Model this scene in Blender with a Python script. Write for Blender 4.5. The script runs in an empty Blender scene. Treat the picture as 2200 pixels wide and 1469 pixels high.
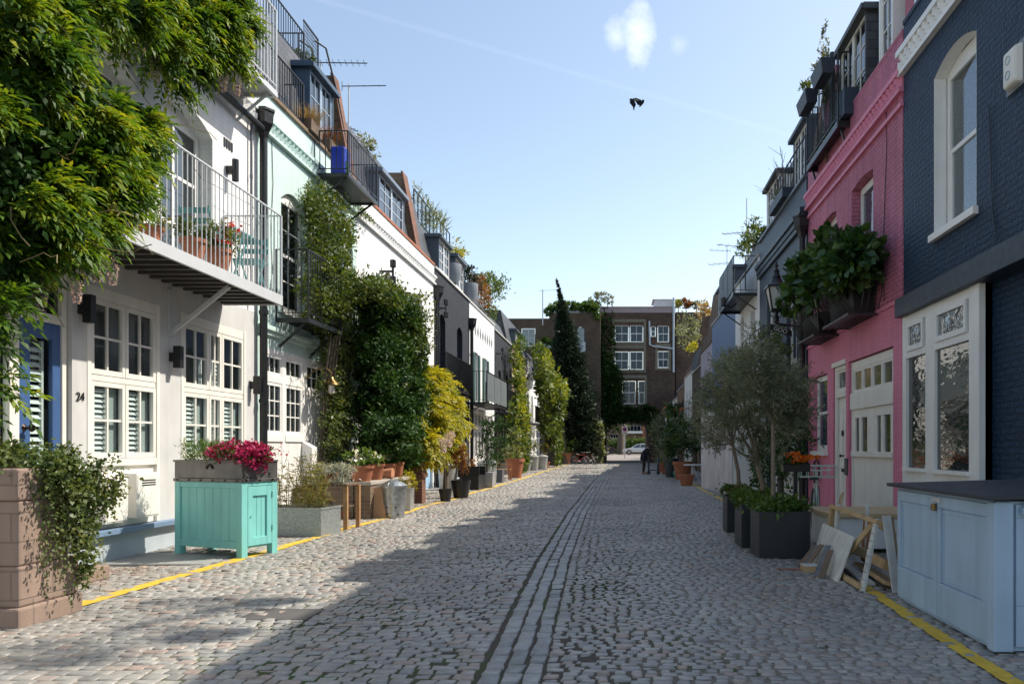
import bpy, bmesh, math, random
import numpy as np
from mathutils import Vector, Matrix
RD = random.Random(7); NR = np.random.default_rng(7)
sc = bpy.context.scene; col = sc.collection
XL, XR, EYE, FOC = -6.14, 4.3, 1.35, 1650.0
ORG = {}
def lp(px, py, d=0):
    y = FOC*(-XL-d)/(1330-px); return y, EYE+(960-py)/FOC*y
def rp(px, py, d=0):
    y = FOC*(XR-d)/(px-1330); return y, EYE+(960-py)/FOC*y
def gp(px, py):
    y = FOC*EYE/(py-960); return (px-1330)/FOC*y, y
def dp(px, py, y): return Vector(((px-1330)/FOC*y, y, EYE+(960-py)/FOC*y))
# facade frames: (along the facade, height, distance out of the wall)
def FL(u, v, d=0): return (XL+d, u, v)
def FR(u, v, d=0): return (XR-d, u, v)
def FB(y0): return lambda u, v, d=0: (u, y0-d, v)
def FW(u, v, d=0): return (u, d, v)          # plain world axes: x, z, y

# ------------------------------------------------------------------ objects
def tag(o, label=None, cat=None, group=None, kind=None):
    if label: o['label'] = label
    if cat: o['category'] = cat
    if group: o['group'] = group
    if kind: o['kind'] = kind
    return o
def thing(name, label, cat, loc=(0, 0, 0), rotz=0, group=None):
    o = bpy.data.objects.new(name, None); col.objects.link(o)
    o.empty_display_size = .2
    o.location = loc; o.rotation_euler = (0, 0, rotz); ORG[o.name] = Vector(loc)
    return tag(o, label, cat, group)
def dup(root, loc, rotz=0, label=None, scale=None):
    def cp(o, par):
        c = o.copy(); col.objects.link(c)
        if par is not None: c.parent = par
        ORG[c.name] = Vector(loc)
        for ch in list(o.children): cp(ch, c)
        return c
    r = cp(root, None); r.location = loc; r.rotation_euler = (0, 0, rotz)
    if label: r['label'] = label
    if scale: r.scale = scale if hasattr(scale, '__len__') else (scale,)*3
    return r
class MB:
    def __init__(s, local=False): s.v = []; s.f = []; s.local = local
    def sheet(s, F, u0, u1, v0, v1, d): s.poly([F(u0, v0, d), F(u1, v0, d), F(u1, v1, d), F(u0, v1, d)])
    def poly(s, pts):
        n = len(s.v); s.v += [tuple(p) for p in pts]; s.f.append(tuple(range(n, n+len(pts))))
    def hexa(s, p):                              # p: 8 corners, bottom ring then top ring
        n = len(s.v); s.v += [tuple(q) for q in p]
        for a in ((0,3,2,1),(4,5,6,7),(0,1,5,4),(1,2,6,5),(2,3,7,6),(3,0,4,7)): s.f.append(tuple(n+i for i in a))
    def box(s, F, u0, u1, v0, v1, d0, d1):
        s.hexa([F(u0,v0,d0),F(u1,v0,d0),F(u1,v0,d1),F(u0,v0,d1),F(u0,v1,d0),F(u1,v1,d0),F(u1,v1,d1),F(u0,v1,d1)])
    def b3(s, x0, x1, y0, y1, z0, z1, tx=0, ty=0):   # axis box, top grown by tx, ty
        s.hexa([(x0,y0,z0),(x1,y0,z0),(x1,y1,z0),(x0,y1,z0),(x0-tx,y0-ty,z1),(x1+tx,y0-ty,z1),(x1+tx,y1+ty,z1),(x0-tx,y1+ty,z1)])
    def bar(s, p, q, w, h=None, up=(0, 0, 1)):
        p, q = Vector(p), Vector(q); h = h or w; d = (q-p)
        if d.length < 1e-6: return
        d.normalize(); up = Vector(up)
        if abs(d.dot(up)) > .98: up = Vector((1, 0, 0))
        a = d.cross(up).normalized(); b = a.cross(d); a = a*w/2; b = b*h/2
        s.hexa([p-a-b, p+a-b, p+a+b, p-a+b, q-a-b, q+a-b, q+a+b, q-a+b])
    def tube(s, pts, r, n=6, cap=True):
        pts = [Vector(p) for p in pts]; rr = r if hasattr(r, '__len__') else [r]*len(pts)
        base = len(s.v); prev = None
        for i, p in enumerate(pts):
            d = (pts[min(i+1, len(pts)-1)]-pts[max(i-1, 0)]).normalized()
            if prev is None:
                up = Vector((0, 0, 1)) if abs(d.z) < .9 else Vector((1, 0, 0))
                a = d.cross(up).normalized()
            else:
                a = (prev-d*prev.dot(d)).normalized()
            prev = a; b = d.cross(a)
            for k in range(n):
                t = 2*math.pi*k/n; s.v.append(tuple(p+(a*math.cos(t)+b*math.sin(t))*rr[i]))
        for i in range(len(pts)-1):
            for k in range(n):
                k2 = (k+1) % n
                s.f.append((base+i*n+k, base+i*n+k2, base+(i+1)*n+k2, base+(i+1)*n+k))
        if cap:
            s.f.append(tuple(base+k for k in reversed(range(n)))); s.f.append(tuple(base+(len(pts)-1)*n+k for k in range(n)))
    def lathe(s, c, prof, n=18, cap=True):       # prof: (radius, z)
        base = len(s.v)
        for r, z in prof:
            for k in range(n):
                t = 2*math.pi*k/n; s.v.append((c[0]+r*math.cos(t), c[1]+r*math.sin(t), c[2]+z))
        for i in range(len(prof)-1):
            for k in range(n):
                k2 = (k+1) % n
                s.f.append((base+i*n+k, base+i*n+k2, base+(i+1)*n+k2, base+(i+1)*n+k))
        if cap:
            s.f.append(tuple(base+k for k in reversed(range(n)))); s.f.append(tuple(base+(len(prof)-1)*n+k for k in range(n)))
    def ring(s, c, R, r, axis='y', n=24, m=6, a0=0, a1=2*math.pi):
        pts = []
        for i in range(n+1):
            t = a0+(a1-a0)*i/n; x, y = R*math.cos(t), R*math.sin(t)
            pts.append({'y': (c[0]+x, c[1], c[2]+y), 'x': (c[0], c[1]+x, c[2]+y), 'z': (c[0]+x, c[1]+y, c[2])}[axis])
        s.tube(pts, r, m, cap=False)
    def build(s, name, mat, parent=None, at=None, smooth=False, bevel=0, rotz=0, fix=True):
        me = bpy.data.meshes.new(name)
        off = Vector((0, 0, 0))
        if parent is not None and not s.local: off = ORG[parent.name]
        if at is not None and not s.local: off = Vector(at)
        me.from_pydata([(v[0]-off.x, v[1]-off.y, v[2]-off.z) for v in s.v], [], s.f)
        if fix:
            bm = bmesh.new(); bm.from_mesh(me); bmesh.ops.recalc_face_normals(bm, faces=bm.faces); bm.to_mesh(me); bm.free()
        me.materials.append(mat)
        if smooth: me.polygons.foreach_set('use_smooth', [True]*len(me.polygons))
        o = bpy.data.objects.new(name, me); col.objects.link(o)
        if parent is not None: o.parent = parent; ORG[o.name] = ORG[parent.name]
        elif at is not None: o.location = at; o.rotation_euler = (0, 0, rotz); ORG[o.name] = Vector(at)
        else: ORG[o.name] = Vector((0, 0, 0))
        if smooth:
            try:
                me.set_sharp_from_angle(angle=math.radians(40))
            except Exception: pass
        if bevel:
            b = o.modifiers.new('bevel', 'BEVEL'); b.width = bevel; b.segments = 2; b.limit_method = 'ANGLE'
            b.angle_limit = math.radians(50)
        return o
def np_mesh(name, V, Fq, mat, parent=None, at=None, smooth=False, local=False):
    """V (n,3), Fq (m,k) all faces with k corners"""
    me = bpy.data.meshes.new(name); V = np.asarray(V, dtype=np.float32)
    off = Vector((0, 0, 0))
    if not local:
        if parent is not None: off = ORG[parent.name]
        elif at is not None: off = Vector(at)
    V = V-np.array(off, dtype=np.float32)
    m, k = Fq.shape
    me.vertices.add(len(V)); me.vertices.foreach_set('co', V.ravel())
    me.loops.add(m*k); me.loops.foreach_set('vertex_index', Fq.astype(np.int32).ravel())
    me.polygons.add(m); me.polygons.foreach_set('loop_start', np.arange(0, m*k, k, dtype=np.int32))
    if smooth: me.polygons.foreach_set('use_smooth', np.ones(m, dtype=bool))
    me.update(calc_edges=True); me.materials.append(mat)
    o = bpy.data.objects.new(name, me); col.objects.link(o)
    if parent is not None: o.parent = parent; ORG[o.name] = ORG[parent.name]
    elif at is not None: o.location = at; ORG[o.name] = Vector(at)
    else: ORG[o.name] = Vector((0, 0, 0))
    return o
def text(name, s, size, mat, F, u, v, d, parent, flip=False, thick=.004):
    cu = bpy.data.curves.new(name, 'FONT'); cu.body = s; cu.size = size; cu.extrude = thick; cu.align_x = 'CENTER'; cu.align_y = 'CENTER'
    ob = bpy.data.objects.new(name, cu); col.objects.link(ob)
    dg = bpy.context.evaluated_depsgraph_get(); me0 = bpy.data.meshes.new_from_object(ob.evaluated_get(dg))
    bpy.data.objects.remove(ob); mb = MB(); k = -1 if flip else 1
    mb.v = [F(u+k*p.co.x, v+p.co.y, d+p.co.z) for p in me0.vertices]; mb.f = [tuple(p.vertices) for p in me0.polygons]
    return mb.build(name, mat, parent)

# ---------------------------------------------------------------- materials
class NT:
    def __init__(s, name):
        s.m = bpy.data.materials.new(name); s.m.use_nodes = True; s.t = s.m.node_tree; s.t.nodes.clear()
        s.out = s.n('ShaderNodeOutputMaterial')
    def n(s, typ, **kw):
        nd = s.t.nodes.new(typ)
        for k, v in kw.items():
            if k.startswith('_'): setattr(nd, k[1:], v)
            else: nd.inputs[k.replace('__', ' ')].default_value = v
        return nd
    def l(s, a, b): s.t.links.new(a, b)
    def bsdf(s, rough, metal=0, spec=.5):
        b = s.n('ShaderNodeBsdfPrincipled', Roughness=rough, Metallic=metal); b.inputs['Specular IOR Level'].default_value = spec
        s.l(b.outputs[0], s.out.inputs[0]); return b
    def noise(s, vec, scale, detail=4, rough=.55):
        nd = s.n('ShaderNodeTexNoise', Scale=scale, Detail=detail, Roughness=rough); s.l(vec, nd.inputs['Vector']); return nd.outputs['Fac']
    def rng(s, x, a, b, c, d):
        nd = s.n('ShaderNodeMapRange'); s.l(x, nd.inputs[0])
        for i, v in enumerate((a, b, c, d)): nd.inputs[i+1].default_value = v
        return nd.outputs[0]
    def math(s, op, a, b=None):
        nd = s.n('ShaderNodeMath', _operation=op)
        for i, x in enumerate((a, b)):
            if x is None: continue
            if hasattr(x, 'is_output'): s.l(x, nd.inputs[i])
            else: nd.inputs[i].default_value = x
        return nd.outputs[0]
    def mul(s, c, f):                            # colour times value
        nd = s.n('ShaderNodeVectorMath', _operation='SCALE'); s.l(f, nd.inputs['Scale'])
        if hasattr(c, 'is_output'): s.l(c, nd.inputs[0])
        else: nd.inputs[0].default_value = c[:3]
        return nd.outputs[0]
    def mix(s, f, a, b):
        nd = s.n('ShaderNodeMix', _data_type='RGBA')
        for i, x in ((0, f), (6, a), (7, b)):
            if hasattr(x, 'is_output'): s.l(x, nd.inputs[i])
            elif i == 0: nd.inputs[0].default_value = x
            else: nd.inputs[i].default_value = (*x[:3], 1)
        return nd.outputs[2]
    def ramp(s, f, cols):
        nd = s.n('ShaderNodeValToRGB'); e = nd.color_ramp.elements
        while len(e) < len(cols): e.new(.5)
        for i, c in enumerate(cols): e[i].position = i/max(1, len(cols)-1); e[i].color = (*c, 1)
        s.l(f, nd.inputs[0]); return nd.outputs[0]
    def bump(s, h, b, strength, dist):
        nd = s.n('ShaderNodeBump', Strength=strength, Distance=dist); s.l(h, nd.inputs['Height']); s.l(nd.outputs[0], b.inputs['Normal'])
    def pos(s): return s.n('ShaderNodeNewGeometry').outputs['Position']
    def stretched(s, p, k):                      # position with its axes scaled
        nd = s.n('ShaderNodeVectorMath', _operation='MULTIPLY'); s.l(p, nd.inputs[0]); nd.inputs[1].default_value = k; return nd.outputs[0]
def M(name, c, rough=.55, metal=0, var=.12, vs=3, bump=.15, bs=40, spec=.5, streak=0, dist=.004):
    t = NT(name); b = t.bsdf(rough, metal, spec); p = t.pos()
    f = t.rng(t.noise(p, vs), .3, .7, 1-var, 1+var*.6)
    if streak: f = t.math('MULTIPLY', f, t.rng(t.noise(t.stretched(p, (5, 5, .5)), 1.6, 5), .35, .7, 1-streak, 1.03))
    t.l(t.mul(c, f), b.inputs['Base Color'])
    if bump: t.bump(t.noise(p, bs, 5), b, bump, dist)
    if var: t.l(t.rng(t.noise(p, vs*4), .3, .7, rough*.85, min(1, rough*1.12)), b.inputs['Roughness'])
    return t.m
def BR(name, c1, c2, mortar, msize=.009, bump=.7, dist=.012, var=.14, rough=.62, streak=.08, lump=.5, bw=.225, rh=.075, spec=.4):
    """brickwork in courses: u along the wall, z up"""
    t = NT(name); b = t.bsdf(rough, 0, spec); p = t.pos(); sp = t.n('ShaderNodeSeparateXYZ'); t.l(p, sp.inputs[0])
    u = t.math('ADD', sp.outputs[0], sp.outputs[1])
    nz = t.noise(p, 6, 3)
    u2 = t.math('ADD', u, t.math('MULTIPLY', nz, .018)); z2 = t.math('ADD', sp.outputs[2], t.math('MULTIPLY', t.noise(p, 4.3, 2), .016))
    cb = t.n('ShaderNodeCombineXYZ'); t.l(u2, cb.inputs[0]); t.l(z2, cb.inputs[1])
    br = t.n('ShaderNodeTexBrick', Scale=1.0); br.inputs['Brick Width'].default_value = bw; br.inputs['Row Height'].default_value = rh
    br.inputs['Mortar Size'].default_value = msize; br.inputs['Mortar Smooth'].default_value = .35; br.inputs['Bias'].default_value = 0
    for k, c in (('Color1', c1), ('Color2', c2), ('Mortar', mortar)): br.inputs[k].default_value = (*c, 1)
    t.l(cb.outputs[0], br.inputs['Vector'])
    f = t.rng(t.noise(p, .9, 5), .3, .7, 1-var, 1+var*.5)
    if streak: f = t.math('MULTIPLY', f, t.rng(t.noise(t.stretched(p, (4, 4, .4)), 1.5, 5), .35, .7, 1-streak, 1.03))
    t.l(t.mul(br.outputs['Color'], f), b.inputs['Base Color'])
    h = t.math('ADD', t.math('MULTIPLY', br.outputs['Fac'], -1), t.math('MULTIPLY', t.noise(p, 22, 5, .6), lump))
    t.bump(h, b, bump, dist); return t.m
def LEAF(name, cols, trans=.35, rough=.48, tcol=1.5, spec=.35, nsc=2.6):
    t = NT(name); g = t.n('ShaderNodeNewGeometry'); f = t.math('ADD', t.math('MULTIPLY', g.outputs['Random Per Island'], .5), t.rng(t.noise(g.outputs['Position'], nsc, 2), .36, .64, 0, .5)); c = t.ramp(f, cols)
    b = t.n('ShaderNodeBsdfPrincipled', Roughness=rough); b.inputs['Specular IOR Level'].default_value = spec; t.l(c, b.inputs['Base Color'])
    tr = t.n('ShaderNodeBsdfTranslucent'); k = t.n('ShaderNodeVectorMath', _operation='MULTIPLY'); t.l(c, k.inputs[0]); k.inputs[1].default_value = (tcol*1.15, tcol, tcol*.45)
    t.l(k.outputs[0], tr.inputs[0]); mx = t.n('ShaderNodeMixShader'); mx.inputs[0].default_value = trans
    t.l(b.outputs[0], mx.inputs[1]); t.l(tr.outputs[0], mx.inputs[2]); t.l(mx.outputs[0], t.out.inputs[0]); return t.m
def GLASS(name, tint=(.8, .86, .86), wavy=0):
    t = NT(name); lw = t.n('ShaderNodeLayerWeight', Blend=.5); pw = t.math('POWER', lw.outputs['Facing'], 4.0); fr = t.n('ShaderNodeMath', _operation='MULTIPLY_ADD'); t.l(pw, fr.inputs[0]); fr.inputs[1].default_value = .85; fr.inputs[2].default_value = .07; tr = t.n('ShaderNodeBsdfTransparent'); tr.inputs[0].default_value = (*tint, 1)
    gl = t.n('ShaderNodeBsdfGlossy', Roughness=.02); gl.inputs[0].default_value = (.95, .97, 1, 1)
    mx = t.n('ShaderNodeMixShader'); t.l(fr.outputs[0], mx.inputs[0]); t.l(tr.outputs[0], mx.inputs[1]); t.l(gl.outputs[0], mx.inputs[2]); t.l(mx.outputs[0], t.out.inputs[0])
    return t.m
def DGLASS(name, c=(.012, .016, .02), wavy=.02, ws=2.5, spec=.9, st=(1, 1, 1)):
    t = NT(name); b = t.bsdf(.03, 0, spec); b.inputs['Base Color'].default_value = (*c, 1); b.inputs['IOR'].default_value = 1.7
    t.bump(t.noise(t.stretched(t.pos(), st), ws, 2), b, wavy*5, .05); return t.m

WHITE = M('white_gloss_paint', (.80, .79, .765), .4, var=.05, bump=.04, streak=.04)
CREAM = M('cream_paint', (.77, .745, .69), .45, var=.06, bump=.04, streak=.06)
GREYR = M('pale_grey_render', (.56, .56, .555), .7, var=.06, bump=.12, bs=60, streak=.06)
PLINTH = M('blue_grey_plinth', (.42, .47, .52), .65, var=.1, bump=.12)
BLACK = M('black_metal', (.012, .013, .015), .38, var=.1, bump=.05, spec=.5)
GREYM = M('grey_metal', (.52, .54, .56), .42, var=.06, bump=.04)
SILVER = M('galvanised_steel', (.42, .44, .45), .38, metal=.85, var=.3, vs=14, bump=.06)
ZINC = M('weathered_zinc', (.17, .165, .16), .42, metal=.5, var=.3, vs=5, bump=.1, streak=.25)
NAVYP = M('navy_smooth_paint', (.022, .038, .06), .5, var=.1, bump=.06)
TEAL = M('turquoise_paint', (.22, .59, .55), .5, var=.10, vs=2, bump=.12, bs=55, streak=.10)
TEALD = M('faded_teal_paint', (.10, .30, .30), .5, var=.08, bump=.05)
BINBLUE = M('powder_blue_paint', (.37, .49, .62), .55, var=.10, vs=2, bump=.15, bs=35, streak=.12)
FELT = M('roofing_felt', (.03, .035, .045), .6, var=.2, bump=.2, bs=120)
DOORBLUE = M('door_blue_paint', (.055, .115, .27), .38, var=.05, bump=.03)
SKYBLUE = M('sky_blue_paint', (.36, .56, .76), .45, var=.06, bump=.05)
SLATE = BR('slate_tiles', (.06, .065, .075), (.085, .09, .10), (.02, .02, .024), .006, .6, .012, rough=.5, bw=.25, rh=.16, lump=.2)
TERRA = M('terracotta', (.36, .13, .065), .75, var=.2, vs=9, bump=.15, streak=.1)
WOOD = M('pine_wood', (.42, .24, .11), .6, var=.25, vs=6, bump=.15, streak=.15)
OLDWOOD = M('weathered_wood', (.16, .105, .065), .7, var=.25, vs=8, bump=.2, streak=.2)
BARK = M('bark', (.11, .085, .065), .85, var=.3, vs=12, bump=.7, bs=28, dist=.012)
OLIVEBARK = M('olive_bark', (.20, .155, .115), .85, var=.25, vs=12, bump=.7, bs=28, dist=.01)
SOIL = M('potting_soil', (.035, .025, .018), .95, var=.3, vs=20, bump=.8, bs=60, dist=.02)
STONE = BR('sandstone_blocks', (.27, .195, .155), (.31, .225, .18), (.22, .165, .135), .008, .6, .012, var=.2, rough=.8, bw=.40, rh=.215, lump=.5, streak=.15)
BRONZE = M('dark_bronze', (.06, .045, .035), .3, metal=.9, var=.2, bump=.03)
BRASS = M('aged_brass', (.3, .2, .08), .3, metal=.9, var=.2, bump=.03)
YELLOW = M('yellow_road_paint', (.62, .40, .03), .75, var=.22, vs=9, bump=.3, bs=50)
CARD = M('cardboard', (.45, .27, .15), .8, var=.12, bump=.08)
BLUEPL = M('blue_plastic', (.01, .04, .42), .35, var=.05, bump=0)
SHUT = M('white_shutter', (.72, .76, .74), .5, var=.04, bump=0)
CURT = M('net_curtain', (.55, .56, .55), .9, var=.12, vs=8, bump=0)
DARKIN = M('dark_room', (.012, .012, .012), .9, var=0, bump=0)
FROST = M('frosted_lamp_glass', (.62, .62, .58), .35, var=.05, bump=0)
GL = GLASS('window_glass'); DG = DGLASS('dark_window_glass'); DGW = DGLASS('rippled_window_glass', (.022, .032, .030), .022, 2.2, st=(1, 1, 3.4))
DGB = DGLASS('blue_window_glass', (.05, .075, .10), .02)
PINKF = LEAF('magenta_petals', [(.20, .008, .045), (.38, .015, .10), (.46, .06, .17)], .2)
REDF = LEAF('red_petals', [(.5, .02, .01), (.62, .05, .02)], .2)
ORANGEF = LEAF('orange_petals', [(.7, .08, .01), (.75, .22, .02), (.55, .04, .01)], .2)
LILAC = LEAF('lilac_petals', [(.42, .32, .38), (.55, .46, .48), (.36, .27, .36)], .3)
WHITEF = LEAF('white_petals', [(.7, .7, .66), (.8, .8, .76)], .2)
G_WIST = LEAF('wisteria_leaf', [(.012, .038, .006), (.028, .075, .009), (.065, .14, .012), (.16, .23, .018), (.31, .31, .03)], .33, tcol=1.7)
G_IVY = LEAF('ivy_leaf', [(.035, .065, .018), (.07, .11, .028), (.12, .16, .05), (.19, .20, .09)], .32)
G_DARK = LEAF('dark_leaf', [(.008, .028, .007), (.016, .05, .010), (.032, .08, .014), (.06, .115, .02)], .2, rough=.55, spec=.2)
G_JAS = LEAF('jasmine_leaf', [(.02, .05, .012), (.05, .09, .016), (.09, .13, .022), (.14, .15, .03)], .35)
G_GOLD = LEAF('golden_leaf', [(.10, .135, .012), (.20, .225, .02), (.36, .34, .03), (.48, .40, .05)], .4, tcol=1.4)
G_BAMB = LEAF('bamboo_leaf', [(.06, .09, .018), (.12, .14, .025), (.20, .18, .04), (.26, .19, .06)], .35)
G_OLIV = LEAF('olive_leaf', [(.065, .09, .055), (.13, .155, .10), (.21, .235, .165), (.31, .33, .25)], .3)
G_BROAD = LEAF('broad_leaf', [(.012, .04, .014), (.025, .07, .02), (.05, .11, .02), (.09, .15, .025)], .25, rough=.34, spec=.5)
G_FRESH = LEAF('fresh_leaf', [(.05, .11, .02), (.09, .16, .03), (.14, .20, .05)], .35)
G_LIME = LEAF('lime_leaf', [(.06, .10, .015), (.12, .17, .025), (.20, .23, .03), (.27, .26, .04)], .38)
G_PALE = LEAF('pale_leaf', [(.10, .13, .06), (.16, .19, .10), (.24, .26, .17)], .3)
G_CON = LEAF('conifer_needles', [(.007, .018, .010), (.013, .03, .014), (.022, .045, .018)], .1, rough=.6)
G_RED = LEAF('russet_leaf', [(.14, .05, .015), (.22, .09, .03), (.18, .12, .03)], .3)
G_STRAW = LEAF('straw_grass', [(.28, .20, .09), (.36, .26, .13)], .3)
G_HEDGE = LEAF('hedge_leaf', [(.03, .07, .012), (.06, .12, .02), (.10, .17, .03)], .3)

# ------------------------------------------------------------------- leaves
def unit(a): return a/np.maximum(np.linalg.norm(a, axis=1, keepdims=True), 1e-9)
def rnd(n): return unit(NR.normal(size=(n, 3)))
def leafmesh(name, P, D, N, L, W, mat, parent=None, at=None, droop=.15, local=False, hexa=False):
    n = len(P); D = unit(D); S = unit(np.cross(D, N)); N2 = np.cross(S, D)
    L = np.broadcast_to(np.asarray(L, dtype=float), (n,))[:, None]; W = np.broadcast_to(np.asarray(W, dtype=float), (n,))[:, None]
    a = P; b = P+D*L*.42+S*W*.5+N2*W*.12; c = P+D*L-N2*L*droop; d = P+D*L*.42-S*W*.5+N2*W*.12
    if hexa:
        e, f = .26, .66; h = N2*W*.10; V = np.stack([P, P+D*L*e+S*W*.42+h, P+D*L*f+S*W*.46+h-N2*L*droop*.4, c, P+D*L*f-S*W*.46+h-N2*L*droop*.4, P+D*L*e-S*W*.42+h], 1).reshape(-1, 3)
        k = np.arange(n)[:, None]*6; return np_mesh(name, V, np.concatenate([k+np.array([[0, 1, 2, 3]]), k+np.array([[0, 3, 4, 5]])]), mat, parent, at, local=local)
    V = np.stack([a, b, c, d], 1).reshape(-1, 3); Fq = np.arange(4*n).reshape(-1, 4)
    return np_mesh(name, V, Fq, mat, parent, at, local=local)
def blob(c, r, n, nc, cr=.3, shell=.75):
    """leaf points in nc clumps spread through an ellipsoid; returns points and outward directions"""
    c = np.array(c, float); r = np.array(r, float)*np.ones(3)
    k = rnd(nc)*(shell+(1-shell)*NR.random((nc, 1)))*np.where(NR.random((nc, 1)) < .25, .55, 1)
    idx = NR.integers(0, nc, n); q = k[idx]+NR.normal(size=(n, 3))*cr*(.5+NR.random((nc, 1))[idx])*.6
    return c+q*r, unit(q)
def foliage(name, blobs, mat, leaf, parent=None, at=None, nc=30, cr=.3, up=.2, out=.7, down=0, jit=.9, local=False, asp=.45, hexa=False):
    """blobs: (centre, radii, number of leaves)"""
    PP, OO = [], []
    for c, r, n in blobs:
        p, o = blob(c, r, n, max(4, int(nc*n/2500)+6), cr); PP.append(p); OO.append(o)
    P = np.concatenate(PP); O = np.concatenate(OO); n = len(P)
    D = O*out+rnd(n)*jit+np.array([0, 0, up-down]); N = O*.6+rnd(n)*.7+np.array([0, 0, .5])
    L = leaf*(.6+.8*NR.random(n))
    return leafmesh(name, P, D, N, L, L*asp, mat, parent, at, local=local, hexa=hexa)
def tree_limbs(mb, base, top, r0, r1, n=4, spread=.5, length=.8, bend=.1, kids=True):
    base, top = Vector(base), Vector(top); pts = []
    for i in range(7):
        t = i/6; p = base.lerp(top, t)+Vector((RD.uniform(-bend, bend), RD.uniform(-bend, bend), 0))*(t*(1.2-t))
        pts.append(p)
    mb.tube(pts, [r0+(r1-r0)*i/6 for i in range(7)], 8)
    if kids:
        for k in range(n):
            a = 2*math.pi*k/n+RD.random(); p = pts[4+k % 3]
            q = p+Vector((math.cos(a)*spread, math.sin(a)*spread, length*RD.uniform(.6, 1.1)))
            m = p.lerp(q, .5)+Vector((0, 0, -.06)); mb.tube([p, m, q], [r1*.9, r1*.6, r1*.25], 6)

# --------------------------------------------------------- camera and light
cam = bpy.data.cameras.new('camera'); co = bpy.data.objects.new('camera', cam); col.objects.link(co)
cam.sensor_width = 36; cam.lens = 36*FOC/2200; cam.shift_x = (1100-1330)/2200; cam.shift_y = (960-734.5)/2200
cam.clip_start = .1; cam.clip_end = 6000
co.location = (0, 0, EYE); co.rotation_euler = (math.radians(90), 0, 0); sc.camera = co
SUN = Vector((1, .42, 1.3)).normalized()
sl = bpy.data.lights.new('sun', 'SUN'); sl.energy = 3.5; sl.angle = math.radians(.6); sl.color = (1, .925, .80)
so = bpy.data.objects.new('sun', sl); col.objects.link(so); so.rotation_euler = (-SUN).to_track_quat('-Z', 'Y').to_euler(); so.location = (20, 10, 30)
w = bpy.data.worlds.new('World'); sc.world = w; w.use_nodes = True; nt = w.node_tree; nt.nodes.clear()
sky = nt.nodes.new('ShaderNodeTexSky'); sky.sky_type = 'NISHITA'; sky.sun_disc = False
sky.sun_elevation = math.asin(SUN.z); sky.sun_rotation = math.atan2(SUN.x, SUN.y); sky.dust_density = 1.0; sky.air_density = 1.0; sky.ozone_density = 1.0
bg = nt.nodes.new('ShaderNodeBackground'); bg.inputs[1].default_value = .138
wo = nt.nodes.new('ShaderNodeOutputWorld'); nt.links.new(bg.outputs[0], wo.inputs[0])
def wn(t, **k):
    nd = nt.nodes.new(t)
    for a, b in k.items(): setattr(nd, a, b)
    return nd
tc = wn('ShaderNodeTexCoord')
def cloud(prev, direction, scale, thr, soft, gain, ns, stretch=None):
    """a real direction in the sky: distance from it, broken up with noise"""
    d = Vector(direction).normalized()
    sub = wn('ShaderNodeVectorMath', operation='SUBTRACT'); nt.links.new(tc.outputs['Generated'], sub.inputs[0]); sub.inputs[1].default_value = d
    sc_ = wn('ShaderNodeVectorMath', operation='MULTIPLY'); nt.links.new(sub.outputs[0], sc_.inputs[0]); sc_.inputs[1].default_value = scale
    ln = wn('ShaderNodeVectorMath', operation='LENGTH'); nt.links.new(sc_.outputs[0], ln.inputs[0])
    nz = wn('ShaderNodeTexNoise'); nz.inputs['Scale'].default_value = ns; nz.inputs['Detail'].default_value = 6; nz.inputs['Roughness'].default_value = .6
    nt.links.new(tc.outputs['Generated'], nz.inputs['Vector'])
    ad = wn('ShaderNodeMath', operation='MULTIPLY_ADD'); nt.links.new(nz.outputs['Fac'], ad.inputs[0]); ad.inputs[1].default_value = -1.6; nt.links.new(ln.outputs['Value'], ad.inputs[2])
    mr = wn('ShaderNodeMapRange'); nt.links.new(ad.outputs[0], mr.inputs[0])
    for i, v in enumerate((thr, thr-soft, 0, gain)): mr.inputs[i+1].default_value = v
    mx = wn('ShaderNodeMix', data_type='RGBA'); nt.links.new(mr.outputs[0], mx.inputs[0]); nt.links.new(prev, mx.inputs[6]); mx.inputs[7].default_value = (6.6, 6.7, 6.8, 1)
    return mx.outputs[2]
def sdir(px, py): return ((px-1330)/FOC, 1, (960-py)/FOC)
tint = wn('ShaderNodeVectorMath', operation='MULTIPLY'); nt.links.new(sky.outputs[0], tint.inputs[0]); tint.inputs[1].default_value = (1.10, 1.0, .87)
csk = tint.outputs[0]
csk = cloud(csk, sdir(1372, 70), (44, 8, 24), .05, .95, .55, 30)
csk = cloud(csk, sdir(1330, 78), (40, 8, 50), .05, 1.0, .35, 34)
csk = cloud(csk, sdir(1457, 98), (70, 10, 70), .1, 1.1, .18, 30)
pn = Vector(sdir(860, 50)).cross(Vector(sdir(1640, 275))).normalized()      # thin vapour trail along a great circle
dt = wn('ShaderNodeVectorMath', operation='DOT_PRODUCT'); nt.links.new(tc.outputs['Generated'], dt.inputs[0]); dt.inputs[1].default_value = pn
ab = wn('ShaderNodeMath', operation='ABSOLUTE'); nt.links.new(dt.outputs['Value'], ab.inputs[0])
m1 = wn('ShaderNodeMapRange'); nt.links.new(ab.outputs[0], m1.inputs[0])
for i, v in enumerate((.004, .0, 0, .03)): m1.inputs[i+1].default_value = v
mx_ = wn('ShaderNodeMix', data_type='RGBA'); nt.links.new(m1.outputs[0], mx_.inputs[0]); nt.links.new(csk, mx_.inputs[6]); mx_.inputs[7].default_value = (7, 7.2, 7.4, 1); csk = mx_.outputs[2]
nt.links.new(csk, bg.inputs[0])
sc.view_settings.view_transform = 'Standard'; sc.view_settings.look = 'None'; sc.view_settings.gamma = 1; sc.view_settings.exposure = .92
sc.render.resolution_x = 1024; sc.render.resolution_y = 683
sc.cycles.max_bounces = 8; sc.cycles.transparent_max_bounces = 12

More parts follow.
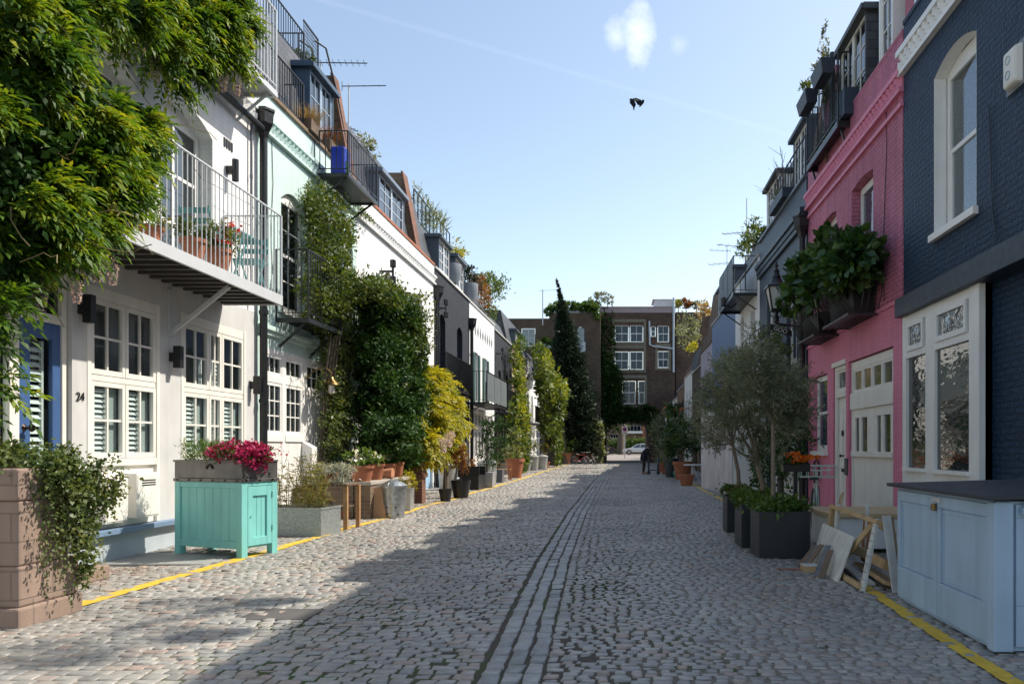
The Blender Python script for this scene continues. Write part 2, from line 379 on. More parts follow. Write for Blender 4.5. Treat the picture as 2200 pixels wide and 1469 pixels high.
# ------------------------------------------------------------------- ground
def gcx(y): return float(np.interp(y, [3, 4.4, 7, 9.3, 16, 30, 50, 66], [-.58, -.64, -.72, -.79, -.87, -.82, -.66, -.6]))
g = MB(); g.poly([(-900, -60, -.09), (900, -60, -.09), (900, 2500, -.09), (-900, 2500, -.09)])
tag(g.build('ground', M('earth_ground', (.16, .145, .125), .9, var=.2), fix=False), kind='structure')
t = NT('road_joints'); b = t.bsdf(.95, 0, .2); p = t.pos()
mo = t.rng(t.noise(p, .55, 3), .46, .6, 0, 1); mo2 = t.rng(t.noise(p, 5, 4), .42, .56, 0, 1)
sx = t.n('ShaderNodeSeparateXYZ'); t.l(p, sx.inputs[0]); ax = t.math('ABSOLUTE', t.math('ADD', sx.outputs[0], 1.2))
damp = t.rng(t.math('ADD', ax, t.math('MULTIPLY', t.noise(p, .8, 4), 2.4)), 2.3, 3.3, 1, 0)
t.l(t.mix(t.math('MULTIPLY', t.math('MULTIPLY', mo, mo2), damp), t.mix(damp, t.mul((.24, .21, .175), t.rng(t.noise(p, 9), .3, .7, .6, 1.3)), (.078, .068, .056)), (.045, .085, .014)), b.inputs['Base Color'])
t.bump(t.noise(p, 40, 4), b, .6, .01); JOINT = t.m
def sett_mat(name, cols, bright=1):
    t = NT(name); b = t.bsdf(.52, 0, .5); p = t.pos(); g = t.n('ShaderNodeNewGeometry')
    c = t.ramp(g.outputs['Random Per Island'], cols)
    f = t.rng(t.noise(p, 14, 5, .65), .3, .7, .72*bright, 1.2*bright); f = t.math('MULTIPLY', f, t.rng(t.noise(p, .45, 5, .6), .3, .7, .74, 1.16))
    t.l(t.mul(c, f), b.inputs['Base Color'])
    t.l(t.rng(t.noise(p, 18), .3, .7, .34, .58), b.inputs['Roughness']); t.bump(t.noise(p, 30, 5, .65), b, .55, .008); return t.m
SETT = sett_mat('granite_setts', [(.215, .212, .20), (.30, .285, .26), (.35, .33, .295), (.255, .255, .245), (.32, .298, .265), (.32, .24, .20)])
CHAN = sett_mat('channel_granite', [(.20, .20, .195), (.27, .265, .255), (.31, .30, .285)])
def setts(stones):
    """stones: (x0, x1, y0, y1, dz) -> chamfered stones in one mesh"""
    A = np.array(stones); n = len(A); V = np.zeros((n, 12, 3)); j = lambda s: NR.normal(size=n)*s
    lev = [(-.002, -.028), (.0025, -.004), (.009, 0.0)]
    tx, ty = NR.normal(size=n)*.02, NR.normal(size=n)*.03
    cx, cy = (A[:, 0]+A[:, 1])/2, (A[:, 2]+A[:, 3])/2
    jx = [j(.006) for _ in range(4)]; jy = [j(.005) for _ in range(4)]
    for k, (ins, z) in enumerate(lev):
        iy = ins*.75
        for q, (sx, sy) in enumerate(((0, 2), (1, 2), (1, 3), (0, 3))):
            x = A[:, sx]+(ins if sx == 0 else -ins)+jx[q]; y = A[:, sy]+(iy if sy == 2 else -iy)+jy[q]
            V[:, k*4+q, 0] = x; V[:, k*4+q, 1] = y; V[:, k*4+q, 2] = z+A[:, 4]+(x-cx)*tx+(y-cy)*ty*(z > -.02)
    f = []
    for k in range(2):
        for q in range(4): f.append((k*4+q, k*4+(q+1) % 4, k*4+4+(q+1) % 4, k*4+4+q))
    f.append((8, 9, 10, 11)); f = np.array(f)
    return V.reshape(-1, 3), (f[None]+12*np.arange(n)[:, None, None]).reshape(-1, 4)
def zw(x, y):
    return .009*math.sin(.9*x+.45*y)*math.sin(.6*y-.4*x)+.006*math.sin(2.1*x+1.3*y)-.022*math.exp(-((x-gcx(y))/.7)**2)
st = []
for side in (0, 1):
    y = 3.3
    while y < 66:
        k = 1.0 if y < 24 else 1.6
        h = RD.uniform(.084, .104)*k if side == 0 else RD.uniform(.064, .080)*k; c = gcx(y); gap = (.013 if side == 0 else .022)*k; gy = (.012 if side == 0 else .014)*k
        a, bnd = (-6.3+RD.uniform(-.1, 0), c-.212) if side == 0 else (c+.2, 4.5); x = a
        while x < bnd-.05:
            ln = (RD.uniform(.085, .155) if side == 0 else RD.uniform(.08, .135))*k; x1 = x+ln
            if bnd-x1 < .07: x1 = bnd
            xm = (x+x1)/2; yo = .05*math.sin(xm*.9+y*.05)+.02*math.sin(xm*2.7+y*.4)
            st.append((x, min(x1, bnd)-gap, y+yo, y+yo+h-gy, zw(xm, y)+RD.gauss(0, .004))); x = x1
        y += h
V, Fq = setts(st); tag(np_mesh('cobbled_road', V, Fq, SETT), kind='structure')
mp = []                                       # moss growing in the joints of the damp middle of the road
for x0, x1, y0, y1, dz in st:
    xm, ym = (x0+x1)/2, (y0+y1)/2
    if ym > 17: continue
    q = math.sin(xm*2.3+ym*1.1)+math.sin(ym*1.7-xm*1.3+1)+.7*math.sin(xm*5.1+ym*3.7)+1.6*math.exp(-((xm+1.9)/1.1)**2-((ym-6.8)/1.9)**2)+.9*math.exp(-((xm+.2)/.7)**2-((ym-9)/2.5)**2)+.8*math.exp(-((xm+1.3)/.8)**2-((ym-10)/2)**2)-1.6
    if q < RD.uniform(.2, 1.5): continue
    for k in range(RD.randrange(20, 46)): mp.append((RD.uniform(x0, x1), y0-.006+RD.gauss(0, .005), dz-.008) if RD.random() < .6 else (x1+.006+RD.gauss(0, .005), RD.uniform(y0, y1), dz-.008))
mp = np.array(mp)
st = []
for k in range(3):
    y = 3.3
    while y < 66:
        ln = RD.uniform(.13, .26) if k != 1 else RD.uniform(.17, .34); c = gcx(y)-.19+k*.127
        st.append((c+.006, c+.115, y, y+ln-.012, zw(c+.06, y)+.003+RD.gauss(0, .003))); y += ln
tag(leafmesh('moss', mp, rnd(len(mp))*.9+np.array([0, 0, .5]), rnd(len(mp)), .011, .009, LEAF('moss_green', [(.02, .05, .006), (.05, .10, .012), (.09, .15, .02)], .2)), kind='stuff')
V, Fq = setts(st); tag(np_mesh('drainage_channel', V, Fq, CHAN), kind='structure')
nx, ny = 75, 420; gx_ = np.linspace(-6.6, 4.75, nx); gy_ = np.concatenate([np.linspace(2, 20, 240), np.linspace(20.1, 66, ny-240)])
V = np.array([(x, y, zw(x, y)-.0085) for y in gy_ for x in gx_]); i = np.arange((nx-1)*(ny-1)); q = i//(nx-1)*nx+i % (nx-1)
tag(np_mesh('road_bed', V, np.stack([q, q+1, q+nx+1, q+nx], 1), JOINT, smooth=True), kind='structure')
def ribbon(name, pts, w, z, mat):
    mb = MB(); prev = None
    for i, (x, y) in enumerate(pts):
        p = Vector((x, y)); q = Vector(pts[min(i+1, len(pts)-1)]); o = Vector(pts[max(i-1, 0)]); d = (q-o).normalized(); nn = Vector((d.y, -d.x))*w/2
        cur = (p-nn, p+nn)
        Z = lambda v: z+zw(v[0], v[1])
        if prev: mb.poly([(*v, Z(v)) for v in (prev[0], prev[1], cur[1], cur[0])])
        prev = cur
    return tag(mb.build(name, mat, fix=False), kind='structure')
def yel(name, fx, y0, y1, w=.115):
    """paint broken by the joints: short strips lying on the stones"""
    ribbon(name, [(fx(y0+(y1-y0)*i/160)+RD.gauss(0, .006), y0+(y1-y0)*i/160) for i in range(161)], w, .0035, YELLOW)
yel('road_marking', lambda y: float(np.interp(y, [6, 9, 12, 16, 30, 62], [-4.66, -4.56, -4.52, -4.42, -4.2, -4.0])), 6.45, 62, .165)
yel('road_marking', lambda y: float(np.interp(y, [4, 6.5, 7.2, 20, 50], [2.28, 2.33, 2.36, 2.62, 2.9])), 4.0, 7.4)
yel('road_marking', lambda y: 2.62+.004*(y-18), 18, 40)
g = MB(); g.b3(-5.95, -4.75, 8.8, 9.75, -.02, .011); tag(g.build('paving_slab', M('slab_grey', (.27, .28, .27), .7, var=.15), bevel=.004), kind='structure')
g = MB(); zc = zw(-2.72, 6.2); g.b3(-3.0, -2.45, 6.0, 6.4, zc-.02, zc+.004); tag(g.build('manhole_cover', M('manhole', (.085, .08, .075), .9, var=.2, bump=.5, bs=60), bevel=.004), 'dark square inspection cover set flush into the cobbled road', 'manhole cover')
# road beyond the archway climbs a little
g = MB(); g.poly([(-40, 66, -.012), (40, 66, -.012), (40, 84, .25), (-40, 84, .25)]); g.poly([(-40, 84, .25), (40, 84, .25), (40, 160, .62), (-40, 160, .62)])
tag(g.build('road', M('far_tarmac', (.24, .21, .19), .85, var=.15), fix=False), kind='structure')
# --------------------------------------------------------- building helpers
def wall_sheet(F, parent, u0, u1, v0, v1, holes, mat, depth=6.0, name='wall', back=True):
    """holes: (ua, ub, va, vb, rise, reveal). A real wall with openings, ends and a back."""
    mb = MB()
    us = sorted({u0, u1} | {h[0] for h in holes} | {h[1] for h in holes}); vs = sorted({v0, v1} | {h[2] for h in holes} | {h[3] for h in holes})
    for i in range(len(us)-1):
        for j in range(len(vs)-1):
            cu, cv = (us[i]+us[i+1])/2, (vs[j]+vs[j+1])/2
            if any(h[0] < cu < h[1] and h[2] < cv < h[3] for h in holes): continue
            mb.poly([F(us[i], vs[j], 0), F(us[i+1], vs[j], 0), F(us[i+1], vs[j+1], 0), F(us[i], vs[j+1], 0)])
    for ua, ub, va, vb, rise, r in holes:
        top = vb-rise
        mb.poly([F(ua, va, 0), F(ub, va, 0), F(ub, va, -r), F(ua, va, -r)])
        for u in (ua, ub): mb.poly([F(u, va, 0), F(u, top, 0), F(u, top, -r), F(u, va, -r)])
        n = 10 if rise else 1; prev = None
        for k in range(n+1):
            t = k/n; u = ua+(ub-ua)*t; z = top+rise*(1-(2*t-1)**2)
            if prev:
                mb.poly([F(prev[0], prev[1], 0), F(u, z, 0), F(u, z, -r), F(prev[0], prev[1], -r)])
                if rise: mb.poly([F(prev[0], prev[1], 0), F(u, z, 0), F(u, vb, 0), F(prev[0], vb, 0)])
            prev = (u, z)
    for u in (u0, u1): mb.poly([F(u, v0, 0), F(u, v1, 0), F(u, v1, -depth), F(u, v0, -depth)])
    if back: mb.poly([F(u0, v0, -depth), F(u1, v0, -depth), F(u1, v1, -depth), F(u0, v1, -depth)])
    return mb.build(name, mat, parent, fix=False)
def window(F, parent, u0, u1, v0, v1, d, cols=2, rows=2, fr=.055, bar=.022, mat=None, glass=None, sash=False, sill=0, name='window', back=None, rise=0, curtain=0):
    mat = mat or WHITE; glass = glass or DG; mb = MB(); th = .05
    mb.box(F, u0, u0+fr, v0, v1, d-th, d); mb.box(F, u1-fr, u1, v0, v1, d-th, d)
    mb.box(F, u0+fr, u1-fr, v0, v0+fr*1.2, d-th, d-.002); mb.box(F, u0+fr, u1-fr, v1-fr-rise, v1, d-th, d-.002)
    iu0, iu1, iv0, iv1 = u0+fr, u1-fr, v0+fr*1.2, v1-fr-rise
    if sash:
        vm = (iv0+iv1)/2; mb.box(F, iu0, iu1, vm-.03, vm+.03, d-th, d-.006)
        mb.box(F, iu0, iu0+.035, iv0, vm-.03, d-th, d-.012); mb.box(F, iu1-.035, iu1, iv0, vm-.03, d-th, d-.012)
    for c in range(1, cols):
        u = iu0+(iu1-iu0)*c/cols; mb.box(F, u-bar/2, u+bar/2, iv0, iv1, d-th+.01, d-.014)
    for r in range(1, rows):
        v = iv0+(iv1-iv0)*r/rows
        if sash and rows == 2: continue
        mb.box(F, iu0, iu1, v-bar/2, v+bar/2, d-th+.012, d-.0155)
    f = mb.build(name, mat, parent)
    g = MB(); g.box(F, iu0-.01, iu1+.01, iv0-.01, iv1+.01, d-.034, d-.028); g.build('pane', glass, f)
    if sill:
        s = MB(); s.box(F, u0-.07, u1+.07, v0-.10, v0-.003, d-.05, sill); s.build('sill', mat, f, bevel=.006)
    if curtain:
        s = MB(); n = 14
        for k in range(n):
            a = iu0+(iu1-iu0)*k/n*curtain; b2 = iu0+(iu1-iu0)*(k+1)/n*curtain
            o1, o2 = (.02 if k % 2 else 0), (0 if k % 2 else .02)
            s.poly([F(a, iv0, d-.09-o1), F(b2, iv0, d-.09-o2), F(b2, iv1, d-.09-o2), F(a, iv1, d-.09-o1)])
        s.build('curtain', CURT, f, fix=False)
    if back:
        s = MB(); s.box(F, iu0-.02, iu1+.02, iv0-.02, iv1+.02, d-back-.02, d-back); s.build('interior', DARKIN, f)
    return f
def shutters(F, parent, u0, u1, v0, v1, d, pitch=.062, mat=None):
    mb = MB(); v = v0+.03; mb.box(F, u0, u0+.03, v0, v1, d-.03, d); mb.box(F, u1-.03, u1, v0, v1, d-.03, d)
    while v < v1-.05:
        mb.hexa([F(u0+.03, v, d), F(u1-.03, v, d), F(u1-.03, v+.006, d), F(u0+.03, v+.006, d), F(u0+.03, v+.045, d-.035), F(u1-.03, v+.045, d-.035), F(u1-.03, v+.051, d-.035), F(u0+.03, v+.051, d-.035)]); v += pitch
    return mb.build('shutter', mat or SHUT, parent)
def door(F, parent, u0, u1, v0, v1, d, mat, knob=BRONZE, knob_u=None, boards=0, panels=True, letter=True):
    mb = MB(); mb.box(F, u0, u1, v0, v1, d-.05, d)
    w_, h_ = u1-u0, v1-v0
    if boards:
        for k in range(boards):
            a = u0+.03+(w_-.06)*k/boards; mb.box(F, a+.005, a+(w_-.06)/boards-.005, v0+.06, v1-.06, d, d+.008)
    elif panels:
        for a, b in ((.08, .46), (.54, .92)):
            for c, e in ((.06, .42), (.52, .92)): mb.box(F, u0+w_*a, u0+w_*b, v0+h_*c, v0+h_*e, d, d+.012)
    o = mb.build('door', mat, parent, bevel=.004)
    k = MB(); ku = knob_u if knob_u else u0+.09; p = Vector(F(ku, v0+h_*.5, d)); q = Vector(F(ku, v0+h_*.5, d+.08))
    k.tube([p, p.lerp(q, .5), p.lerp(q, .7), q], [.02, .012, .032, .026], 10); k.build('handle', knob, o, smooth=True)
    if letter:
        k = MB(); k.box(F, u0+w_*.3, u0+w_*.7, v0+h_*.36, v0+h_*.36+.07, d, d+.012); k.build('letter_plate', knob, o)
    return o
def cornice(F, parent, u0, u1, z0, z1, mat, pitch=.16, d=.1):
    mb = MB(); h = z1-z0
    mb.box(F, u0, u1, z0, z0+h*.2, 0, d*.75); mb.box(F, u0, u1, z1-h*.24, z1, 0, d); mb.box(F, u0, u1, z0+h*.2, z1-h*.24, 0, d*.28)
    n = int((u1-u0)/pitch)
    for r, (a, b) in enumerate(((z0+h*.2, z0+h*.48), (z0+h*.48, z1-h*.24))):
        for k in range(n):
            u = u0+pitch*(k+.25+.5*r)
            if u+pitch*.42 > u1: continue
            p = [F(u-pitch*.12, a, d*.28), F(u+pitch*.62, a, d*.28), F(u+pitch*.25, a, d*.95)]; q = [F(u-pitch*.12, b, d*.28), F(u+pitch*.62, b, d*.28), F(u+pitch*.25, b, d*.95)]
            mb.poly(p); mb.poly(q)
            for i in range(3): mb.poly([p[i], p[(i+1) % 3], q[(i+1) % 3], q[i]])
    return mb.build('cornice', mat, parent)
def coping(F, parent, u0, u1, z, mat, d=.05, h=.07, name='coping'):
    mb = MB(); mb.box(F, u0+.003, u1-.003, z, z+h, -.35, d); return mb.build(name, mat, parent, bevel=.008)
def roof(F, parent, u0, u1, z0, z1, mat=None, s0=-.2, s1=-.65, depth=5.8):
    mb = MB(); mb.hexa([F(u0,z0,s0),F(u1,z0,s0),F(u1,z0,-depth),F(u0,z0,-depth),F(u0,z1,s1),F(u1,z1,s1),F(u1,z1,-depth),F(u0,z1,-depth)])
    return mb.build('roof', mat or SLATE, parent)
def party_wall(F, parent, u, z0, z1, mat, th=.34, s0=-.05, s1=-.5, rise=.32, depth=5.6):
    mb = MB(); mb.hexa([F(u-th/2,z0,s0),F(u+th/2,z0,s0),F(u+th/2,z0,-depth),F(u-th/2,z0,-depth),F(u-th/2,z1+rise,s1),F(u+th/2,z1+rise,s1),F(u+th/2,z1+rise,-depth),F(u-th/2,z1+rise,-depth)])
    o = mb.build('party_wall', mat, parent)
    c = MB(); t2 = th/2+.03
    c.hexa([F(u-t2,z0,s0+.03),F(u+t2,z0,s0+.03),F(u+t2,z0,s0-.02),F(u-t2,z0,s0-.02),F(u-t2,z1+rise+.05,s1+.03),F(u+t2,z1+rise+.05,s1+.03),F(u+t2,z1+rise+.05,s1-.02),F(u-t2,z1+rise+.05,s1-.02)])
    c.build('coping', RBRICK, o); return o
def dormer(F, parent, u0, u1, z0, z1, d=-.2, mat=None, cheek=None, panes=2, rows=3, depth=1.6):
    mat = mat or WHITE
    mb = MB(); mb.box(F, u0, u0+.06, z0, z1, -depth, d); mb.box(F, u1-.06, u1, z0, z1, -depth, d); mb.box(F, u0+.06, u1-.06, z0, z0+.12, -depth, d-.01)
    o = mb.build('dormer', cheek or mat, parent)
    r = MB(); r.box(F, u0-.1, u1+.1, z1, z1+.1, -depth, d+.12); r.box(F, u0-.06, u1+.06, z1+.1, z1+.14, -depth, d+.06); r.build('dormer_roof', cheek or FELT, o, bevel=.01)
    n = max(1, panes)
    for k in range(n):
        a = u0+.06+(u1-u0-.12)*k/n; b = u0+.06+(u1-u0-.12)*(k+1)/n
        window(F, o, a+.004, b-.004, z0+.12, z1, d-.02, 2, rows, fr=.05, mat=mat, name='dormer_window')
    return o
def rail(mb, P, h, sp=.105, r=.012, top=.03, low=.09, closed=False):
    """railing along a list of base points"""
    for a, b in zip(P[:-1], P[1:]):
        a, b = Vector(a), Vector(b); L = (b-a).length; z = Vector((0, 0, 1))
        mb.bar(a+z*h, b+z*h, top, top*.6); mb.bar(a+z*low, b+z*low, top*.7, top*.5)
        n = max(1, int(L/sp))
        for k in range(1, n):
            p = a.lerp(b, k/n); mb.bar(p+z*low, p+z*h, r)
    for p in P: mb.bar(Vector(p), Vector(p)+Vector((0, 0, h)), top, top)
def balcony(F, parent, u0, u1, z, h, d, mat, sp=.11, r=.012, deck=.07, name='balcony', slats=True, panel=None, lip=None):
    mb = MB()
    mb.box(F, u0, u1, z-deck, z, d-.05, d); mb.box(F, u0, u0+.05, z-deck, z-.002, .0, d-.05); mb.box(F, u1-.05, u1, z-deck, z-.002, .0, d-.05)
    if slats:
        n = int((u1-u0)/.06)
        for k in range(n):
            u = u0+.05+(u1-u0-.1)*k/n; mb.box(F, u, u+.03, z-.03, z-.006, .0, d-.05)
    else: mb.box(F, u0+.05, u1-.05, z-.03, z-.006, .0, d-.05)
    o = mb.build(name, mat, parent)
    k = MB(); rail(k, [F(u0+.02, z, .0), F(u0+.02, z, d-.02), F(u1-.02, z, d-.02), F(u1-.02, z, .0)], h, sp, r); k.build('railing', mat, o)
    if panel:
        for i in range(3):
            a = u0+(u1-u0)*i/3; k = MB(); k.box(F, a+.04, a+(u1-u0)/3-.04, z+.06, z+h-.06, d+.002, d+.014); k.build('panel', panel, o)
    for u in (u0+.12, u1-.12): k = MB(); k.bar(F(u, z-.05, d-.08), F(u, z-.5, .02), .035); k.build('bracket', mat, o)
    return o
def pipe(F, name, label, u, z0, z1, d=.09, r=.05, mat=None, hopper=False, extra=None):
    o = thing(name, label, 'drainpipe', F(u, z0, d)); mb = MB()
    mb.tube([F(u, z0, d), F(u, z1, d)]+(extra or []), r, 10); p = mb.build('pipe', mat or BLACK, o, smooth=True)
    z = z0+.6
    while z < z1-.2: k = MB(); k.lathe((F(u, z, d)[0], F(u, z, d)[1], z), [(r*1.25, 0), (r*1.25, .06)], 10); k.build('collar', mat or BLACK, o); z += 1.5
    if hopper:
        h = MB(); c = F(u, z1-.05, d); h.lathe(c, [(r, -.15), (r*1.5, -.02), (r*2.6, .12), (r*2.8, .3), (r*3.1, .32), (r*3.1, .36)], 6); h.build('hopper', mat or BLACK, o)
    return o
def wall_light(F, label, u, z, r=.05, h=.34, square=False):
    o = thing('wall_light', label, 'wall light', F(u, z, 0)); mb = MB(); c = F(u, z, .13)
    if square: mb.box(F, u-.045, u+.045, z-h/2, z+h/2, .06, .16)
    else: mb.lathe((c[0], c[1], z-h/2), [(r*.8, .02), (r, 0), (r, h), (r*.8, h-.02)], 14)
    mb.build('lamp_body', BLACK, o, bevel=.004)
    k = MB(); k.box(F, u-.035, u+.035, z-.06, z+.06, 0, .10); k.build('bracket', BLACK, o); return o
def house(name, label, F, u0, u1, z, mat, holes, loc=None, depth=6.0, z0=-.1, cat='house'):
    o = thing(name, label, cat, F((u0+u1)/2, 0, -depth/2)); wall_sheet(F, o, u0, u1, z0, z, holes, mat, depth); return o

P_WHITE = BR('white_painted_brick', (.78, .785, .775), (.81, .815, .805), (.72, .725, .715), .007, .35, .006, .05, streak=.07)
P_MINT = BR('mint_painted_brick', (.54, .70, .66), (.57, .73, .69), (.50, .65, .61), .007, .35, .006, .05, streak=.06)
MINT = M('mint_smooth_paint', (.54, .69, .65), .55, var=.06, bump=.06, streak=.07)
P_DGREY = BR('charcoal_painted_brick', (.036, .040, .050), (.046, .05, .061), (.028, .032, .04), .009, .8, .015, .1, rough=.75, spec=.2)
P_NAVY = BR('navy_painted_brick', (.006, .038, .092), (.010, .048, .112), (.004, .022, .055), .013, 1, .10, .2, rough=.5, lump=.7, streak=.05, spec=.5)  # mortar colour darkened to paint in the shade of the recessed joints
P_PINK = BR('pink_painted_brick', (.74, .245, .365), (.78, .27, .39), (.63, .19, .30), .011, 1, .08, .16, rough=.65, lump=.9, streak=.2)
PINK = M('pink_smooth_paint', (.68, .22, .33), .6, var=.07, bump=.08, streak=.08)
P_SLATEB = BR('slate_blue_brick', (.04, .062, .092), (.05, .072, .104), (.03, .05, .075), .008, .7, .012, .1, rough=.5)
P_BLUE = BR('blue_painted_brick', (.13, .20, .33), (.15, .22, .36), (.11, .17, .29), .008, .5, .008, .1)
P_LILAC = BR('lilac_painted_brick', (.42, .38, .46), (.47, .43, .50), (.37, .34, .41), .008, .6, .008, .15, streak=.2)
LBRICK = BR('london_stock_brick', (.24, .165, .10), (.17, .105, .065), (.22, .19, .155), .01, .6, .01, .3, rough=.85)
DBRICK = BR('sooty_brick', (.135, .08, .055), (.06, .042, .034), (.075, .065, .055), .01, .5, .01, .35, rough=.9)
RBRICK = BR('red_brick', (.24, .095, .06), (.17, .07, .045), (.20, .16, .13), .01, .6, .01, .25, rough=.85)

# ============================================================ HOUSE 24 (left)
h = thing('house', 'white house with blue glazed door, cream casements and long grey balcony behind the wisteria', 'house', (-9.2, 8.5, 0))
HA = h
wall_sheet(FL, h, 3.0, 13.02, 3.62, 7.45, [(8.35, 9.75, 3.7, 6.2, .22, .26), (10.3, 11.6, 3.7, 6.2, .22, .26)], P_WHITE)
wall_sheet(FL, h, 3.0, 13.02, -.1, 3.62, [(5.0, 6.2, .2, 3.2, 0, .12), (7.35, 8.62, .15, 3.3, 0, .12), (8.86, 10.26, .36, 3.24, 0, .06), (10.76, 12.63, .36, 3.24, 0, .06)], GREYR, name='ground_floor_wall')
mb = MB(); mb.box(FL, 8.66, 13.0, -.1, .30, 0, .025); mb.build('plinth', PLINTH, h)
mb = MB(); mb.box(FL, 8.66, 10.62, .30, .37, .0, .12); mb.build('ledge', M('ledge_blue', (.16, .24, .36), .5), h, bevel=.008)
BLIND = M('blind_grey', (.40, .45, .43), .8, bump=0, var=.1, vs=2)
def casement_unit(u0, u1, splits, name):
    mb = MB(); d = -.02
    mb.box(FL, u0, u0+.07, .37, 3.24, -.06, d+.03); mb.box(FL, u1-.07, u1, .37, 3.24, -.06, d+.03); mb.box(FL, u0+.07, u1-.07, 3.10, 3.24, -.06, d+.02)
    mb.box(FL, u0+.07, u1-.07, .37, 1.20, -.06, d-.01); mb.box(FL, u0+.07, u1-.07, 1.12, 1.21, -.06, d+.03)
    mb.box(FL, u0+.07, u1-.07, 2.13, 2.20, -.06, d+.012)
    o = mb.build('window', CREAM, h, bevel=.006)
    W_ = u1-u0-.14; acc = 0; tot = sum(splits)
    for c in splits:
        a = u0+.07+W_*acc/tot; b = u0+.07+W_*(acc+c)/tot; acc += c
        for lo, hi, sh in ((1.21, 2.13, 1), (2.20, 3.10, 0)):
            nm = 'casement'
            f = MB(); fr = .06; d2 = d+.018
            f.box(FL, a+.006, a+fr, lo+.006, hi-.006, d2-.05, d2); f.box(FL, b-fr, b-.006, lo+.006, hi-.006, d2-.05, d2)
            f.box(FL, a+fr, b-fr, lo+.006, lo+fr+.01, d2-.05, d2-.002); f.box(FL, a+fr, b-fr, hi-fr, hi-.006, d2-.05, d2-.002)
            if c > 1: f.box(FL, (a+b)/2-.013, (a+b)/2+.013, lo+fr, hi-fr, d2-.04, d2-.012)
            f.box(FL, a+fr, b-fr, (lo+hi)/2-.013, (lo+hi)/2+.013, d2-.041, d2-.0135)
            f.box(FL, a+fr-.005, b-fr+.005, lo+fr, lo+fr+.012, d2-.03, d2-.02)
            f.build(nm, CREAM, o)
            g = MB(); g.sheet(FL, a+fr-.01, b-fr+.01, lo+fr-.01, hi-fr+.01, d2-.03); g.build('pane', GL, o, fix=False)
            if sh:
                shutters(FL, o, a+.06, a+.10+(b-a-.14)*.55, lo+.02, hi-.04, d2-.05)
                s = MB(); s.box(FL, a+.11+(b-a-.14)*.55, b-.04, lo+.02, hi-.02, d2-.10, d2-.09); s.build('blind', BLIND, o)
            elif a > 11: shutters(FL, o, a+.08, a+.08+(b-a-.16)*.4, lo, lo+.5, d2-.2)
    s = MB(); s.box(FL, u0+.02, u1-.02, 1.2, 3.2, -.55, -.53); s.box(FL, u0+.02, u0+.03, 1.2, 3.2, -.53, -.1); s.box(FL, u1-.03, u1-.02, 1.2, 3.2, -.53, -.1); s.box(FL, u0, u1, 1.18, 1.2, -.55, -.07)
    s.build('interior', M('room_grey', (.16, .165, .16), .9, bump=0), o)
    return o
casement_unit(8.86, 10.26, [2, 2], 'window'); casement_unit(10.76, 12.63, [2, 1.1, 2], 'window')
for u0, u1, z0, z1, vent in ((9.02, 9.44, .44, .98, 0), (9.60, 10.08, .46, 1.02, 1)):
    mb = MB(); mb.box(FL, u0, u1, z0, z1, -.03, .11); o = mb.build('meter_box', CREAM, h, bevel=.008)
    mb = MB(); mb.box(FL, u0+.02, u1-.02, z0+.02, z1-.02, .11, .118); mb.build('lid', CREAM, o, bevel=.004)
    if vent:
        mb = MB()
        for k in range(3): mb.box(FL, u0+.1, u1-.1, z1-.10-.03*k, z1-.085-.03*k, .117, .121)
        mb.build('vent', BLACK, o)
text('house_number', '24', .135, BLACK, FL, 8.74, 1.92, .012, h)
# blue door in its shallow porch
mb = MB(); d = -.05
for a, b in ((7.36, 7.48), (7.80, 7.93), (8.54, 8.61)): mb.box(FL, a, b, .15, 3.3, -.12, d)
for a, b in ((7.48, 7.80), (7.93, 8.54)): mb.box(FL, a, b, 2.70, 2.80, -.12, d-.004); mb.box(FL, a, b, 3.2, 3.3, -.12, d-.004)
df = mb.build('door_frame', CREAM, h, bevel=.006)
for a, b in ((7.48, 7.80), (7.93, 8.54)):
    g = MB(); g.box(FL, a, b, 2.8, 3.2, -.11, -.10); g.build('pane', DG, df)
mb = MB(); d = -.07
mb.box(FL, 7.93, 8.10, .16, 2.70, -.12, d); mb.box(FL, 8.42, 8.54, .16, 2.70, -.12, d); mb.box(FL, 8.10, 8.42, 2.52, 2.70, -.12, d-.003); mb.box(FL, 8.10, 8.42, .16, .42, -.12, d-.003)
dr = mb.build('door', DOORBLUE, h, bevel=.005)
g = MB(); g.sheet(FL, 8.09, 8.43, .41, 2.53, -.10); g.build('pane', GL, dr, fix=False); shutters(FL, dr, 8.10, 8.36, .42, 2.5, -.125, .08)
k = MB(); p = Vector(FL(8.02, 1.55, -.07)); q = Vector(FL(8.02, 1.55, .03)); k.tube([p, p.lerp(q, .15), p.lerp(q, .5), p.lerp(q, .75), q], [.04, .016, .016, .045, .03], 12); k.build('handle', BRONZE, dr, smooth=True)
k = MB(); k.box(FL, 8.46, 8.51, 1.12, 1.26, -.07, -.05); k.build('lock', GREYM, dr, bevel=.01)
g = MB(); g.sheet(FL, 7.48, 7.80, .4, 2.7, -.09); g.build('pane', GL, df, fix=False); shutters(FL, df, 7.5, 7.78, .4, 2.68, -.13, .08)
g = MB(); g.box(FL, 7.36, 8.6, .1, 3.3, -.32, -.30); g.build('interior', DARKIN, df)
g = MB(); g.box(FL, 5.0, 6.2, .2, 3.2, -.12, -.08); g.build('door', CREAM, h)
# first floor french doors and openings
for a, b in ((8.37, 9.73), (10.32, 11.58)): window(FL, h, a, b, 3.72, 6.18, -.2, 2, 3, fr=.09, bar=.05, rise=.16, curtain=.45)
mb = MB()
for k in range(4): mb.box(FL, 11.92+.075*k, 11.965+.075*k, 6.02, 6.16, .0, .012)
mb.build('air_vent', BRONZE, h)
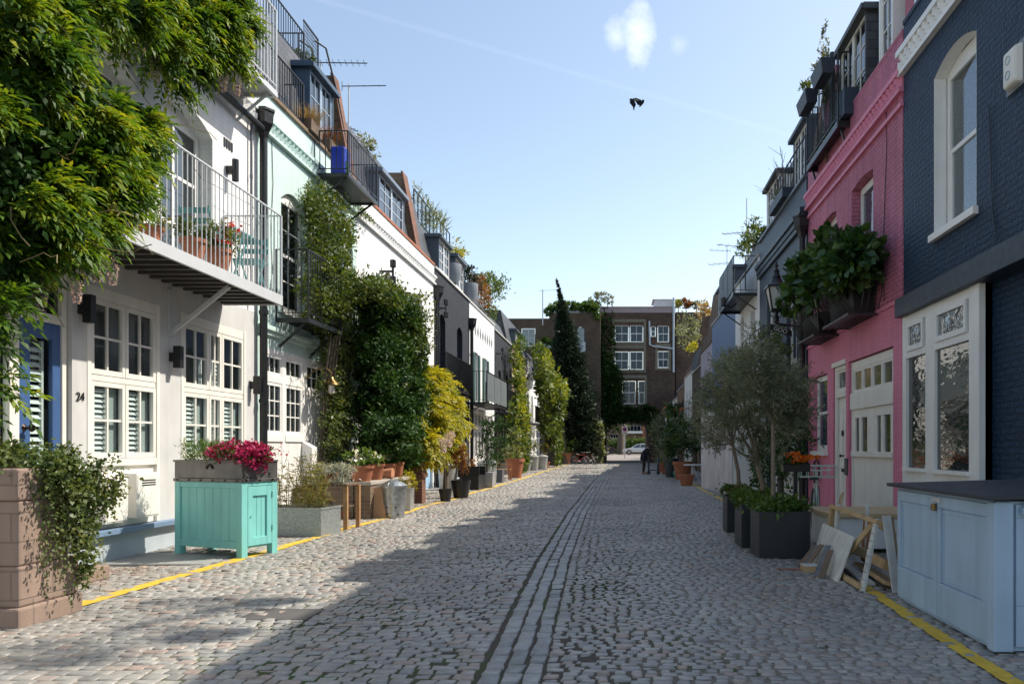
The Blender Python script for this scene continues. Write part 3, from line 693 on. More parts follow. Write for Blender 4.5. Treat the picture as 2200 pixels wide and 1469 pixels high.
# grey balcony
mb = MB(); z = 3.68
mb.box(FL, 6.6, 11.9, 3.54, z+.01, .89, .93); mb.box(FL, 11.86, 11.9, 3.54, z+.008, .02, .89); mb.box(FL, 6.6, 11.86, z-.035, z, .02, .89)
for k in range(21):
    pass
bl = mb.build('balcony', GREYM, h)
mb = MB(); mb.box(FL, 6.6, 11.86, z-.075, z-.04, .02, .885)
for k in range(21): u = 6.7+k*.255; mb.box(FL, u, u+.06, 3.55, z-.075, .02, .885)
mb.build('joists', M('shade_dark_joists', (.075, .07, .065), .6), bl)  # deep shade under the deck is put into this dark colour
k = MB(); rail(k, [FL(6.62, z, .91), FL(11.88, z, .91), FL(11.88, z, .03)], 1.24, .106, .011, .03, .0); k.build('railing', GREYM, bl)
k = MB(); k.bar(FL(10.52, 3.55, .80), FL(10.52, 2.92, .02), .05); k.box(FL, 10.46, 10.58, 2.86, 3.5, .0, .02); k.build('bracket', GREYM, bl)
# upper part: eaves gutter, parapet coping, roof terrace
cornice(FL, h, 3.0, 13.02, 6.78, 7.08, P_WHITE); coping(FL, h, 3.0, 13.02, 7.45, LBRICK)
k = MB(); k.tube([FL(3.2, 6.86, .14), FL(12.9, 6.70, .14)], .055, 8); k.build('gutter', BLACK, h)
roof(FL, h, 3.0, 13.02, 7.4, 9.55); party_wall(FL, h, 13.0, 7.4, 9.6, LBRICK)
dormer(FL, h, 10.3, 12.3, 7.5, 9.3, -.1, mat=M('pale_blue_frame', (.45, .55, .66), .45), panes=2, rows=3, cheek=M('dormer_grey_blue', (.20, .27, .36), .5))
ub = balcony(FL, h, 10.4, 12.42, 7.08, 1.3, .62, GREYM, .10, .014, .09, name='roof_balcony', slats=False)
pipe(FL, 'drainpipe', 'thick black drainpipe with a hopper head between the white and the mint house', 13.03, 0, 6.75, .11, .062, hopper=True)
pipe(FL, 'drainpipe', 'thin dark pipe clipped to the white wall beside the thick hopper pipe', 12.72, 3.7, 6.9, .05, .02, M('pipe_grey', (.10, .12, .15), .5))
wall_light(FL, 'black tube lamp on the white upper wall beside the balcony door', 12.03, 5.68)
wall_light(FL, 'black box lamp beside the blue door, on the pier above the house number', 8.74, 2.92, square=True, h=.32)
wall_light(FL, 'black box lamp on the grey pier under the balcony strut', 10.51, 2.58, square=True, h=.30)
wall_light(FL, 'black box lamp at the end of the grey wall next to the thick drainpipe', 12.80, 2.38, square=True, h=.30)

# ================================================================ MINT HOUSE
h = thing('house', 'mint green terraced house with white ground floor joinery and black iron balconies', 'house', (-9.2, 15.4, 0)); HM = h
wall_sheet(FL, h, 13.04, 17.92, 3.45, 7.5, [(13.95, 15.0, 3.85, 6.08, .2, .13), (16.75, 17.72, 3.7, 6.05, .2, .13)], P_MINT)
wall_sheet(FL, h, 13.04, 17.92, -.1, 3.45, [(13.18, 16.1, 0, 3.08, 0, .06), (16.5, 17.6, 0, 2.75, 0, .15)], MINT, name='ground_floor_wall')
mb = MB(); mb.box(FL, 13.06, 17.9, 3.38, 3.46, 0, .10); mb.box(FL, 13.06, 17.9, 3.30, 3.38, 0, .05); mb.build('fascia', MINT, h, bevel=.01)
cornice(FL, h, 13.04, 17.92, 6.78, 7.08, P_MINT); coping(FL, h, 13.04, 17.92, 7.5, LBRICK)
mb = MB()                                                          # white joinery
for a, b in ((13.19, 13.28), (13.99, 14.13), (14.88, 15.08), (15.98, 16.09)): mb.box(FL, a, b, 0, 3.08, -.055, .005)
for a, b in ((13.28, 13.99), (14.13, 14.88), (15.08, 15.98)): mb.box(FL, a, b, 2.98, 3.08, -.055, .003)
for a, b in ((13.28, 13.99), (14.13, 14.88)): mb.box(FL, a, b, 2.50, 2.62, -.055, .003); mb.box(FL, a, b, 0, 1.55, -.055, -.015); mb.box(FL, a-.03, b+.03, 1.45, 1.57, -.055, .02)
mb.box(FL, 15.08, 15.98, 2.37, 2.47, -.055, .003)
for k in range(11):
    for a, b in ((13.28, 13.99), (14.13, 14.88)):
        u = a+(b-a)*k/11; mb.box(FL, u+.006, u+(b-a)/11-.006, .05, 1.45, -.015, -.006)
jo = mb.build('joinery', WHITE, h)
for a, b in ((13.28, 13.99), (14.13, 14.88)):
    window(FL, h, a, b, 2.62, 2.98, -.005, 3, 1, fr=.05); window(FL, h, a, b, 1.57, 2.50, -.005, 3, 3, fr=.06)
window(FL, h, 15.08, 15.98, 2.47, 2.98, -.005, 3, 2, fr=.05)
door(FL, h, 15.1, 15.96, 0, 2.37, -.012, WHITE, boards=7, letter=False, knob_u=15.75)
door(FL, h, 16.52, 17.58, 0, 2.73, -.12, TEALD, boards=6, letter=False)
mb = MB(); mb.hexa([FL(14.86, .78, .0), FL(15.12, .78, .0), FL(15.12, .78, .20), FL(14.86, .78, .20), FL(14.86, 1.46, 0), FL(15.12, 1.46, 0), FL(15.12, 1.34, .20), FL(14.86, 1.34, .20)]); mb.build('letter_box', WHITE, h, bevel=.006)
window(FL, h, 13.97, 14.98, 3.87, 6.06, -.07, 2, 4, fr=.07, sash=True, sill=.06, rise=.14, mat=WHITE)
window(FL, h, 16.77, 17.7, 3.72, 6.03, -.07, 2, 4, fr=.07, sash=True, rise=.14, mat=WHITE)
balcony(FL, h, 13.72, 15.36, 3.66, 1.22, .60, BLACK, .11, .014, .08)
balcony(FL, h, 16.55, 17.8, 3.66, 1.22, .35, BLACK, .11, .014, .08, slats=False)
roof(FL, h, 13.04, 17.92, 7.5, 9.6); party_wall(FL, h, 17.9, 7.45, 9.6, LBRICK)
dormer(FL, h, 15.75, 17.05, 7.55, 9.12, -.2, mat=M('dormer_blue_frame', (.30, .40, .52), .45), cheek=M('dormer_blue', (.045, .085, .14), .45), panes=2)
k = MB(); rail(k, [FL(13.05, 7.57, -.03), FL(15.0, 7.57, -.03), FL(15.0, 7.57, -.4)], .85, .10, .014); k.build('parapet_railing', BLACK, h)
k = MB(); rail(k, [FL(9.5, 9.62, -.72), FL(16.7, 9.62, -.72), FL(16.7, 9.62, -2.4)], .72, .11, .014); k.build('terrace_railing', BLACK, h)
k = MB()                                                            # wire mesh screen on the terrace corner
for i in range(12):
    k.bar(FL(16.7, 9.62+i*.09, -.72), FL(17.5, 9.62+i*.09, -.72), .008); k.bar(FL(16.7+i*.07, 9.62, -.72), FL(16.7+i*.07, 10.6, -.72), .008)
k.bar(FL(16.7, 10.62, -.72), FL(17.5, 10.62, -.72), .03); k.bar(FL(17.5, 9.6, -.72), FL(17.5, 10.62, -.72), .03)
k.build('mesh_screen', BLACK, h)
k = MB()
for dd in (-.62, -.95): k.tube([FL(17.3, 10.5, dd-.1), FL(17.45, 10.4, dd+.1), FL(17.75, 9.5, dd+.25), FL(17.85, 8.4, dd+.42)], .022, 6)
k.build('escape_ladder', BLACK, h)
balcony(FL, h, 15.45, 17.35, 6.86, .85, .7, BLACK, .10, .014, .06, name='roof_balcony')

# ====================================================== WHITE BRICK HOUSE
h = thing('house', 'long white brick house with red coping and light blue door, behind the dark green bush', 'house', (-9.2, 21.7, 0)); HW = h
wall_sheet(FL, h, 17.94, 25.5, -.1, 7.36, [(20.0, 20.95, 3.9, 6.0, .25, .18), (23.0, 24.0, 3.9, 6.0, .25, .18), (24.1, 25.3, 0, 2.5, 0, .12), (18.6, 20.4, 0, 2.6, 0, .12), (21.2, 23.2, 0.9, 2.6, 0, .12)], P_WHITE)
cornice(FL, h, 17.94, 25.5, 6.72, 7.0, P_WHITE, .2); coping(FL, h, 17.94, 25.5, 7.36, TERRA, .03, .08)
for a, b in ((20.02, 20.93), (23.02, 23.98)): window(FL, h, a, b, 3.92, 5.98, -.12, 1, 2, fr=.10, rise=.2, sash=True, glass=DGB)
door(FL, h, 24.12, 25.28, 0, 2.48, -.08, SKYBLUE, boards=6); door(FL, h, 18.62, 20.38, 0, 2.58, -.1, TEALD, boards=8); window(FL, h, 21.22, 23.18, .92, 2.58, -.08, 4, 3)
roof(FL, h, 17.94, 25.5, 7.4, 9.4); party_wall(FL, h, 23.7, 7.4, 9.4, LBRICK, .5)
dormer(FL, h, 20.0, 22.3, 7.4, 8.5, -.1, mat=M('dormer_pale', (.48, .55, .63), .45), cheek=M('dormer_lead', (.16, .20, .27), .5), panes=2)
pipe(FL, 'drainpipe', 'black drainpipe with swan neck at the corner of the white and the charcoal house', 25.6, 0, 6.4, .1, .07, hopper=True)

# ====================================================== CHARCOAL HOUSE
h = thing('house', 'charcoal painted brick house with two tall dark arched windows', 'house', (-9.2, 28.4, 0)); HC = h
wall_sheet(FL, h, 25.52, 31.48, -.1, 7.3, [(26.2, 27.15, 3.45, 5.95, .2, .2), (29.1, 30.1, 3.45, 5.95, .2, .2), (26.0, 27.1, 0, 2.5, 0, .12), (27.8, 30.9, 0.1, 2.6, 0, .12)], P_DGREY)
for a, b in ((26.22, 27.13), (29.12, 30.08)): window(FL, h, a, b, 3.47, 5.93, -.17, 1, 3, mat=NAVYP, rise=.15)
door(FL, h, 26.02, 27.08, 0, 2.48, -.08, PLINTH); window(FL, h, 27.82, 30.88, .12, 2.58, -.08, 6, 3, mat=PLINTH)
coping(FL, h, 25.52, 31.48, 7.3, M('pale_coping', (.5, .5, .48), .7), .06); balcony(FL, h, 25.9, 30.3, 3.42, 1.15, .32, BLACK, .12, .02)
roof(FL, h, 25.52, 31.48, 7.3, 8.9)
dormer(FL, h, 26.6, 28.3, 7.4, 8.6, -.1, cheek=M('dormer_slate', (.07, .09, .12), .5), panes=2); dormer(FL, h, 29.3, 30.9, 7.4, 8.6, -.1, cheek=M('dormer_slate_two', (.07, .09, .12), .5), panes=2)
k = MB(); rail(k, [FL(25.6, 8.95, -.7), FL(31.0, 8.95, -.7)], 1.0, .5, .03, .04); k.build('roof_railing', BLACK, h)
k = MB(); k.sheet(FL, 25.7, 28.6, 9.0, 9.9, -.71); k.build('glass_screen', GL, h, fix=False)

# ====================================================== DIAMOND HOUSE
h = thing('house', 'bright white house with a row of dark diamond holes under its roofline and green shutters', 'house', (-9.2, 34.6, 0))
wall_sheet(FL, h, 31.5, 37.78, -.1, 7.3, [(32.6, 33.4, 3.2, 5.4, 0, .2), (34.9, 35.7, 3.2, 5.4, 0, .2), (31.9, 37.3, 0, 2.95, 0, .12)], P_WHITE)
mb = MB()
for k in range(9):
    u = 32.2+k*.6; mb.hexa([FL(u, 6.1, .002), FL(u+.17, 6.35, .002), FL(u, 6.6, .002), FL(u-.17, 6.35, .002)]+[FL(u, 6.1, .02), FL(u+.17, 6.35, .02), FL(u, 6.6, .02), FL(u-.17, 6.35, .02)])
mb.build('diamond_vents', M('vent_grey', (.22, .25, .27), .6), h)
for a in (32.6, 34.9):
    window(FL, h, a+.02, a+.78, 3.22, 5.38, -.12, 2, 4)
    for s in (a-.42, a+.82):
        mb = MB(); mb.box(FL, s, s+.38, 3.25, 5.35, .002, .04)
        for k in range(20): mb.box(FL, s+.04, s+.34, 3.3+k*.1, 3.36+k*.1, .04, .05)
        mb.build('shutter', M('shutter_green', (.05, .12, .10), .5), h)
mb = MB()
for k in range(8): mb.box(FL, 31.92+k*.765, 31.98+k*.765, 0, 2.93, -.1, .0)
mb.box(FL, 31.92, 37.28, 2.1, 2.25, -.1, .01); mb.box(FL, 31.92, 37.28, 2.8, 2.93, -.1, .01); mb.box(FL, 31.92, 37.28, 0, .9, -.1, -.03)
gd = mb.build('garage_doors', WHITE, h)
for k in range(7): window(FL, gd, 31.99+k*.765, 32.67+k*.765, .9, 2.08, -.03, 2, 1, fr=.06); window(FL, gd, 31.99+k*.765, 32.67+k*.765, 2.26, 2.79, -.03, 2, 1, fr=.04)
balcony(FL, h, 30.2, 35.4, 3.12, 1.22, .95, BLACK, .12, .02, panel=M('silver_panel', (.32, .36, .38), .35, metal=.6)); coping(FL, h, 31.5, 37.78, 7.3, M('pale_coping_two', (.55, .55, .53), .7), .05)
roof(FL, h, 31.5, 37.78, 7.3, 8.6)
k = MB(); rail(k, [FL(31.6, 8.65, -.6), FL(37.6, 8.65, -.6)], .8, .3, .03, .04); k.build('roof_railing', BLACK, h)
pipe(FL, 'drainpipe', 'black drainpipe between the charcoal house and the white house with diamond holes', 31.5, 0, 6.3, .1, .07, hopper=True)

def plain_house(label, F, u0, u1, z, mat, win, gf, rf=8.8, gmat=None, wmat=None, bal=None, cop=None, name='house', dm=None, rmat=None, balmat=None):
    o = thing(name, label, 'house', F((u0+u1)/2, 0, -3))
    hs = [(a, b, c, e, .15, .18) for a, b, c, e in win]+[(a, b, c, e, 0, .12) for a, b, c, e, kd in gf]
    wall_sheet(F, o, u0, u1, -.1, z, hs, mat)
    for a, b, c, e in win: window(F, o, a+.02, b-.02, c+.02, e-.02, -.12, 2, 2, mat=wmat, sash=True, rise=.1, sill=.05)
    for a, b, c, e, kd in gf:
        if kd == 'd': door(F, o, a+.02, b-.02, c, e-.02, -.08, gmat or WHITE)
        elif kd == 'w': window(F, o, a+.02, b-.02, c+.02, e-.02, -.08, max(2, int((b-a)/.5)), 3, mat=gmat)
        else: door(F, o, a+.02, b-.02, c, e-.02, -.08, gmat or WHITE, boards=int((b-a)/.16), letter=False)
    coping(F, o, u0, u1, z, cop or M('stone_coping', (.42, .41, .39), .7), .06)
    roof(F, o, u0, u1, z, rf, rmat)
    for a, b in dm or []: dormer(F, o, a, b, z+.05, z+1.25, -.1, cheek=M('dormer_lead_grey', (.08, .10, .13), .5), panes=2, rows=2)
    for a, b, zz, dd in bal or []: balcony(F, o, a, b, zz, 1.15, dd, balmat or BLACK, .13, .02)
    return o
plain_house('narrow charcoal house between the diamond house and the yellow brick house', FL, 37.8, 43.98, 7.1, P_DGREY, [(39.0, 39.9, 3.3, 5.3), (41.6, 42.5, 3.3, 5.3)],
            [(38.3, 41.5, 0, 2.7, 'w'), (42.0, 43.4, 0, 2.5, 'd')], 8.2, gmat=PLINTH, bal=[(38.4, 43.2, 3.1, .6)])
plain_house('yellow brick house half hidden by a column of golden ivy', FL, 44.0, 50.58, 7.1, LBRICK, [(45.0, 46.0, 3.4, 5.4), (47.6, 48.6, 3.4, 5.4)], [(45, 46.2, 0, 2.4, 'd'), (47, 49.8, 0.8, 2.5, 'w')], 9.2, dm=[(46.2, 47.7), (48.6, 50.1)])
plain_house('small white house with black balcony near the far end of the sunny row', FL, 50.6, 56.6, 6.2, P_WHITE, [(51.4, 52.3, 3.2, 5.0), (53.8, 54.7, 3.2, 5.0)], [(51.3, 53.8, 0.6, 2.5, 'w'), (54.6, 55.8, 0, 2.4, 'd')], 8.0, bal=[(51, 56.4, 2.95, .6)], dm=[(52, 54)])
plain_house('last white house of the sunny row with a blue door, against the tall ivy', FL, 56.62, 63.5, 6.0, P_WHITE, [(57.6, 58.6, 3.2, 5.0), (60.2, 61.2, 3.2, 5.0)], [(57.2, 58.6, 0, 2.5, 'd'), (59.4, 61.8, .6, 2.5, 'w')], 8.3, gmat=DOORBLUE, bal=[(57, 61, 2.95, .6)], dm=[(58, 59.5)])
# ================================================================ NAVY HOUSE (right)
h = thing('house', 'navy blue brick house with a white dogtooth cornice and a tall white framed sash window', 'house', (7.3, 7.8, 0)); HN = h
wall_sheet(FR, h, 3.5, 11.6, 3.4, 7.7, [(9.24, 10.48, 4.22, 6.52, .16, .24), (5.0, 6.2, 4.22, 6.52, .16, .24)], P_NAVY)
mb = MB(); mb.box(FR, 9.12, 11.6, -.1, 3.4, -.5, -.05); mb.build('ground_floor_wall', P_NAVY, h)
mb = MB(); mb.box(FR, 3.5, 9.12, -.1, 3.4, -.5, -.14); mb.build('ground_floor_wall', P_NAVY, h)
mb = MB(); mb.box(FR, 3.5, 11.6, 3.4, 3.42, -6, -.5); mb.box(FR, 3.5, 3.6, -.1, 3.4, -6, -.5); mb.build('back_wall', DBRICK, h)
mb = MB(); mb.box(FR, 3.5, 11.66, 3.3, 3.58, -.14, .12); mb.build('fascia', NAVYP, h, bevel=.008)
cornice(FR, h, 3.5, 11.66, 6.95, 7.32, WHITE, .17, .11); coping(FR, h, 3.5, 11.6, 7.7, P_NAVY, .02)
for a, b in ((9.26, 10.46), (5.02, 6.18)):
    w_ = window(FR, h, a, b, 4.24, 6.50, -.17, 1, 2, fr=.09, sash=True, sill=.07, rise=.12, glass=GL, curtain=.42, back=.45)
    s = MB(); e = .006; s.box(FR, b+.02-e, b+.02, 4.22, 6.36, -.17, .002); s.box(FR, a-.02, a-.02+e, 4.22, 6.36, -.17, .002)
    n = 10; prev = None
    for k in range(n+1):
        t_ = k/n; u = a-.02+(b-a+.04)*t_; zz = 6.36+.16*(1-(2*t_-1)**2)-.004
        if prev: s.poly([FR(prev[0], prev[1], .002), FR(u, zz, .002), FR(u, zz, -.17), FR(prev[0], prev[1], -.17)])
        prev = (u, zz)
    s.build('reveal', WHITE, w_, fix=False)
# white shopfront style panel with rippled glass
mb = MB(); d = .03
mb.box(FR, 9.12, 9.38, .0, 3.3, -.14, d); mb.box(FR, 11.44, 11.58, .0, 3.3, -.14, d); mb.box(FR, 10.42, 10.72, .0, 3.3, -.14, d-.004)
for a, b in ((9.38, 10.42), (10.72, 11.44)):
    mb.box(FR, a, b, 0, 1.04, -.14, d-.008); mb.box(FR, a, b, 2.66, 2.76, -.14, d-.008); mb.box(FR, a, b, 3.17, 3.3, -.14, d-.008)
sp = mb.build('shop_window', WHITE, h, bevel=.006)
for a, b in ((9.38, 10.42), (10.72, 11.44)):
    window(FR, sp, a+.06, b-.06, 2.76, 3.17, .045, 1, 1, fr=.06, glass=DGLASS('pale_reflecting_glass', (.14, .16, .17), .25, 3), name='fanlight')
    g = MB(); g.box(FR, a, b, 1.04, 2.66, -.035, -.02); g.build('pane', DGW, sp)
    g = MB(); g.box(FR, a-.02, b+.02, 1.0, 1.05, d-.01, d+.05); g.build('sill', WHITE, sp)
mb = MB(); mb.box(FR, 8.05, 8.3, 2.86, 3.07, -.14, -.13); o = mb.build('air_vent', BLACK, h)
mb = MB()
for k in range(8): mb.box(FR, 8.06, 8.29, 2.87+.025*k, 2.883+.025*k, -.13, -.115)
mb.build('slat', BLACK, o)
o = thing('alarm_box', 'white rounded alarm box high on the navy brick wall', 'alarm box', FR(8.28, 5.5, 0)); mb = MB()
mb.hexa([FR(8.12, 5.22, 0), FR(8.44, 5.22, 0), FR(8.40, 5.24, .11), FR(8.16, 5.24, .11), FR(8.12, 5.66, 0), FR(8.44, 5.66, 0), FR(8.40, 5.62, .11), FR(8.16, 5.62, .11)]); mb.build('case', CREAM, o, bevel=.035)
mb = MB(); mb.box(FR, 8.08, 8.48, 5.2, 5.68, -.0, .025); mb.build('back_plate', M('alarm_grey', (.2, .22, .25), .6), o)
k = MB()
for a, b in ((5.30, 5.40), (5.46, 5.56)): k.ring(FR(8.28, (a+b)/2, .114), .045, .006, 'x', 12, 4)
k.build('emblem', M('emblem_blue', (.35, .48, .6), .5), o)
roof(FR, h, 3.5, 11.6, 7.7, 9.7); dormer(FR, h, 10.9, 11.45, 7.7, 9.3, -.1, cheek=M('dormer_white', (.7, .72, .74), .5), panes=1)

# ================================================================ PINK HOUSE
h = thing('house', 'pink brick house with a white door and garage front and two bulging black planter balconies', 'house', (7.3, 14.5, 0)); HP = h
wall_sheet(FR, h, 11.64, 17.48, 3.6, 7.62, [(13.0, 14.2, 3.75, 6.12, .06, .22), (15.2, 16.3, 3.75, 6.08, .06, .22)], P_PINK)
wall_sheet(FR, h, 11.64, 17.48, -.1, 3.6, [(12.05, 14.4, 0.02, 2.94, 0, .10), (14.56, 15.42, .02, 2.98, 0, .12), (15.86, 16.95, 1.25, 2.88, 0, .12)], BR('pink_brick_smooth', (.66, .205, .32), (.69, .22, .335), (.61, .185, .295), .007, .35, .006, .08, streak=.1), name='ground_floor_wall')
mb = MB(); mb.box(FR, 11.64, 17.48, 3.56, 3.62, 0, .03); mb.build('ledge', PINK, h)
cornice(FR, h, 11.6, 17.5, 6.72, 7.06, PINK, .17, .1); coping(FR, h, 11.64, 17.48, 7.62, P_PINK, .01)
mb = MB(); mb.box(FR, 11.6, 17.5, 6.5, 6.56, 0, .05); mb.build('string_course', PINK, h)
for a, b in ((13.02, 14.18), (15.22, 16.28)): window(FR, h, a, b, 3.77, 6.08, -.16, 1, 2, fr=.12, sash=True, curtain=.5, glass=DGB)
# garage front
mb = MB(); d = -.05
mb.box(FR, 12.07, 12.20, .02, 2.92, -.10, d); mb.box(FR, 14.28, 14.38, .02, 2.92, -.10, d); mb.box(FR, 12.2, 14.28, 2.78, 2.92, -.10, d-.003)
mb.box(FR, 12.07, 14.38, 2.04, 2.34, -.10, d+.03); mb.box(FR, 12.2, 14.28, .03, 1.22, -.10, d-.02); mb.box(FR, 12.18, 14.3, 1.18, 1.27, -.10, d+.04)
mb.box(FR, 13.10, 13.36, 1.2, 2.04, -.10, d-.004); mb.box(FR, 12.2, 14.28, 1.88, 2.04, -.10, d-.007)
for a in (12.2, 12.66, 13.36, 13.82): mb.box(FR, a, a+.14, 1.2, 2.0, -.10, d-.01)
for a in (13.0, 14.18): mb.box(FR, a, a+.1, 1.2, 2.0, -.10, d-.011)
gd = mb.build('garage_door', CREAM, h, bevel=.005)
for k in range(4):
    a = 12.2+.52*k; window(FR, gd, a+.01, a+.51, 2.34, 2.78, d-.01, 1, 1, fr=.05, mat=CREAM, glass=DGLASS('amber_glass', (.20, .15, .08) if k > 1 else (.09, .09, .08), .03), name='fanlight')
for a, b in ((12.34, 12.66), (12.8, 13.0), (13.5, 13.82), (13.96, 14.18)):
    g = MB(); g.box(FR, a-.01, b+.01, 1.25, 1.9, d-.045, d-.04); g.build('pane', DG, gd)
# white front door
mb = MB(); mb.box(FR, 14.58, 14.68, .02, 2.96, -.12, -.03); mb.box(FR, 15.30, 15.40, .02, 2.96, -.12, -.03); mb.box(FR, 14.68, 15.3, 2.86, 2.96, -.12, -.034); mb.box(FR, 14.54, 15.44, 2.93, 3.02, -.1, .03); mb.box(FR, 14.68, 15.3, 2.32, 2.44, -.12, -.02)
o = mb.build('door_frame', CREAM, h, bevel=.005); window(FR, o, 14.68, 15.3, 2.44, 2.86, -.06, 1, 1, mat=CREAM, name='fanlight', glass=DGB)
dr = door(FR, h, 14.69, 15.29, .04, 2.32, -.085, CREAM, letter=True, knob=BRONZE, knob_u=14.99)
k = MB(); k.ring(FR(14.98, 1.62, -.06), .05, .012, 'x', 14, 6); k.build('knocker', BRONZE, dr)
window(FR, h, 15.88, 16.93, 1.27, 2.86, -.07, 1, 2, fr=.10, sash=True, sill=.08, mat=WHITE, curtain=.5, glass=DGB)
mb = MB(); mb.box(FR, 14.42, 14.60, .82, 1.14, .0, .02); o = tag(mb.build('slate_sign', M('sign_slate', (.03, .035, .04), .5, bump=.1), at=FR(14.5, .82, 0), bevel=.004), 'small dark slate plaque by the white door of the pink house', 'sign')
k = MB()
for q in range(5): k.box(FR, 14.45, 14.57-.02*(q % 2), 1.08-.05*q, 1.09-.05*q, .0205, .0225)
k.build('lettering', M('chalk_grey', (.25, .26, .27), .8), o)
# bulging balconies with planters
def belly(u0, u1, z, h0, dd, lab):
    mb = MB(); mb.box(FR, u0, u1, z-.04, z, dd-.06, dd); mb.box(FR, u0, u0+.05, z-.04, z-.001, 0, dd-.06); mb.box(FR, u1-.05, u1, z-.04, z-.001, 0, dd-.06)
    for k in range(5): mb.box(FR, u0+.05, u1-.05, z-.035, z-.005, .02+k*(dd-.08)/5, .02+k*(dd-.08)/5+.04)
    o = mb.build('balcony', M('dark_plum_iron', (.03, .018, .022), .45), h)
    k = MB()
    def hoop(p0, out, t0=0, t1=1):
        pts = []
        for i in range(12):
            t_ = i/11; zz = z+.03+t_*h0; bulge = math.sin(math.pi*min(1, t_*1.25))*.24*(1 if t_ < .8 else (1-t_)/.2)
            if t_ > .8: bulge = .0
            bulge = .24*math.sin(math.pi*min(1, t_/.82))
            pts.append(Vector(p0)+Vector(out)*bulge+Vector((0, 0, t_*h0+.03)))
        k.tube(pts, .011, 5, cap=False)
    n = int((u1-u0)/.10)
    for i in range(n+1): hoop(FR(u0+(u1-u0)*i/n, z, dd-.1), (-1, 0, 0))
    for uu, oy in ((u0, -1), (u1, 1)):
        for i in range(4): hoop(FR(uu, z, (dd-.1)*i/4), (0, oy, 0))
    k.bar(FR(u0, z+h0+.03, 0), FR(u0, z+h0+.03, dd-.1), .03); k.bar(FR(u1, z+h0+.03, 0), FR(u1, z+h0+.03, dd-.1), .03); k.bar(FR(u0, z+h0+.03, dd-.1), FR(u1, z+h0+.03, dd-.1), .035, .025)
    k.build('railing', BLACK, o); return o
belly(12.74, 14.34, 3.58, 1.12, .50, ''); belly(15.0, 16.4, 3.56, 1.12, .50, '')
roof(FR, h, 11.64, 17.48, 7.6, 9.75); party_wall(FR, h, 17.4, 7.6, 9.6, P_PINK); 
mb = MB(); mb.box(FR, 11.6, 12.2, 7.6, 9.7, -1.4, -.25); mb.build('chimney', P_PINK, h); mb = MB(); mb.box(FR, 11.5, 12.3, 9.7, 9.8, -1.5, -.15); mb.build('chimney_cap', OLDWOOD, h)
dormer(FR, h, 13.75, 15.4, 7.6, 9.15, -.12, mat=CREAM, cheek=SLATE, panes=2); dormer(FR, h, 12.35, 13.0, 7.6, 9.3, -.1, mat=WHITE, cheek=WHITE, panes=1)
balcony(FR, h, 14.28, 16.65, 7.42, 1.28, .24, BLACK, .10, .013, .12, name='roof_balcony', slats=False)
pipe(FR, 'drainpipe', 'black drainpipe with hopper heads between the pink house and the slate blue house', 17.55, 0, 6.3, .12, .07, hopper=True)
pipe(FR, 'drainpipe', 'black drainpipe on the dormer above the pink house', 15.5, 7.6, 9.3, .0, .05)

# ========================================================== SLATE BLUE HOUSE
h = thing('house', 'slate blue brick house with white windows and a deep moulded cornice, behind the street lantern', 'house', (7.3, 20.5, 0)); HS = h
wall_sheet(FR, h, 17.62, 23.48, -.1, 7.55, [(18.6, 19.7, 3.4, 6.0, .15, .2), (21.4, 22.3, 3.4, 6.0, .15, .2), (18.0, 20.3, 0, 2.75, 0, .12), (20.9, 22.0, 0, 2.6, 0, .12)], P_SLATEB)
mb = MB(); mb.box(FR, 17.6, 23.5, 6.45, 6.58, 0, .08); mb.box(FR, 17.6, 23.5, 6.72, 6.86, 0, .16); mb.box(FR, 17.6, 23.5, 6.58, 6.72, 0, .11); mb.build('cornice', NAVYP, h, bevel=.01)
coping(FR, h, 17.62, 23.48, 7.55, M('lead_coping', (.14, .17, .21), .5), .07)
for a, b in ((18.62, 19.68), (21.42, 22.28)): window(FR, h, a, b, 3.42, 5.98, -.1, 2, 2, fr=.12, sash=True, rise=.1, glass=DGB)
mb = MB()
for k in range(5): mb.box(FR, 18.02+.565*k-.0, 18.08+.565*k-.06*(k == 4), 0, 2.73, -.1, -.02)
mb.box(FR, 18.02, 20.28, 0, .9, -.1, -.05); mb.box(FR, 18.02, 20.28, 2.62, 2.73, -.1, -.03); gd = mb.build('garage_doors', WHITE, h)
for k in range(4): window(FR, gd, 18.09+.56*k, 18.58+.56*k, .9, 2.62, -.06, 2, 4, fr=.05)
door(FR, h, 20.92, 21.98, 0, 2.58, -.08, WHITE)
mb = MB(); z = 3.3
o = balcony(FR, h, 19.3, 22.6, 3.25, 1.15, .7, BLACK, .6, .02, .08, slats=False)
k = MB()
for zz in (.3, .58, .86): k.bar(FR(19.32, z+zz, .68), FR(22.58, z+zz, .68), .018); k.bar(FR(19.32, z+zz, 0), FR(19.32, z+zz, .68), .018)
k.build('cross_rail', BLACK, o)
roof(FR, h, 17.62, 23.48, 7.5, 9.5); dormer(FR, h, 18.0, 19.4, 7.6, 9.0, -.1, cheek=M('dormer_blue_dark', (.04, .06, .09), .5)); dormer(FR, h, 21.2, 22.9, 7.6, 8.9, -.1)
k = MB(); rail(k, [FR(17.9, 7.62, -.05), FR(21.0, 7.62, -.05)], 1.0, .3, .02, .035); k.build('parapet_railing', BLACK, h)

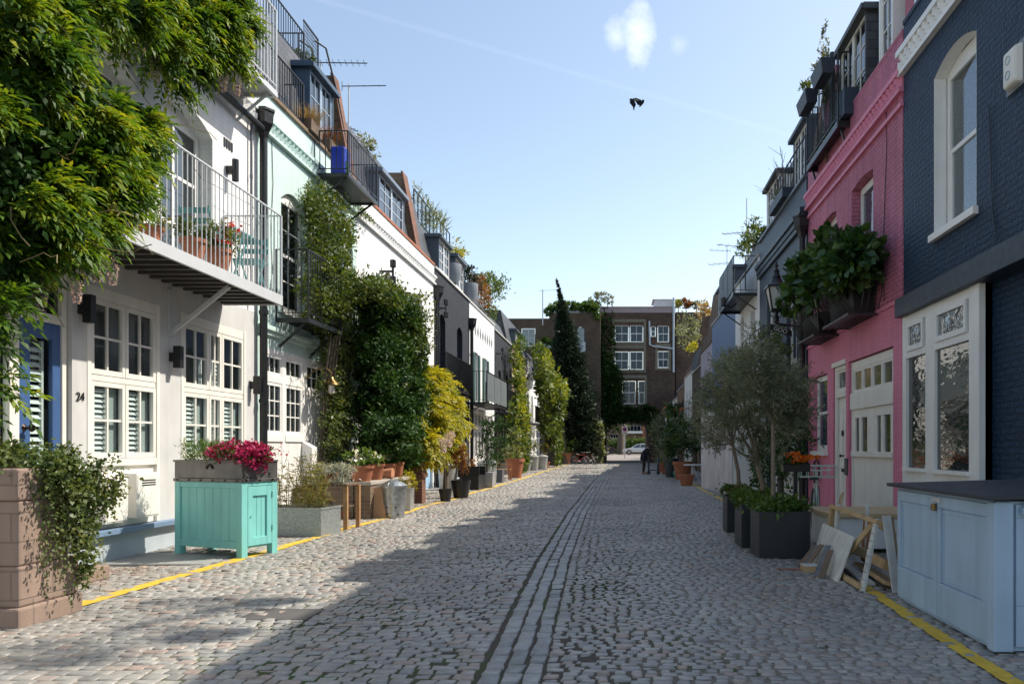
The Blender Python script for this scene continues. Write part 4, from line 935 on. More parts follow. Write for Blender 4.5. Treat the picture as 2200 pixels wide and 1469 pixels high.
WH = plain_house('white rendered house with arched windows and a dark boxed balcony at its roofline', FR, 23.5, 28.38, 7.2, M('white_render', (.74, .745, .74), .6, var=.06, bump=.08, streak=.08), [(24.3, 25.1, 3.4, 5.9), (26.4, 27.2, 3.4, 5.9)], [(24, 26.2, 0, 2.6, 'g'), (26.8, 27.9, 0, 2.5, 'd')], 8.8, bal=[(24.0, 27.6, 3.1, .5)])
balcony(FR, WH, 23.9, 27.2, 6.15, 1.15, .75, BLACK, .35, .03, .1, name='roof_balcony', slats=False, panel=NAVYP)
plain_house('powder blue house with navy window recesses beyond the white house', FR, 28.4, 35.48, 6.9, P_BLUE, [(29.4, 30.2, 3.3, 5.2), (32.8, 33.6, 3.3, 5.2)], [(29, 31.4, 0, 2.6, 'g'), (32.5, 33.6, 0, 2.4, 'd')], 8.6, gmat=NAVYP, wmat=NAVYP, dm=[(29.2, 30.8), (32.6, 34.2)], bal=[(28.8, 31.5, 3.0, .9)], balmat=NAVYP)
plain_house('patchy lilac house with a steep brown roof on the shaded side', FR, 35.5, 40.4, 6.2, P_LILAC, [(36.6, 37.5, 3.2, 4.8)], [(36.2, 38.2, 0, 2.4, 'g'), (38.8, 39.8, 0, 2.3, 'd')], 9.3, rmat=M('brown_roof', (.10, .055, .03), .8, var=.3, bump=.4, bs=20), cop=OLDWOOD)
plain_house('dark timbered house with the steep tiled roof beside the lilac one', FR, 40.42, 45.2, 5.6, DBRICK, [(41.5, 42.4, 3, 4.6)], [(41.2, 43.2, 0, 2.4, 'g')], 7.6, gmat=OLDWOOD, rmat=M('moss_tile_roof', (.09, .05, .03), .85, var=.35, bump=.5, bs=16))
plain_house('narrow white gabled house on the shaded side near the archway', FR, 45.22, 50.4, 5.8, P_WHITE, [(46, 46.8, 3, 4.8), (48.2, 49, 3, 4.8)], [(46, 48, 0, 2.4, 'g')], 7.4, bal=[(45.6, 49.8, 2.9, .5)])
plain_house('tan brick house with wooden shutters next to the archway building', FR, 50.42, 56.8, 5.4, LBRICK, [(51.4, 52.3, 3, 4.6), (54.2, 55.1, 3, 4.6)], [(51.2, 53.6, 0, 2.4, 'g')], 7.0, gmat=OLDWOOD, rmat=M('red_tile_roof', (.16, .07, .04), .85, var=.3, bump=.5, bs=16))
plain_house('last low house of the shaded row, touching the archway building', FR, 56.82, 64.4, 5.0, P_WHITE, [(58, 59, 2.9, 4.3), (61.4, 62.4, 2.9, 4.3)], [(58, 60.4, 0, 2.4, 'g')], 6.4)

# ====================================================== ARCHWAY BUILDING
Y0 = 66.0; F = FB(Y0); h = thing('archway_building', 'tall dark brick building with pale sash windows and the archway closing the mews', 'building', (1.6, 72, 0))
fx = lambda px: (px-1330)/25.0
fz = lambda py: EYE+(960-py)/25.0
wins = [(1321, 1351, 698, 735), (1353, 1382, 698, 735), (1398, 1409, 700, 723), (1412.5, 1437.5, 699, 735), (1321, 1351, 755, 794), (1353, 1382, 755, 794), (1412.5, 1437.5, 754, 790), (1337, 1366, 818, 868), (1371, 1386, 818, 868)]
hs = [(fx(a), fx(b), fz(d), fz(c), 0, .14) for a, b, c, d in wins]+[(fx(1301), fx(1393), -.1, fz(905), .3, 7.8)]
wall_sheet(F, h, fx(1290), fx(1450), -.1, fz(672), hs, DBRICK, 8.0, back=False)
mb = MB(); mb.box(F, fx(1288), fx(1451), fz(672), fz(660), -8, .06); mb.box(F, fx(1287), fx(1452), fz(660), fz(659), -8, .12); mb.build('parapet', M('mauve_render', (.30, .24, .26), .8, var=.1), h)
DGF = DGLASS('far_window_glass', (.03, .05, .075), .01, spec=.2)
SURR = M('stone_surround', (.17, .155, .115), .8, var=.15)
for i, (a, b, c, d) in enumerate(wins):
    cl = i in (0, 1); window(F, h, fx(a)+.03, fx(b)-.03, fz(d)+.03, fz(c)-.03, -.08, 1 if b-a < 16 else 2, 2, fr=.045, bar=.028, glass=DGF, sash=True)
for a, b, c, d in ((1315, 1388, 692, 739), (1315, 1388, 748, 798), (1331, 1390, 812, 872), (1408, 1441, 745, 793)):
    mb = MB(); mb.box(F, fx(a), fx(b), fz(c)-.0, fz(c)+.25, 0, .035); mb.box(F, fx(a), fx(b), fz(d)-.08, fz(d)+.02, 0, .07)
    mb.box(F, fx(a), fx(a)+.2, fz(d)+.02, fz(c), 0, .03); mb.box(F, fx(b)-.2, fx(b), fz(d)+.02, fz(c), 0, .03); mb.build('window_surround', SURR, h)
o = thing('drainpipe', 'pale pipes running across the upper windows of the dark archway building', 'drainpipe', (fx(1447), Y0-.15, 3)); mb = MB()
mb.tube([F(fx(1447), fz(800), .12), F(fx(1447), fz(640), .12)], .09, 8); mb.tube([F(fx(1395), fz(690), .1), F(fx(1396), fz(741), .1), F(fx(1404), fz(744), .1), F(fx(1445), fz(749), .1)], .075, 8); mb.build('pipe', M('pale_pipe', (.45, .52, .6), .5), o, smooth=True)
q_ = 69.0/FOC; bx_ = lambda px: (px-1330)*q_; bz_ = lambda py: EYE+(960-py)*q_
mb = MB(); mb.hexa([F(bx_(1404), 12.9, -3), F(bx_(1449), 12.9, -3), F(bx_(1449), 12.9, -6), F(bx_(1404), 12.9, -6), F(bx_(1407), bz_(643), -3), F(bx_(1448), bz_(643), -3), F(bx_(1448), bz_(643), -6), F(bx_(1407), bz_(643), -6)])
o = mb.build('roof_lantern', M('lantern_pale', (.5, .53, .55), .5), h); k = MB()
k.hexa([F(bx_(1402), bz_(643), -2.9), F(bx_(1451), bz_(643), -2.9), F(bx_(1451), bz_(643), -6.1), F(bx_(1402), bz_(643), -6.1), F(bx_(1422), bz_(637), -4.2), F(bx_(1430), bz_(637), -4.2), F(bx_(1430), bz_(637), -4.8), F(bx_(1422), bz_(637), -4.8)]); k.build('lantern_roof', GREYM, o)

BBRICK = BR('brown_brick', (.13, .088, .058), (.09, .062, .044), (.12, .10, .085), .01, .6, .01, .35, rough=.9)
F = FB(64.6); lx = lambda px: (px-1330)/FOC*64.6; lz = lambda py: EYE+(960-py)/FOC*64.6
h = thing('brick_building', 'brown brick block with roof hedge and pale glass balustrades, behind the conifer', 'building', (-5, 70, 0))
hs = [(lx(1236), lx(1257), lz(752), lz(702), .2, .2), (lx(1120), lx(1150), lz(745), lz(705), 0, .2)]
wall_sheet(F, h, lx(1180), lx(1290), -.1, lz(672), hs[:1], BBRICK, 9.0); wall_sheet(F, h, lx(1060), lx(1180), -.1, lz(684), hs[1:], BBRICK, 9.0, name='wing_wall')
window(F, h, lx(1237), lx(1256), lz(751), lz(703), -.12, 2, 3, mat=M('steel_blue_frame', (.10, .16, .22), .4), glass=DGB); window(F, h, lx(1121), lx(1149), lz(744), lz(706), -.1, 2, 2, glass=DGB)
for a, b, c, d, e in ((1186, 1282, 672, 663, -.3), (1168, 1195, 752, 742, .9), (1235, 1258, 758, 735, .2)):
    mb = MB(); mb.box(F, lx(a), lx(b), lz(c), lz(d), e-.04, e); mb.build('glass_balustrade', DGLASS('balustrade_glass', (.22, .27, .32), .01), h)
mb = MB(); mb.box(F, lx(1160), lx(1196), lz(760), lz(752), 0, .95); mb.build('terrace', LBRICK, h)
F = FB(66.4); mb = MB(); h = thing('brick_building', 'dark brick block with rooftop shrubs between the archway building and the shaded row', 'building', (8, 72, 0))
wall_sheet(F, h, 4.9, 14, -.1, 13.0, [], DBRICK, 8)
# garden wall with the arched gate
F = FB(63.3); h = thing('garden_wall', 'low brown brick wall with an arched grey gate at the foot of the conifer', 'wall', (-3.4, 63.4, 0))
gx = lambda px: (px-1330)/FOC*63.3; gz = lambda py: EYE+(960-py)/FOC*63.3
wall_sheet(F, h, gx(1170), gx(1266), -.1, gz(935), [(gx(1241), gx(1260), 0, gz(945), .25, .15)], LBRICK, .35)
mb = MB(); mb.box(F, gx(1168), gx(1268), gz(935), gz(935)+.08, -.38, .04); mb.build('coping', LBRICK, h)
door(F, h, gx(1241), gx(1260), 0, gz(945)+.0, -.1, M('gate_grey', (.13, .12, .125), .8), boards=5, letter=False)
# ========================================================== LEFT SIDE PROPS
def pot_mesh(mb, c, r, h, rim=True, n=18):
    pr = [(r*.68, 0), (r*.92, h*.82), (r*.94, h*.82), (r*1.02, h*.83), (r*1.03, h), (r*.94, h), (r*.90, h*.9), (.001, h*.88)] if rim else [(r*.72, 0), (r, h), (r*.93, h), (r*.90, h*.92), (.001, h*.9)]
    mb.lathe(c, pr, n, cap=False)
def pot(label, x, y, z, r, h, mat, plant=None, pm=None, lf=.05, ph=.3, pr=.25, n=500, name='plant_pot', cat='plant pot', group=None, flowers=None, rim=True, pname='foliage', asp=.45, stem=0, up=.3):
    o = thing(name, label, cat, (x, y, z), 0, group); m = MB(); pot_mesh(m, (x, y, z), r, h, rim); m.build('pot', mat, o, smooth=True)
    m = MB(); m.lathe((x, y, z+h*.86), [(r*.9, 0), (r*.88, .015)], 12); m.build('soil', SOIL, o)
    if stem:
        m = MB(); tree_limbs(m, (x, y, z+h*.8), (x+RD.uniform(-.04, .04), y, z+h+stem), .018, .012, 3, pr*.5, ph*.5, .04); m.build('stem', BARK, o, smooth=True)
    if plant: foliage(pname, [((x, y, z+h+stem+ph*.5), (pr, pr, ph*.62), n)], plant, lf, o, nc=40, up=up, asp=asp)
    if flowers: 
        fm, fn, fs = flowers; foliage('flowers', [((x, y, z+h+stem+ph*.75), (pr*.9, pr*.9, ph*.5), fn)], fm, fs, o, nc=30, asp=.9)
    return o
def grass(name, c, n, L, spread, mat, parent, w=.012, droop=.5, rad=.1):
    """arching blades: three linked quads each"""
    a = NR.random(n)*2*math.pi; r = np.sqrt(NR.random(n))*rad; b = np.stack([c[0]+np.cos(a)*r, c[1]+np.sin(a)*r, np.full(n, c[2])], 1)
    az = a+NR.normal(size=n)*.6; o = np.stack([np.cos(az), np.sin(az), np.zeros(n)], 1); Ls = L*(.5+.6*NR.random(n)); sp = spread*(.3+NR.random(n))
    S = np.stack([-np.sin(az), np.cos(az), np.zeros(n)], 1)*w*.5; pts = []
    for k in range(4):
        t = k/3; p = b+o*(sp*t*t*1.0)[:, None]*1+np.array([0, 0, 1])*(Ls*(t-droop*t*t))[:, None]; ww = (1-t*.9); pts.append(p-S*ww); pts.append(p+S*ww)
    V = np.stack(pts, 1).reshape(-1, 3); base = np.arange(n)[:, None]*8; F_ = np.concatenate([base+np.array([[2*k, 2*k+1, 2*k+3, 2*k+2]]) for k in range(3)], 0)
    return np_mesh(name, V, F_, mat, parent)
# turquoise planter cabinet with zinc trough (local, turned a little)
a0 = Vector((-4.56, 9.28)); ang = math.atan2(9.28-9.69, -4.56+5.62); o = thing('planter_cabinet', 'turquoise slatted cabinet carrying a zinc trough of magenta flowers by the grey wall', 'planter', (a0.x, a0.y, 0), ang)
mb = MB(True); Wd, Dp, Ht = 1.12, .56, .92                              # local: x from -W to 0, y from 0 to D
for x in (-Wd, -.09): 
    for y in (0, Dp-.09): mb.b3(x, x+.09, y, y+.09, 0, Ht)
mb.b3(-Wd+.09, -.09, .004, .05, .11, .20); mb.b3(-Wd+.09, -.09, .004, .05, Ht-.07, Ht); mb.b3(-Wd+.09, -.09, Dp-.05, Dp-.004, .11, Ht)
mb.b3(-.05, -.004, .09, Dp-.09, Ht-.05, Ht); mb.b3(-Wd+.004, -Wd+.05, .09, Dp-.09, .11, Ht); mb.b3(-Wd+.05, -.05, .05, Dp-.05, .11, .15)
mb.build('frame', TEAL, o, bevel=.005)
mb = MB(True)
for k in range(7): x = -Wd+.09+(Wd-.18)*k/7; mb.b3(x+.002, x+(Wd-.18)/7-.002, .02, .035, .20, Ht-.07)
mb.build('slat_panel', TEAL, o, bevel=.003)
mb = MB(True); y0, y1 = .095, Dp-.095
mb.b3(-.035, .0, y0, y0+.075, .14, Ht-.055); mb.b3(-.035, .0, y1-.075, y1, .14, Ht-.055); mb.b3(-.035, -.002, y0+.075, y1-.075, .14, .24); mb.b3(-.035, -.002, y0+.075, y1-.075, Ht-.17, Ht-.055)
for k in range(3): y = y0+.075+(y1-y0-.15)*k/3; mb.b3(-.04, -.02, y+.002, y+(y1-y0-.15)/3-.002, .24, Ht-.17)
dr = mb.build('door', TEAL, o, bevel=.003); mb = MB(True)
for z in (.3, .72): mb.b3(-.004, .008, y1-.004, y1+.012, z, z+.07)
mb.tube([(.0, y0+.04, .5), (.012, y0+.04, .5)], .008, 8); mb.build('hinge', TEALD, dr)
mb = MB(True); z0, z1 = Ht, 1.19; x0, x1, y0, y1 = -Wd+.0, .0, 0, Dp
for (p, q, r_, s) in ((x0, x1, y0, y0+.02), (x0, x1, y1-.02, y1), (x0, x0+.02, y0+.02, y1-.02), (x1-.02, x1, y0+.02, y1-.02)): mb.b3(p, q, r_, s, z0+.045, z1)
mb.b3(x0-.012, x1+.012, y0-.012, y1+.012, z0+.002, z0+.042); mb.b3(x0-.015, x1+.012, y0-.014, y0-.0, z1-.025, z1); mb.b3(x1, x1+.012, y0, y1, z1-.025, z1)
tr = mb.build('trough', ZINC, o, bevel=.004); mb = MB(True); mb.b3(x0+.02, x1-.02, y0+.02, y1-.02, z1-.06, z1-.04); mb.build('soil', SOIL, o)
mb = MB(True)
for k in range(6): mb.tube([(x0+.06+k*.2, -.013, z0+.022), (x0+.06+k*.2, -.022, z0+.022)], .012, 6)
for k in range(3): mb.tube([(.013, .06+k*.2, z0+.022), (.022, .06+k*.2, z0+.022)], .012, 6)
mb.ring((-.52, -.004, z1-.11), .05, .016, 'y', 12, 6, 0, math.pi); mb.build('rivets', BRONZE, tr)
def local_fol(nm, bl, m, lf, **k): return foliage(nm, bl, m, lf, o, local=True, **k)
grass('grass', (0, 0, 0), 10, .1, .1, G_FRESH, None) if False else None
local_fol('green_plant', [((-.92, .22, 1.27), (.24, .22, .16), 1900), ((-.66, .25, 1.27), (.22, .22, .15), 1300)], G_FRESH, .05, nc=60, asp=.16, up=.8)
local_fol('flower_foliage', [((-.25, .25, 1.24), (.36, .26, .12), 1300), ((-.06, .2, 1.2), (.12, .22, .10), 500)], G_IVY, .045, nc=40)
local_fol('magenta_flowers', [((-.38, .2, 1.30), (.24, .26, .11), 900), ((-.10, .2, 1.28), (.24, .27, .13), 1200), ((.02, .22, 1.17), (.08, .2, .12), 500)], PINKF, .034, nc=70, asp=1.0)
# stone block planter with ivy
o = thing('stone_planter', 'block built sandstone planter with ivy tumbling over its corner, nearest on the sunny side', 'planter', (-5.3, 6.05, 0))
mb = MB(); x0, x1 = -6.1, -4.47
mb.b3(x0, x1+.02, 5.69, 6.38, -.03, .15); mb.b3(x0, x1, 5.72, 6.36, .15, .46); mb.b3(x0, x1, 5.72, 6.24, .46, .95); mb.b3(x0, x1+.01, 5.70, 6.26, .95, 1.19)
mb.build('stone_wall', STONE, o, bevel=.018)
mb = MB(); mb.b3(x0+.1, x1-.08, 5.8, 6.16, 1.185, 1.2); mb.build('soil', SOIL, o)
bl = [((-5.55, 5.98, 1.24), (.55, .3, .11), 3400), ((-4.85, 5.98, 1.25), (.42, .3, .13), 3600), ((-4.42, 6.12, 1.12), (.16, .28, .22), 3000), ((-4.40, 6.2, .86), (.12, .18, .3), 1500), ((-4.42, 6.3, .60), (.07, .14, .3), 700), ((-4.30, 6.42, 1.02), (.12, .16, .2), 700)]
foliage('foliage', bl, G_IVY, .036, o, nc=50, asp=.75, down=.35, cr=.35)
P_, D_ = [], []
for k in range(38):                                                        # trailing strands
    x, y, z = -4.42+RD.uniform(-.03, .12), RD.uniform(5.85, 6.55), RD.uniform(.75, 1.2); L = RD.uniform(.25, .75)
    for q in range(int(L/.022)): P_.append((x+RD.gauss(0, .012), y+RD.gauss(0, .012), z-q*.022)); D_.append((RD.gauss(0, .8), RD.gauss(0, .8), -.5))
leafmesh('foliage', np.array(P_), np.array(D_), rnd(len(P_))+np.array([.8, 0, .4]), .03, .024, G_IVY, o)
leafmesh('plant', np.array([(-5.35+RD.gauss(0, .06), 6.0+RD.gauss(0, .05), 1.22+RD.random()*.14) for _ in range(60)]), rnd(60)*.5+np.array([0, 0, 1]), rnd(60), .14, .04, G_FRESH, o)
mb = MB(); mb.b3(-5.75, -5.3, 7.55, 8.0, -.02, .13); tag(mb.build('stone_block', STONE, at=(-5.5, 7.8, 0), bevel=.015), 'low stone block step on the cobbles behind the ivy planter', 'stone block')
# galvanised trough with bamboo
o = thing('metal_planter', 'long galvanised steel trough of wispy bamboo beside the turquoise cabinet', 'planter', (-5.0, 11.9, 0), -.18); mb = MB(True)
x0, x1, y0, y1, z1 = -.58, .55, -.22, .34, .43
for (p, q, r_, s) in ((x0, x1, y0, y0+.015), (x0, x1, y1-.015, y1), (x0, x0+.015, y0+.015, y1-.015), (x1-.015, x1, y0+.015, y1-.015)): mb.b3(p, q, r_, s, 0, z1)
mb.b3(x0-.006, x1+.006, y0-.008, y0, z1-.03, z1); mb.b3(x1, x1+.008, y0, y1, z1-.03, z1)
mb.build('trough', M('galvanised_spangle', (.33, .36, .35), .45, metal=.45, var=.3, vs=30, bump=.05), o, bevel=.003); mb = MB(True); mb.b3(x0+.02, x1-.02, y0+.02, y1-.02, z1-.06, z1-.04); mb.build('soil', SOIL, o)
mb = MB(True); PP = []; DD = []
for k in range(46):
    x, y = RD.uniform(x0+.05, x1-.05), RD.uniform(y0+.06, y1-.06); H = RD.uniform(.3, .95)*(1.0 if abs(x) > .12 else .9); lean = (RD.gauss(0, .1), RD.gauss(0, .08))
    pts = [(x+lean[0]*t*t, y+lean[1]*t*t, z1-.05+H*t) for t in (0, .35, .7, 1)]; mb.tube(pts, .0045, 4)
    for q in range(int(H*52)):
        t = RD.uniform(.12, 1.02); PP.append((x+lean[0]*t*t+RD.gauss(0, .05), y+lean[1]*t*t+RD.gauss(0, .05), z1-.05+H*t)); DD.append((RD.gauss(0, 1), RD.gauss(0, 1), RD.uniform(-.6, .5)))
mb.build('cane', M('bamboo_cane', (.20, .17, .05), .6, bump=0), o); leafmesh('bamboo_leaves', np.array(PP), np.array(DD), rnd(len(PP))+np.array([0, 0, .7]), .085*(.6+NR.random(len(PP))*.7), .016, G_BAMB, o, local=True)
# wooden plant table (stool height) with stepped shelf
o = thing('plant_stand', 'pine legged plant stand with dark shelf between steel trough and low brick wall', 'plant stand', (-4.6, 12.75, 0)); mb = MB()
for x, y in ((-4.43, 12.45), (-4.40, 12.95), (-5.0, 12.45), (-5.0, 12.95)):
    mb = MB(); mb.bar((x-.06*(x < -4.8), y, 0), (x, y, .72), .065); mb.build('leg', WOOD if x > -4.8 else OLDWOOD, o, bevel=.004)
mb = MB()
for k in range(5): mb.b3(-5.05+k*.135, -5.05+k*.135+.12, 12.38, 13.02, .72, .75)
mb.build('top', OLDWOOD, o, bevel=.004); mb = MB()
for k in range(4): mb.b3(-5.0, -4.45, 12.44+k*.13, 12.44+k*.13+.11, .36, .385)
mb.build('shelf', OLDWOOD, o); mb = MB(); mb.bar((-5.0, 12.4, .05), (-4.5, 12.4, .35), .04); mb.bar((-4.95, 12.4, .7), (-4.6, 12.4, .38), .05); mb.build('brace', OLDWOOD, o)
pot('tall clay pot standing under the pine plant stand', -4.72, 12.72, 0, .13, .28, TERRA)
o = thing('potted_plant', 'silvery trailing plant sprawling on the pine plant stand', 'plant', (-4.75, 12.7, .75))
m = MB(); pot_mesh(m, (-4.78, 12.75, .75), .12, .18); m.build('pot', TERRA, o, smooth=True)
foliage('foliage', [((-4.72, 12.7, .96), (.30, .26, .14), 1300), ((-4.55, 12.6, .82), (.18, .2, .10), 500)], LEAF('silver_leaf', [(.22, .24, .20), (.34, .36, .31), (.42, .43, .38)], .2), .05, o, nc=40, asp=.3)
# low brick wall with stone coping
o = thing('low_wall', 'low brick wall with a white face and stone coping that carries the clay pots', 'wall', (-4.9, 15.4, 0)); mb = MB()
mb.b3(-5.0, -4.68, 14.45, 14.85, 0, .63); mb.b3(-5.0, -4.70, 17.0, 17.35, 0, .63); mb.build('pier', LBRICK, o)
mb = MB(); mb.b3(-4.98, -4.74, 14.85, 17.0, 0, .62); mb.build('white_face', P_WHITE, o); mb = MB(); mb.b3(-5.04, -4.66, 14.42, 17.38, .632, .70); mb.build('coping', M('coping_stone', (.36, .33, .29), .8, var=.15), o, bevel=.01)
mb = MB(); mb.b3(-6.1, -4.98, 14.45, 14.7, 0, .63); mb.build('return_wall', LBRICK, o)
pot('wide clay bowl of white flowers, first on the low brick wall', -4.9, 14.62, .70, .24, .30, TERRA, G_FRESH, None, .10, .26, .26, 420, group='clay pots on the low wall', flowers=(WHITEF, 90, .06), asp=.5)
o = pot('clay pot of arching grass, in the middle of the low brick wall', -4.86, 15.3, .70, .19, .32, TERRA, group='clay pots on the low wall'); grass('grass', (-4.86, 15.3, 1.0), 420, .42, .34, G_PALE, o, .012, .55, .1)
pot('slim clay pot behind the grass pot on the low wall', -4.84, 16.25, .70, .12, .30, TERRA, group='clay pots on the low wall')
pot('last slim clay pot on the far end of the low wall', -4.82, 16.75, .70, .13, .33, TERRA, group='clay pots on the low wall')
o = thing('plant_pot', 'small clay pot lying on its side on the low wall', 'plant pot', (-4.78, 15.75, .82), group='clay pots on the low wall'); m = MB()
m.tube([(-4.95, 15.75, .81), (-4.68, 15.75, .81), (-4.64, 15.75, .81)], [.075, .11, .115], 14); m.build('pot', M('pale_terracotta', (.48, .22, .12), .75, var=.15), o, smooth=True)
# galvanised dustbin
def dustbin(label, x, y, r, h, lid=True, group=None, mat=None):
    o = thing('dustbin', label, 'dustbin', (x, y, 0), 0, group); m = MB(); pr = [(r*.86, 0), (r*.86, .02)]
    for k in range(13): z = .03+(h-.06)*k/12; pr.append((r*(.86+.14*k/12)+(.006 if k % 6 == 0 else 0), z))
    pr += [(r*1.03, h-.02), (r*1.03, h)]; m.lathe((x, y, 0), pr, 28); m.build('bin_body', mat or SILVER, o, smooth=True)
    m = MB()
    if lid:
        m.lathe((x, y, h), [(r*1.05, -.03), (r*1.1, -.03), (r*1.1, .01), (r*1.04, .018), (r*.9, .045), (r*.6, .085), (r*.3, .11), (r*.1, .118)], 28); l = m.build('lid', mat or SILVER, o, smooth=True)
        for q in range(14): k = MB(); a_ = q*6.283/14; k.bar((x+r*.25*math.cos(a_), y+r*.25*math.sin(a_), h+.113), (x+r*.95*math.cos(a_), y+r*.95*math.sin(a_), h+.036), .018, .014); k.build('rib', mat or SILVER, l)
        k = MB(); k.ring((x, y, h+.115), .05, .01, 'y', 10, 5, 0, math.pi); k.build('handle', mat or SILVER, l)
    k = MB(); k.ring((x+r*.5, y-r*.9, h*.75), .05, .008, 'y', 10, 5, math.pi, 2*math.pi); k.build('side_handle', mat or SILVER, o)
    return o
dustbin('galvanised dustbin with drilled holes leaning stock in front of the low brick wall'.replace(' leaning stock', ''), -4.36, 14.85, .235, .60)
m = MB()
for a, z in ((-1.9, .2), (-1.1, .2), (-1.9, .07), (-.9, .06)): m.tube([(-4.36+.2*math.cos(a), 14.85+.2*math.sin(a), z), (-4.36+.232*math.cos(a), 14.85+.232*math.sin(a), z)], .016, 8)
m.build('drain_holes', BLACK, bpy.data.objects['dustbin'])
o = MB(); o.hexa([(-4.68, 14.62, 0), (-4.42, 14.66, 0), (-4.42, 14.69, 0), (-4.68, 14.65, 0), (-4.70, 14.68, .56), (-4.5, 14.72, .6), (-4.5, 14.75, .6), (-4.70, 14.71, .56)])
tag(o.build('board', CARD, at=(-4.6, 14.65, 0)), 'tan board leaning on the low wall behind the dustbin', 'board')
o = thing('square_planter', 'small square zinc planter with a russet plant beyond the dustbin', 'planter', (-4.55, 16.4, 0)); m = MB(); m.b3(-4.68, -4.42, 16.25, 16.55, 0, .48, .01, .01); m.build('box', M('zinc_pale', (.33, .33, .32), .5, metal=.4, var=.2), o, bevel=.006)
foliage('foliage', [((-4.55, 16.4, .62), (.2, .2, .18), 300)], G_GOLD, .08, o, nc=20, asp=.35)
m = MB(); m.b3(-5.4, -4.72, 18.4, 18.75, 0, 1.35); m.b3(-5.45, -4.68, 18.36, 18.8, .62, .70); m.build('pier', RBRICK, tag(thing('brick_pier', 'dark red brick pier under the golden tree', 'pier', (-5.05, 18.6, 0))))
m = MB(); m.b3(-6.1, -5.2, 18.6, 18.75, 0, 2.2); tag(m.build('timber_fence', OLDWOOD, at=(-5.6, 18.7, 0)), 'weathered timber screen behind the dark red brick pier', 'fence')
# swan neck lantern
o = thing('wall_lantern', 'brass swan neck lantern above the white door of the mint house', 'wall lantern', FL(15.05, 2.72, 0)); m = MB()
m.tube([FL(15.06, 2.72, .02), FL(15.1, 2.86, .16), FL(15.16, 2.92, .34), FL(15.2, 2.84, .44), FL(15.2, 2.72, .45)], .012, 6); m.lathe(FL(15.06, 2.7, .01), [(.04, 0), (.04, .04)], 8); m.build('arm', BRASS, o, smooth=True)
c = FL(15.2, 2.4, .45); m = MB(); m.lathe(c, [(.16, .18), (.13, .22), (.05, .29), (.03, .34)], 16); m.build('shade', BRASS, o, smooth=True); m = MB(); m.lathe(c, [(.03, 0), (.06, .02), (.065, .17)], 12); m.build('globe', FROST, o, smooth=True)
m = MB()
for k in range(6): t_ = k*math.pi/3; m.tube([(c[0]+.02*math.cos(t_), c[1]+.02*math.sin(t_), c[2]-.02), (c[0]+.075*math.cos(t_), c[1]+.075*math.sin(t_), c[2]+.03), (c[0]+.08*math.cos(t_), c[1]+.08*math.sin(t_), c[2]+.18)], .004, 4)
m.build('cage', BRASS, o)
# balcony furniture of house 24
def bistro_chair(label, x, y, rz):
    o = thing('folding_chair', label, 'chair', (x, y, 3.68), rz, 'teal folding chairs on the balcony'); 
    m = MB(True)
    for k in range(5): m.b3(-.2, .2, -.19+k*.078, -.19+k*.078+.06, .44, .458)
    m.build('seat', TEALD, o)
    m = MB(True)
    for z in (.62, .76): m.b3(-.2, .2, .19, .205, z, z+.075)
    m.build('backrest', TEALD, o)
    for sx in (-.19, .19):
        m = MB(True); m.bar((sx, -.2, 0), (sx, .2, .86), .022, .01); m.build('leg', TEALD, o); m = MB(True); m.bar((sx*.9, .22, 0), (sx*.9, -.18, .45), .022, .01); m.build('leg', TEALD, o)
    return o
bistro_chair('faded teal folding chair nearest the balcony door, facing the table', -5.62, 10.35, math.pi); 
bistro_chair('faded teal folding chair at the far end of the grey balcony', -5.55, 11.55, math.pi*.03)
o = thing('folding_table', 'faded teal folding table between the two chairs on the grey balcony', 'table', (-5.6, 10.95, 3.68)); m = MB()
for k in range(7): m.b3(-5.87+k*.08, -5.87+k*.08+.066, 10.62, 11.24, 4.38, 4.4)
m.build('top', TEALD, o)
for sx in (-.2, .2): m = MB(); m.bar((-5.6+sx, 10.7, 3.68), (-5.6+sx, 11.2, 4.38), .022, .012); m.bar((-5.6+sx, 11.2, 3.68), (-5.6+sx, 10.7, 4.38), .022, .012); m.build('leg', TEALD, o)
pot('clay pot of small leaved plants on the grey balcony, left of the red geranium', -5.42, 9.78, 3.69, .16, .30, TERRA, G_IVY, None, .05, .28, .22, 700)
pot('clay pot of red geraniums on the grey balcony', -5.40, 10.36, 3.69, .17, .32, TERRA, G_IVY, None, .055, .28, .24, 600, flowers=(REDF, 110, .05))
pot('small clay pot at the left of the grey balcony door', -5.5, 9.0, 3.69, .15, .24, TERRA, G_BAMB, None, .05, .2, .2, 300)
# parapet pots
for (x, y, z, sx, sy, lab, m_) in ((-6.2, 15.35, 7.58, .16, .28, 'timber trough of straw coloured grass on the parapet by the blue dormer', G_STRAW), (-6.2, 16.3, 7.58, .16, .25, 'timber trough of russet grass on the parapet beyond the blue dormer', G_RED)):
    o = thing('planter_box', lab, 'planter', (x, y, z)); m = MB(); m.b3(x-sx, x+sx, y-sy, y+sy, z, z+.22, .01, .01); m.build('box', OLDWOOD, o, bevel=.005); grass('grass', (x, y, z+.2), 500, .5, .3, m_, o, .008, .4, .2)
o = thing('water_container', 'bright blue plastic water containers standing on the black roof balcony', 'water container', (-5.7, 15.75, 6.87)); m = MB(); m.b3(-5.86, -5.55, 15.55, 15.92, 6.87, 7.45); m.build('canister', BLUEPL, o, bevel=.05)
m = MB(); m.tube([(-5.7, 15.75, 7.44), (-5.7, 15.75, 7.5)], .05, 10); m.build('cap', BLUEPL, o); m = MB(); m.b3(-5.60, -5.535, 15.6, 15.8, 6.9, 7.15); m.build('label', M('green_label', (.02, .12, .03), .5), o)
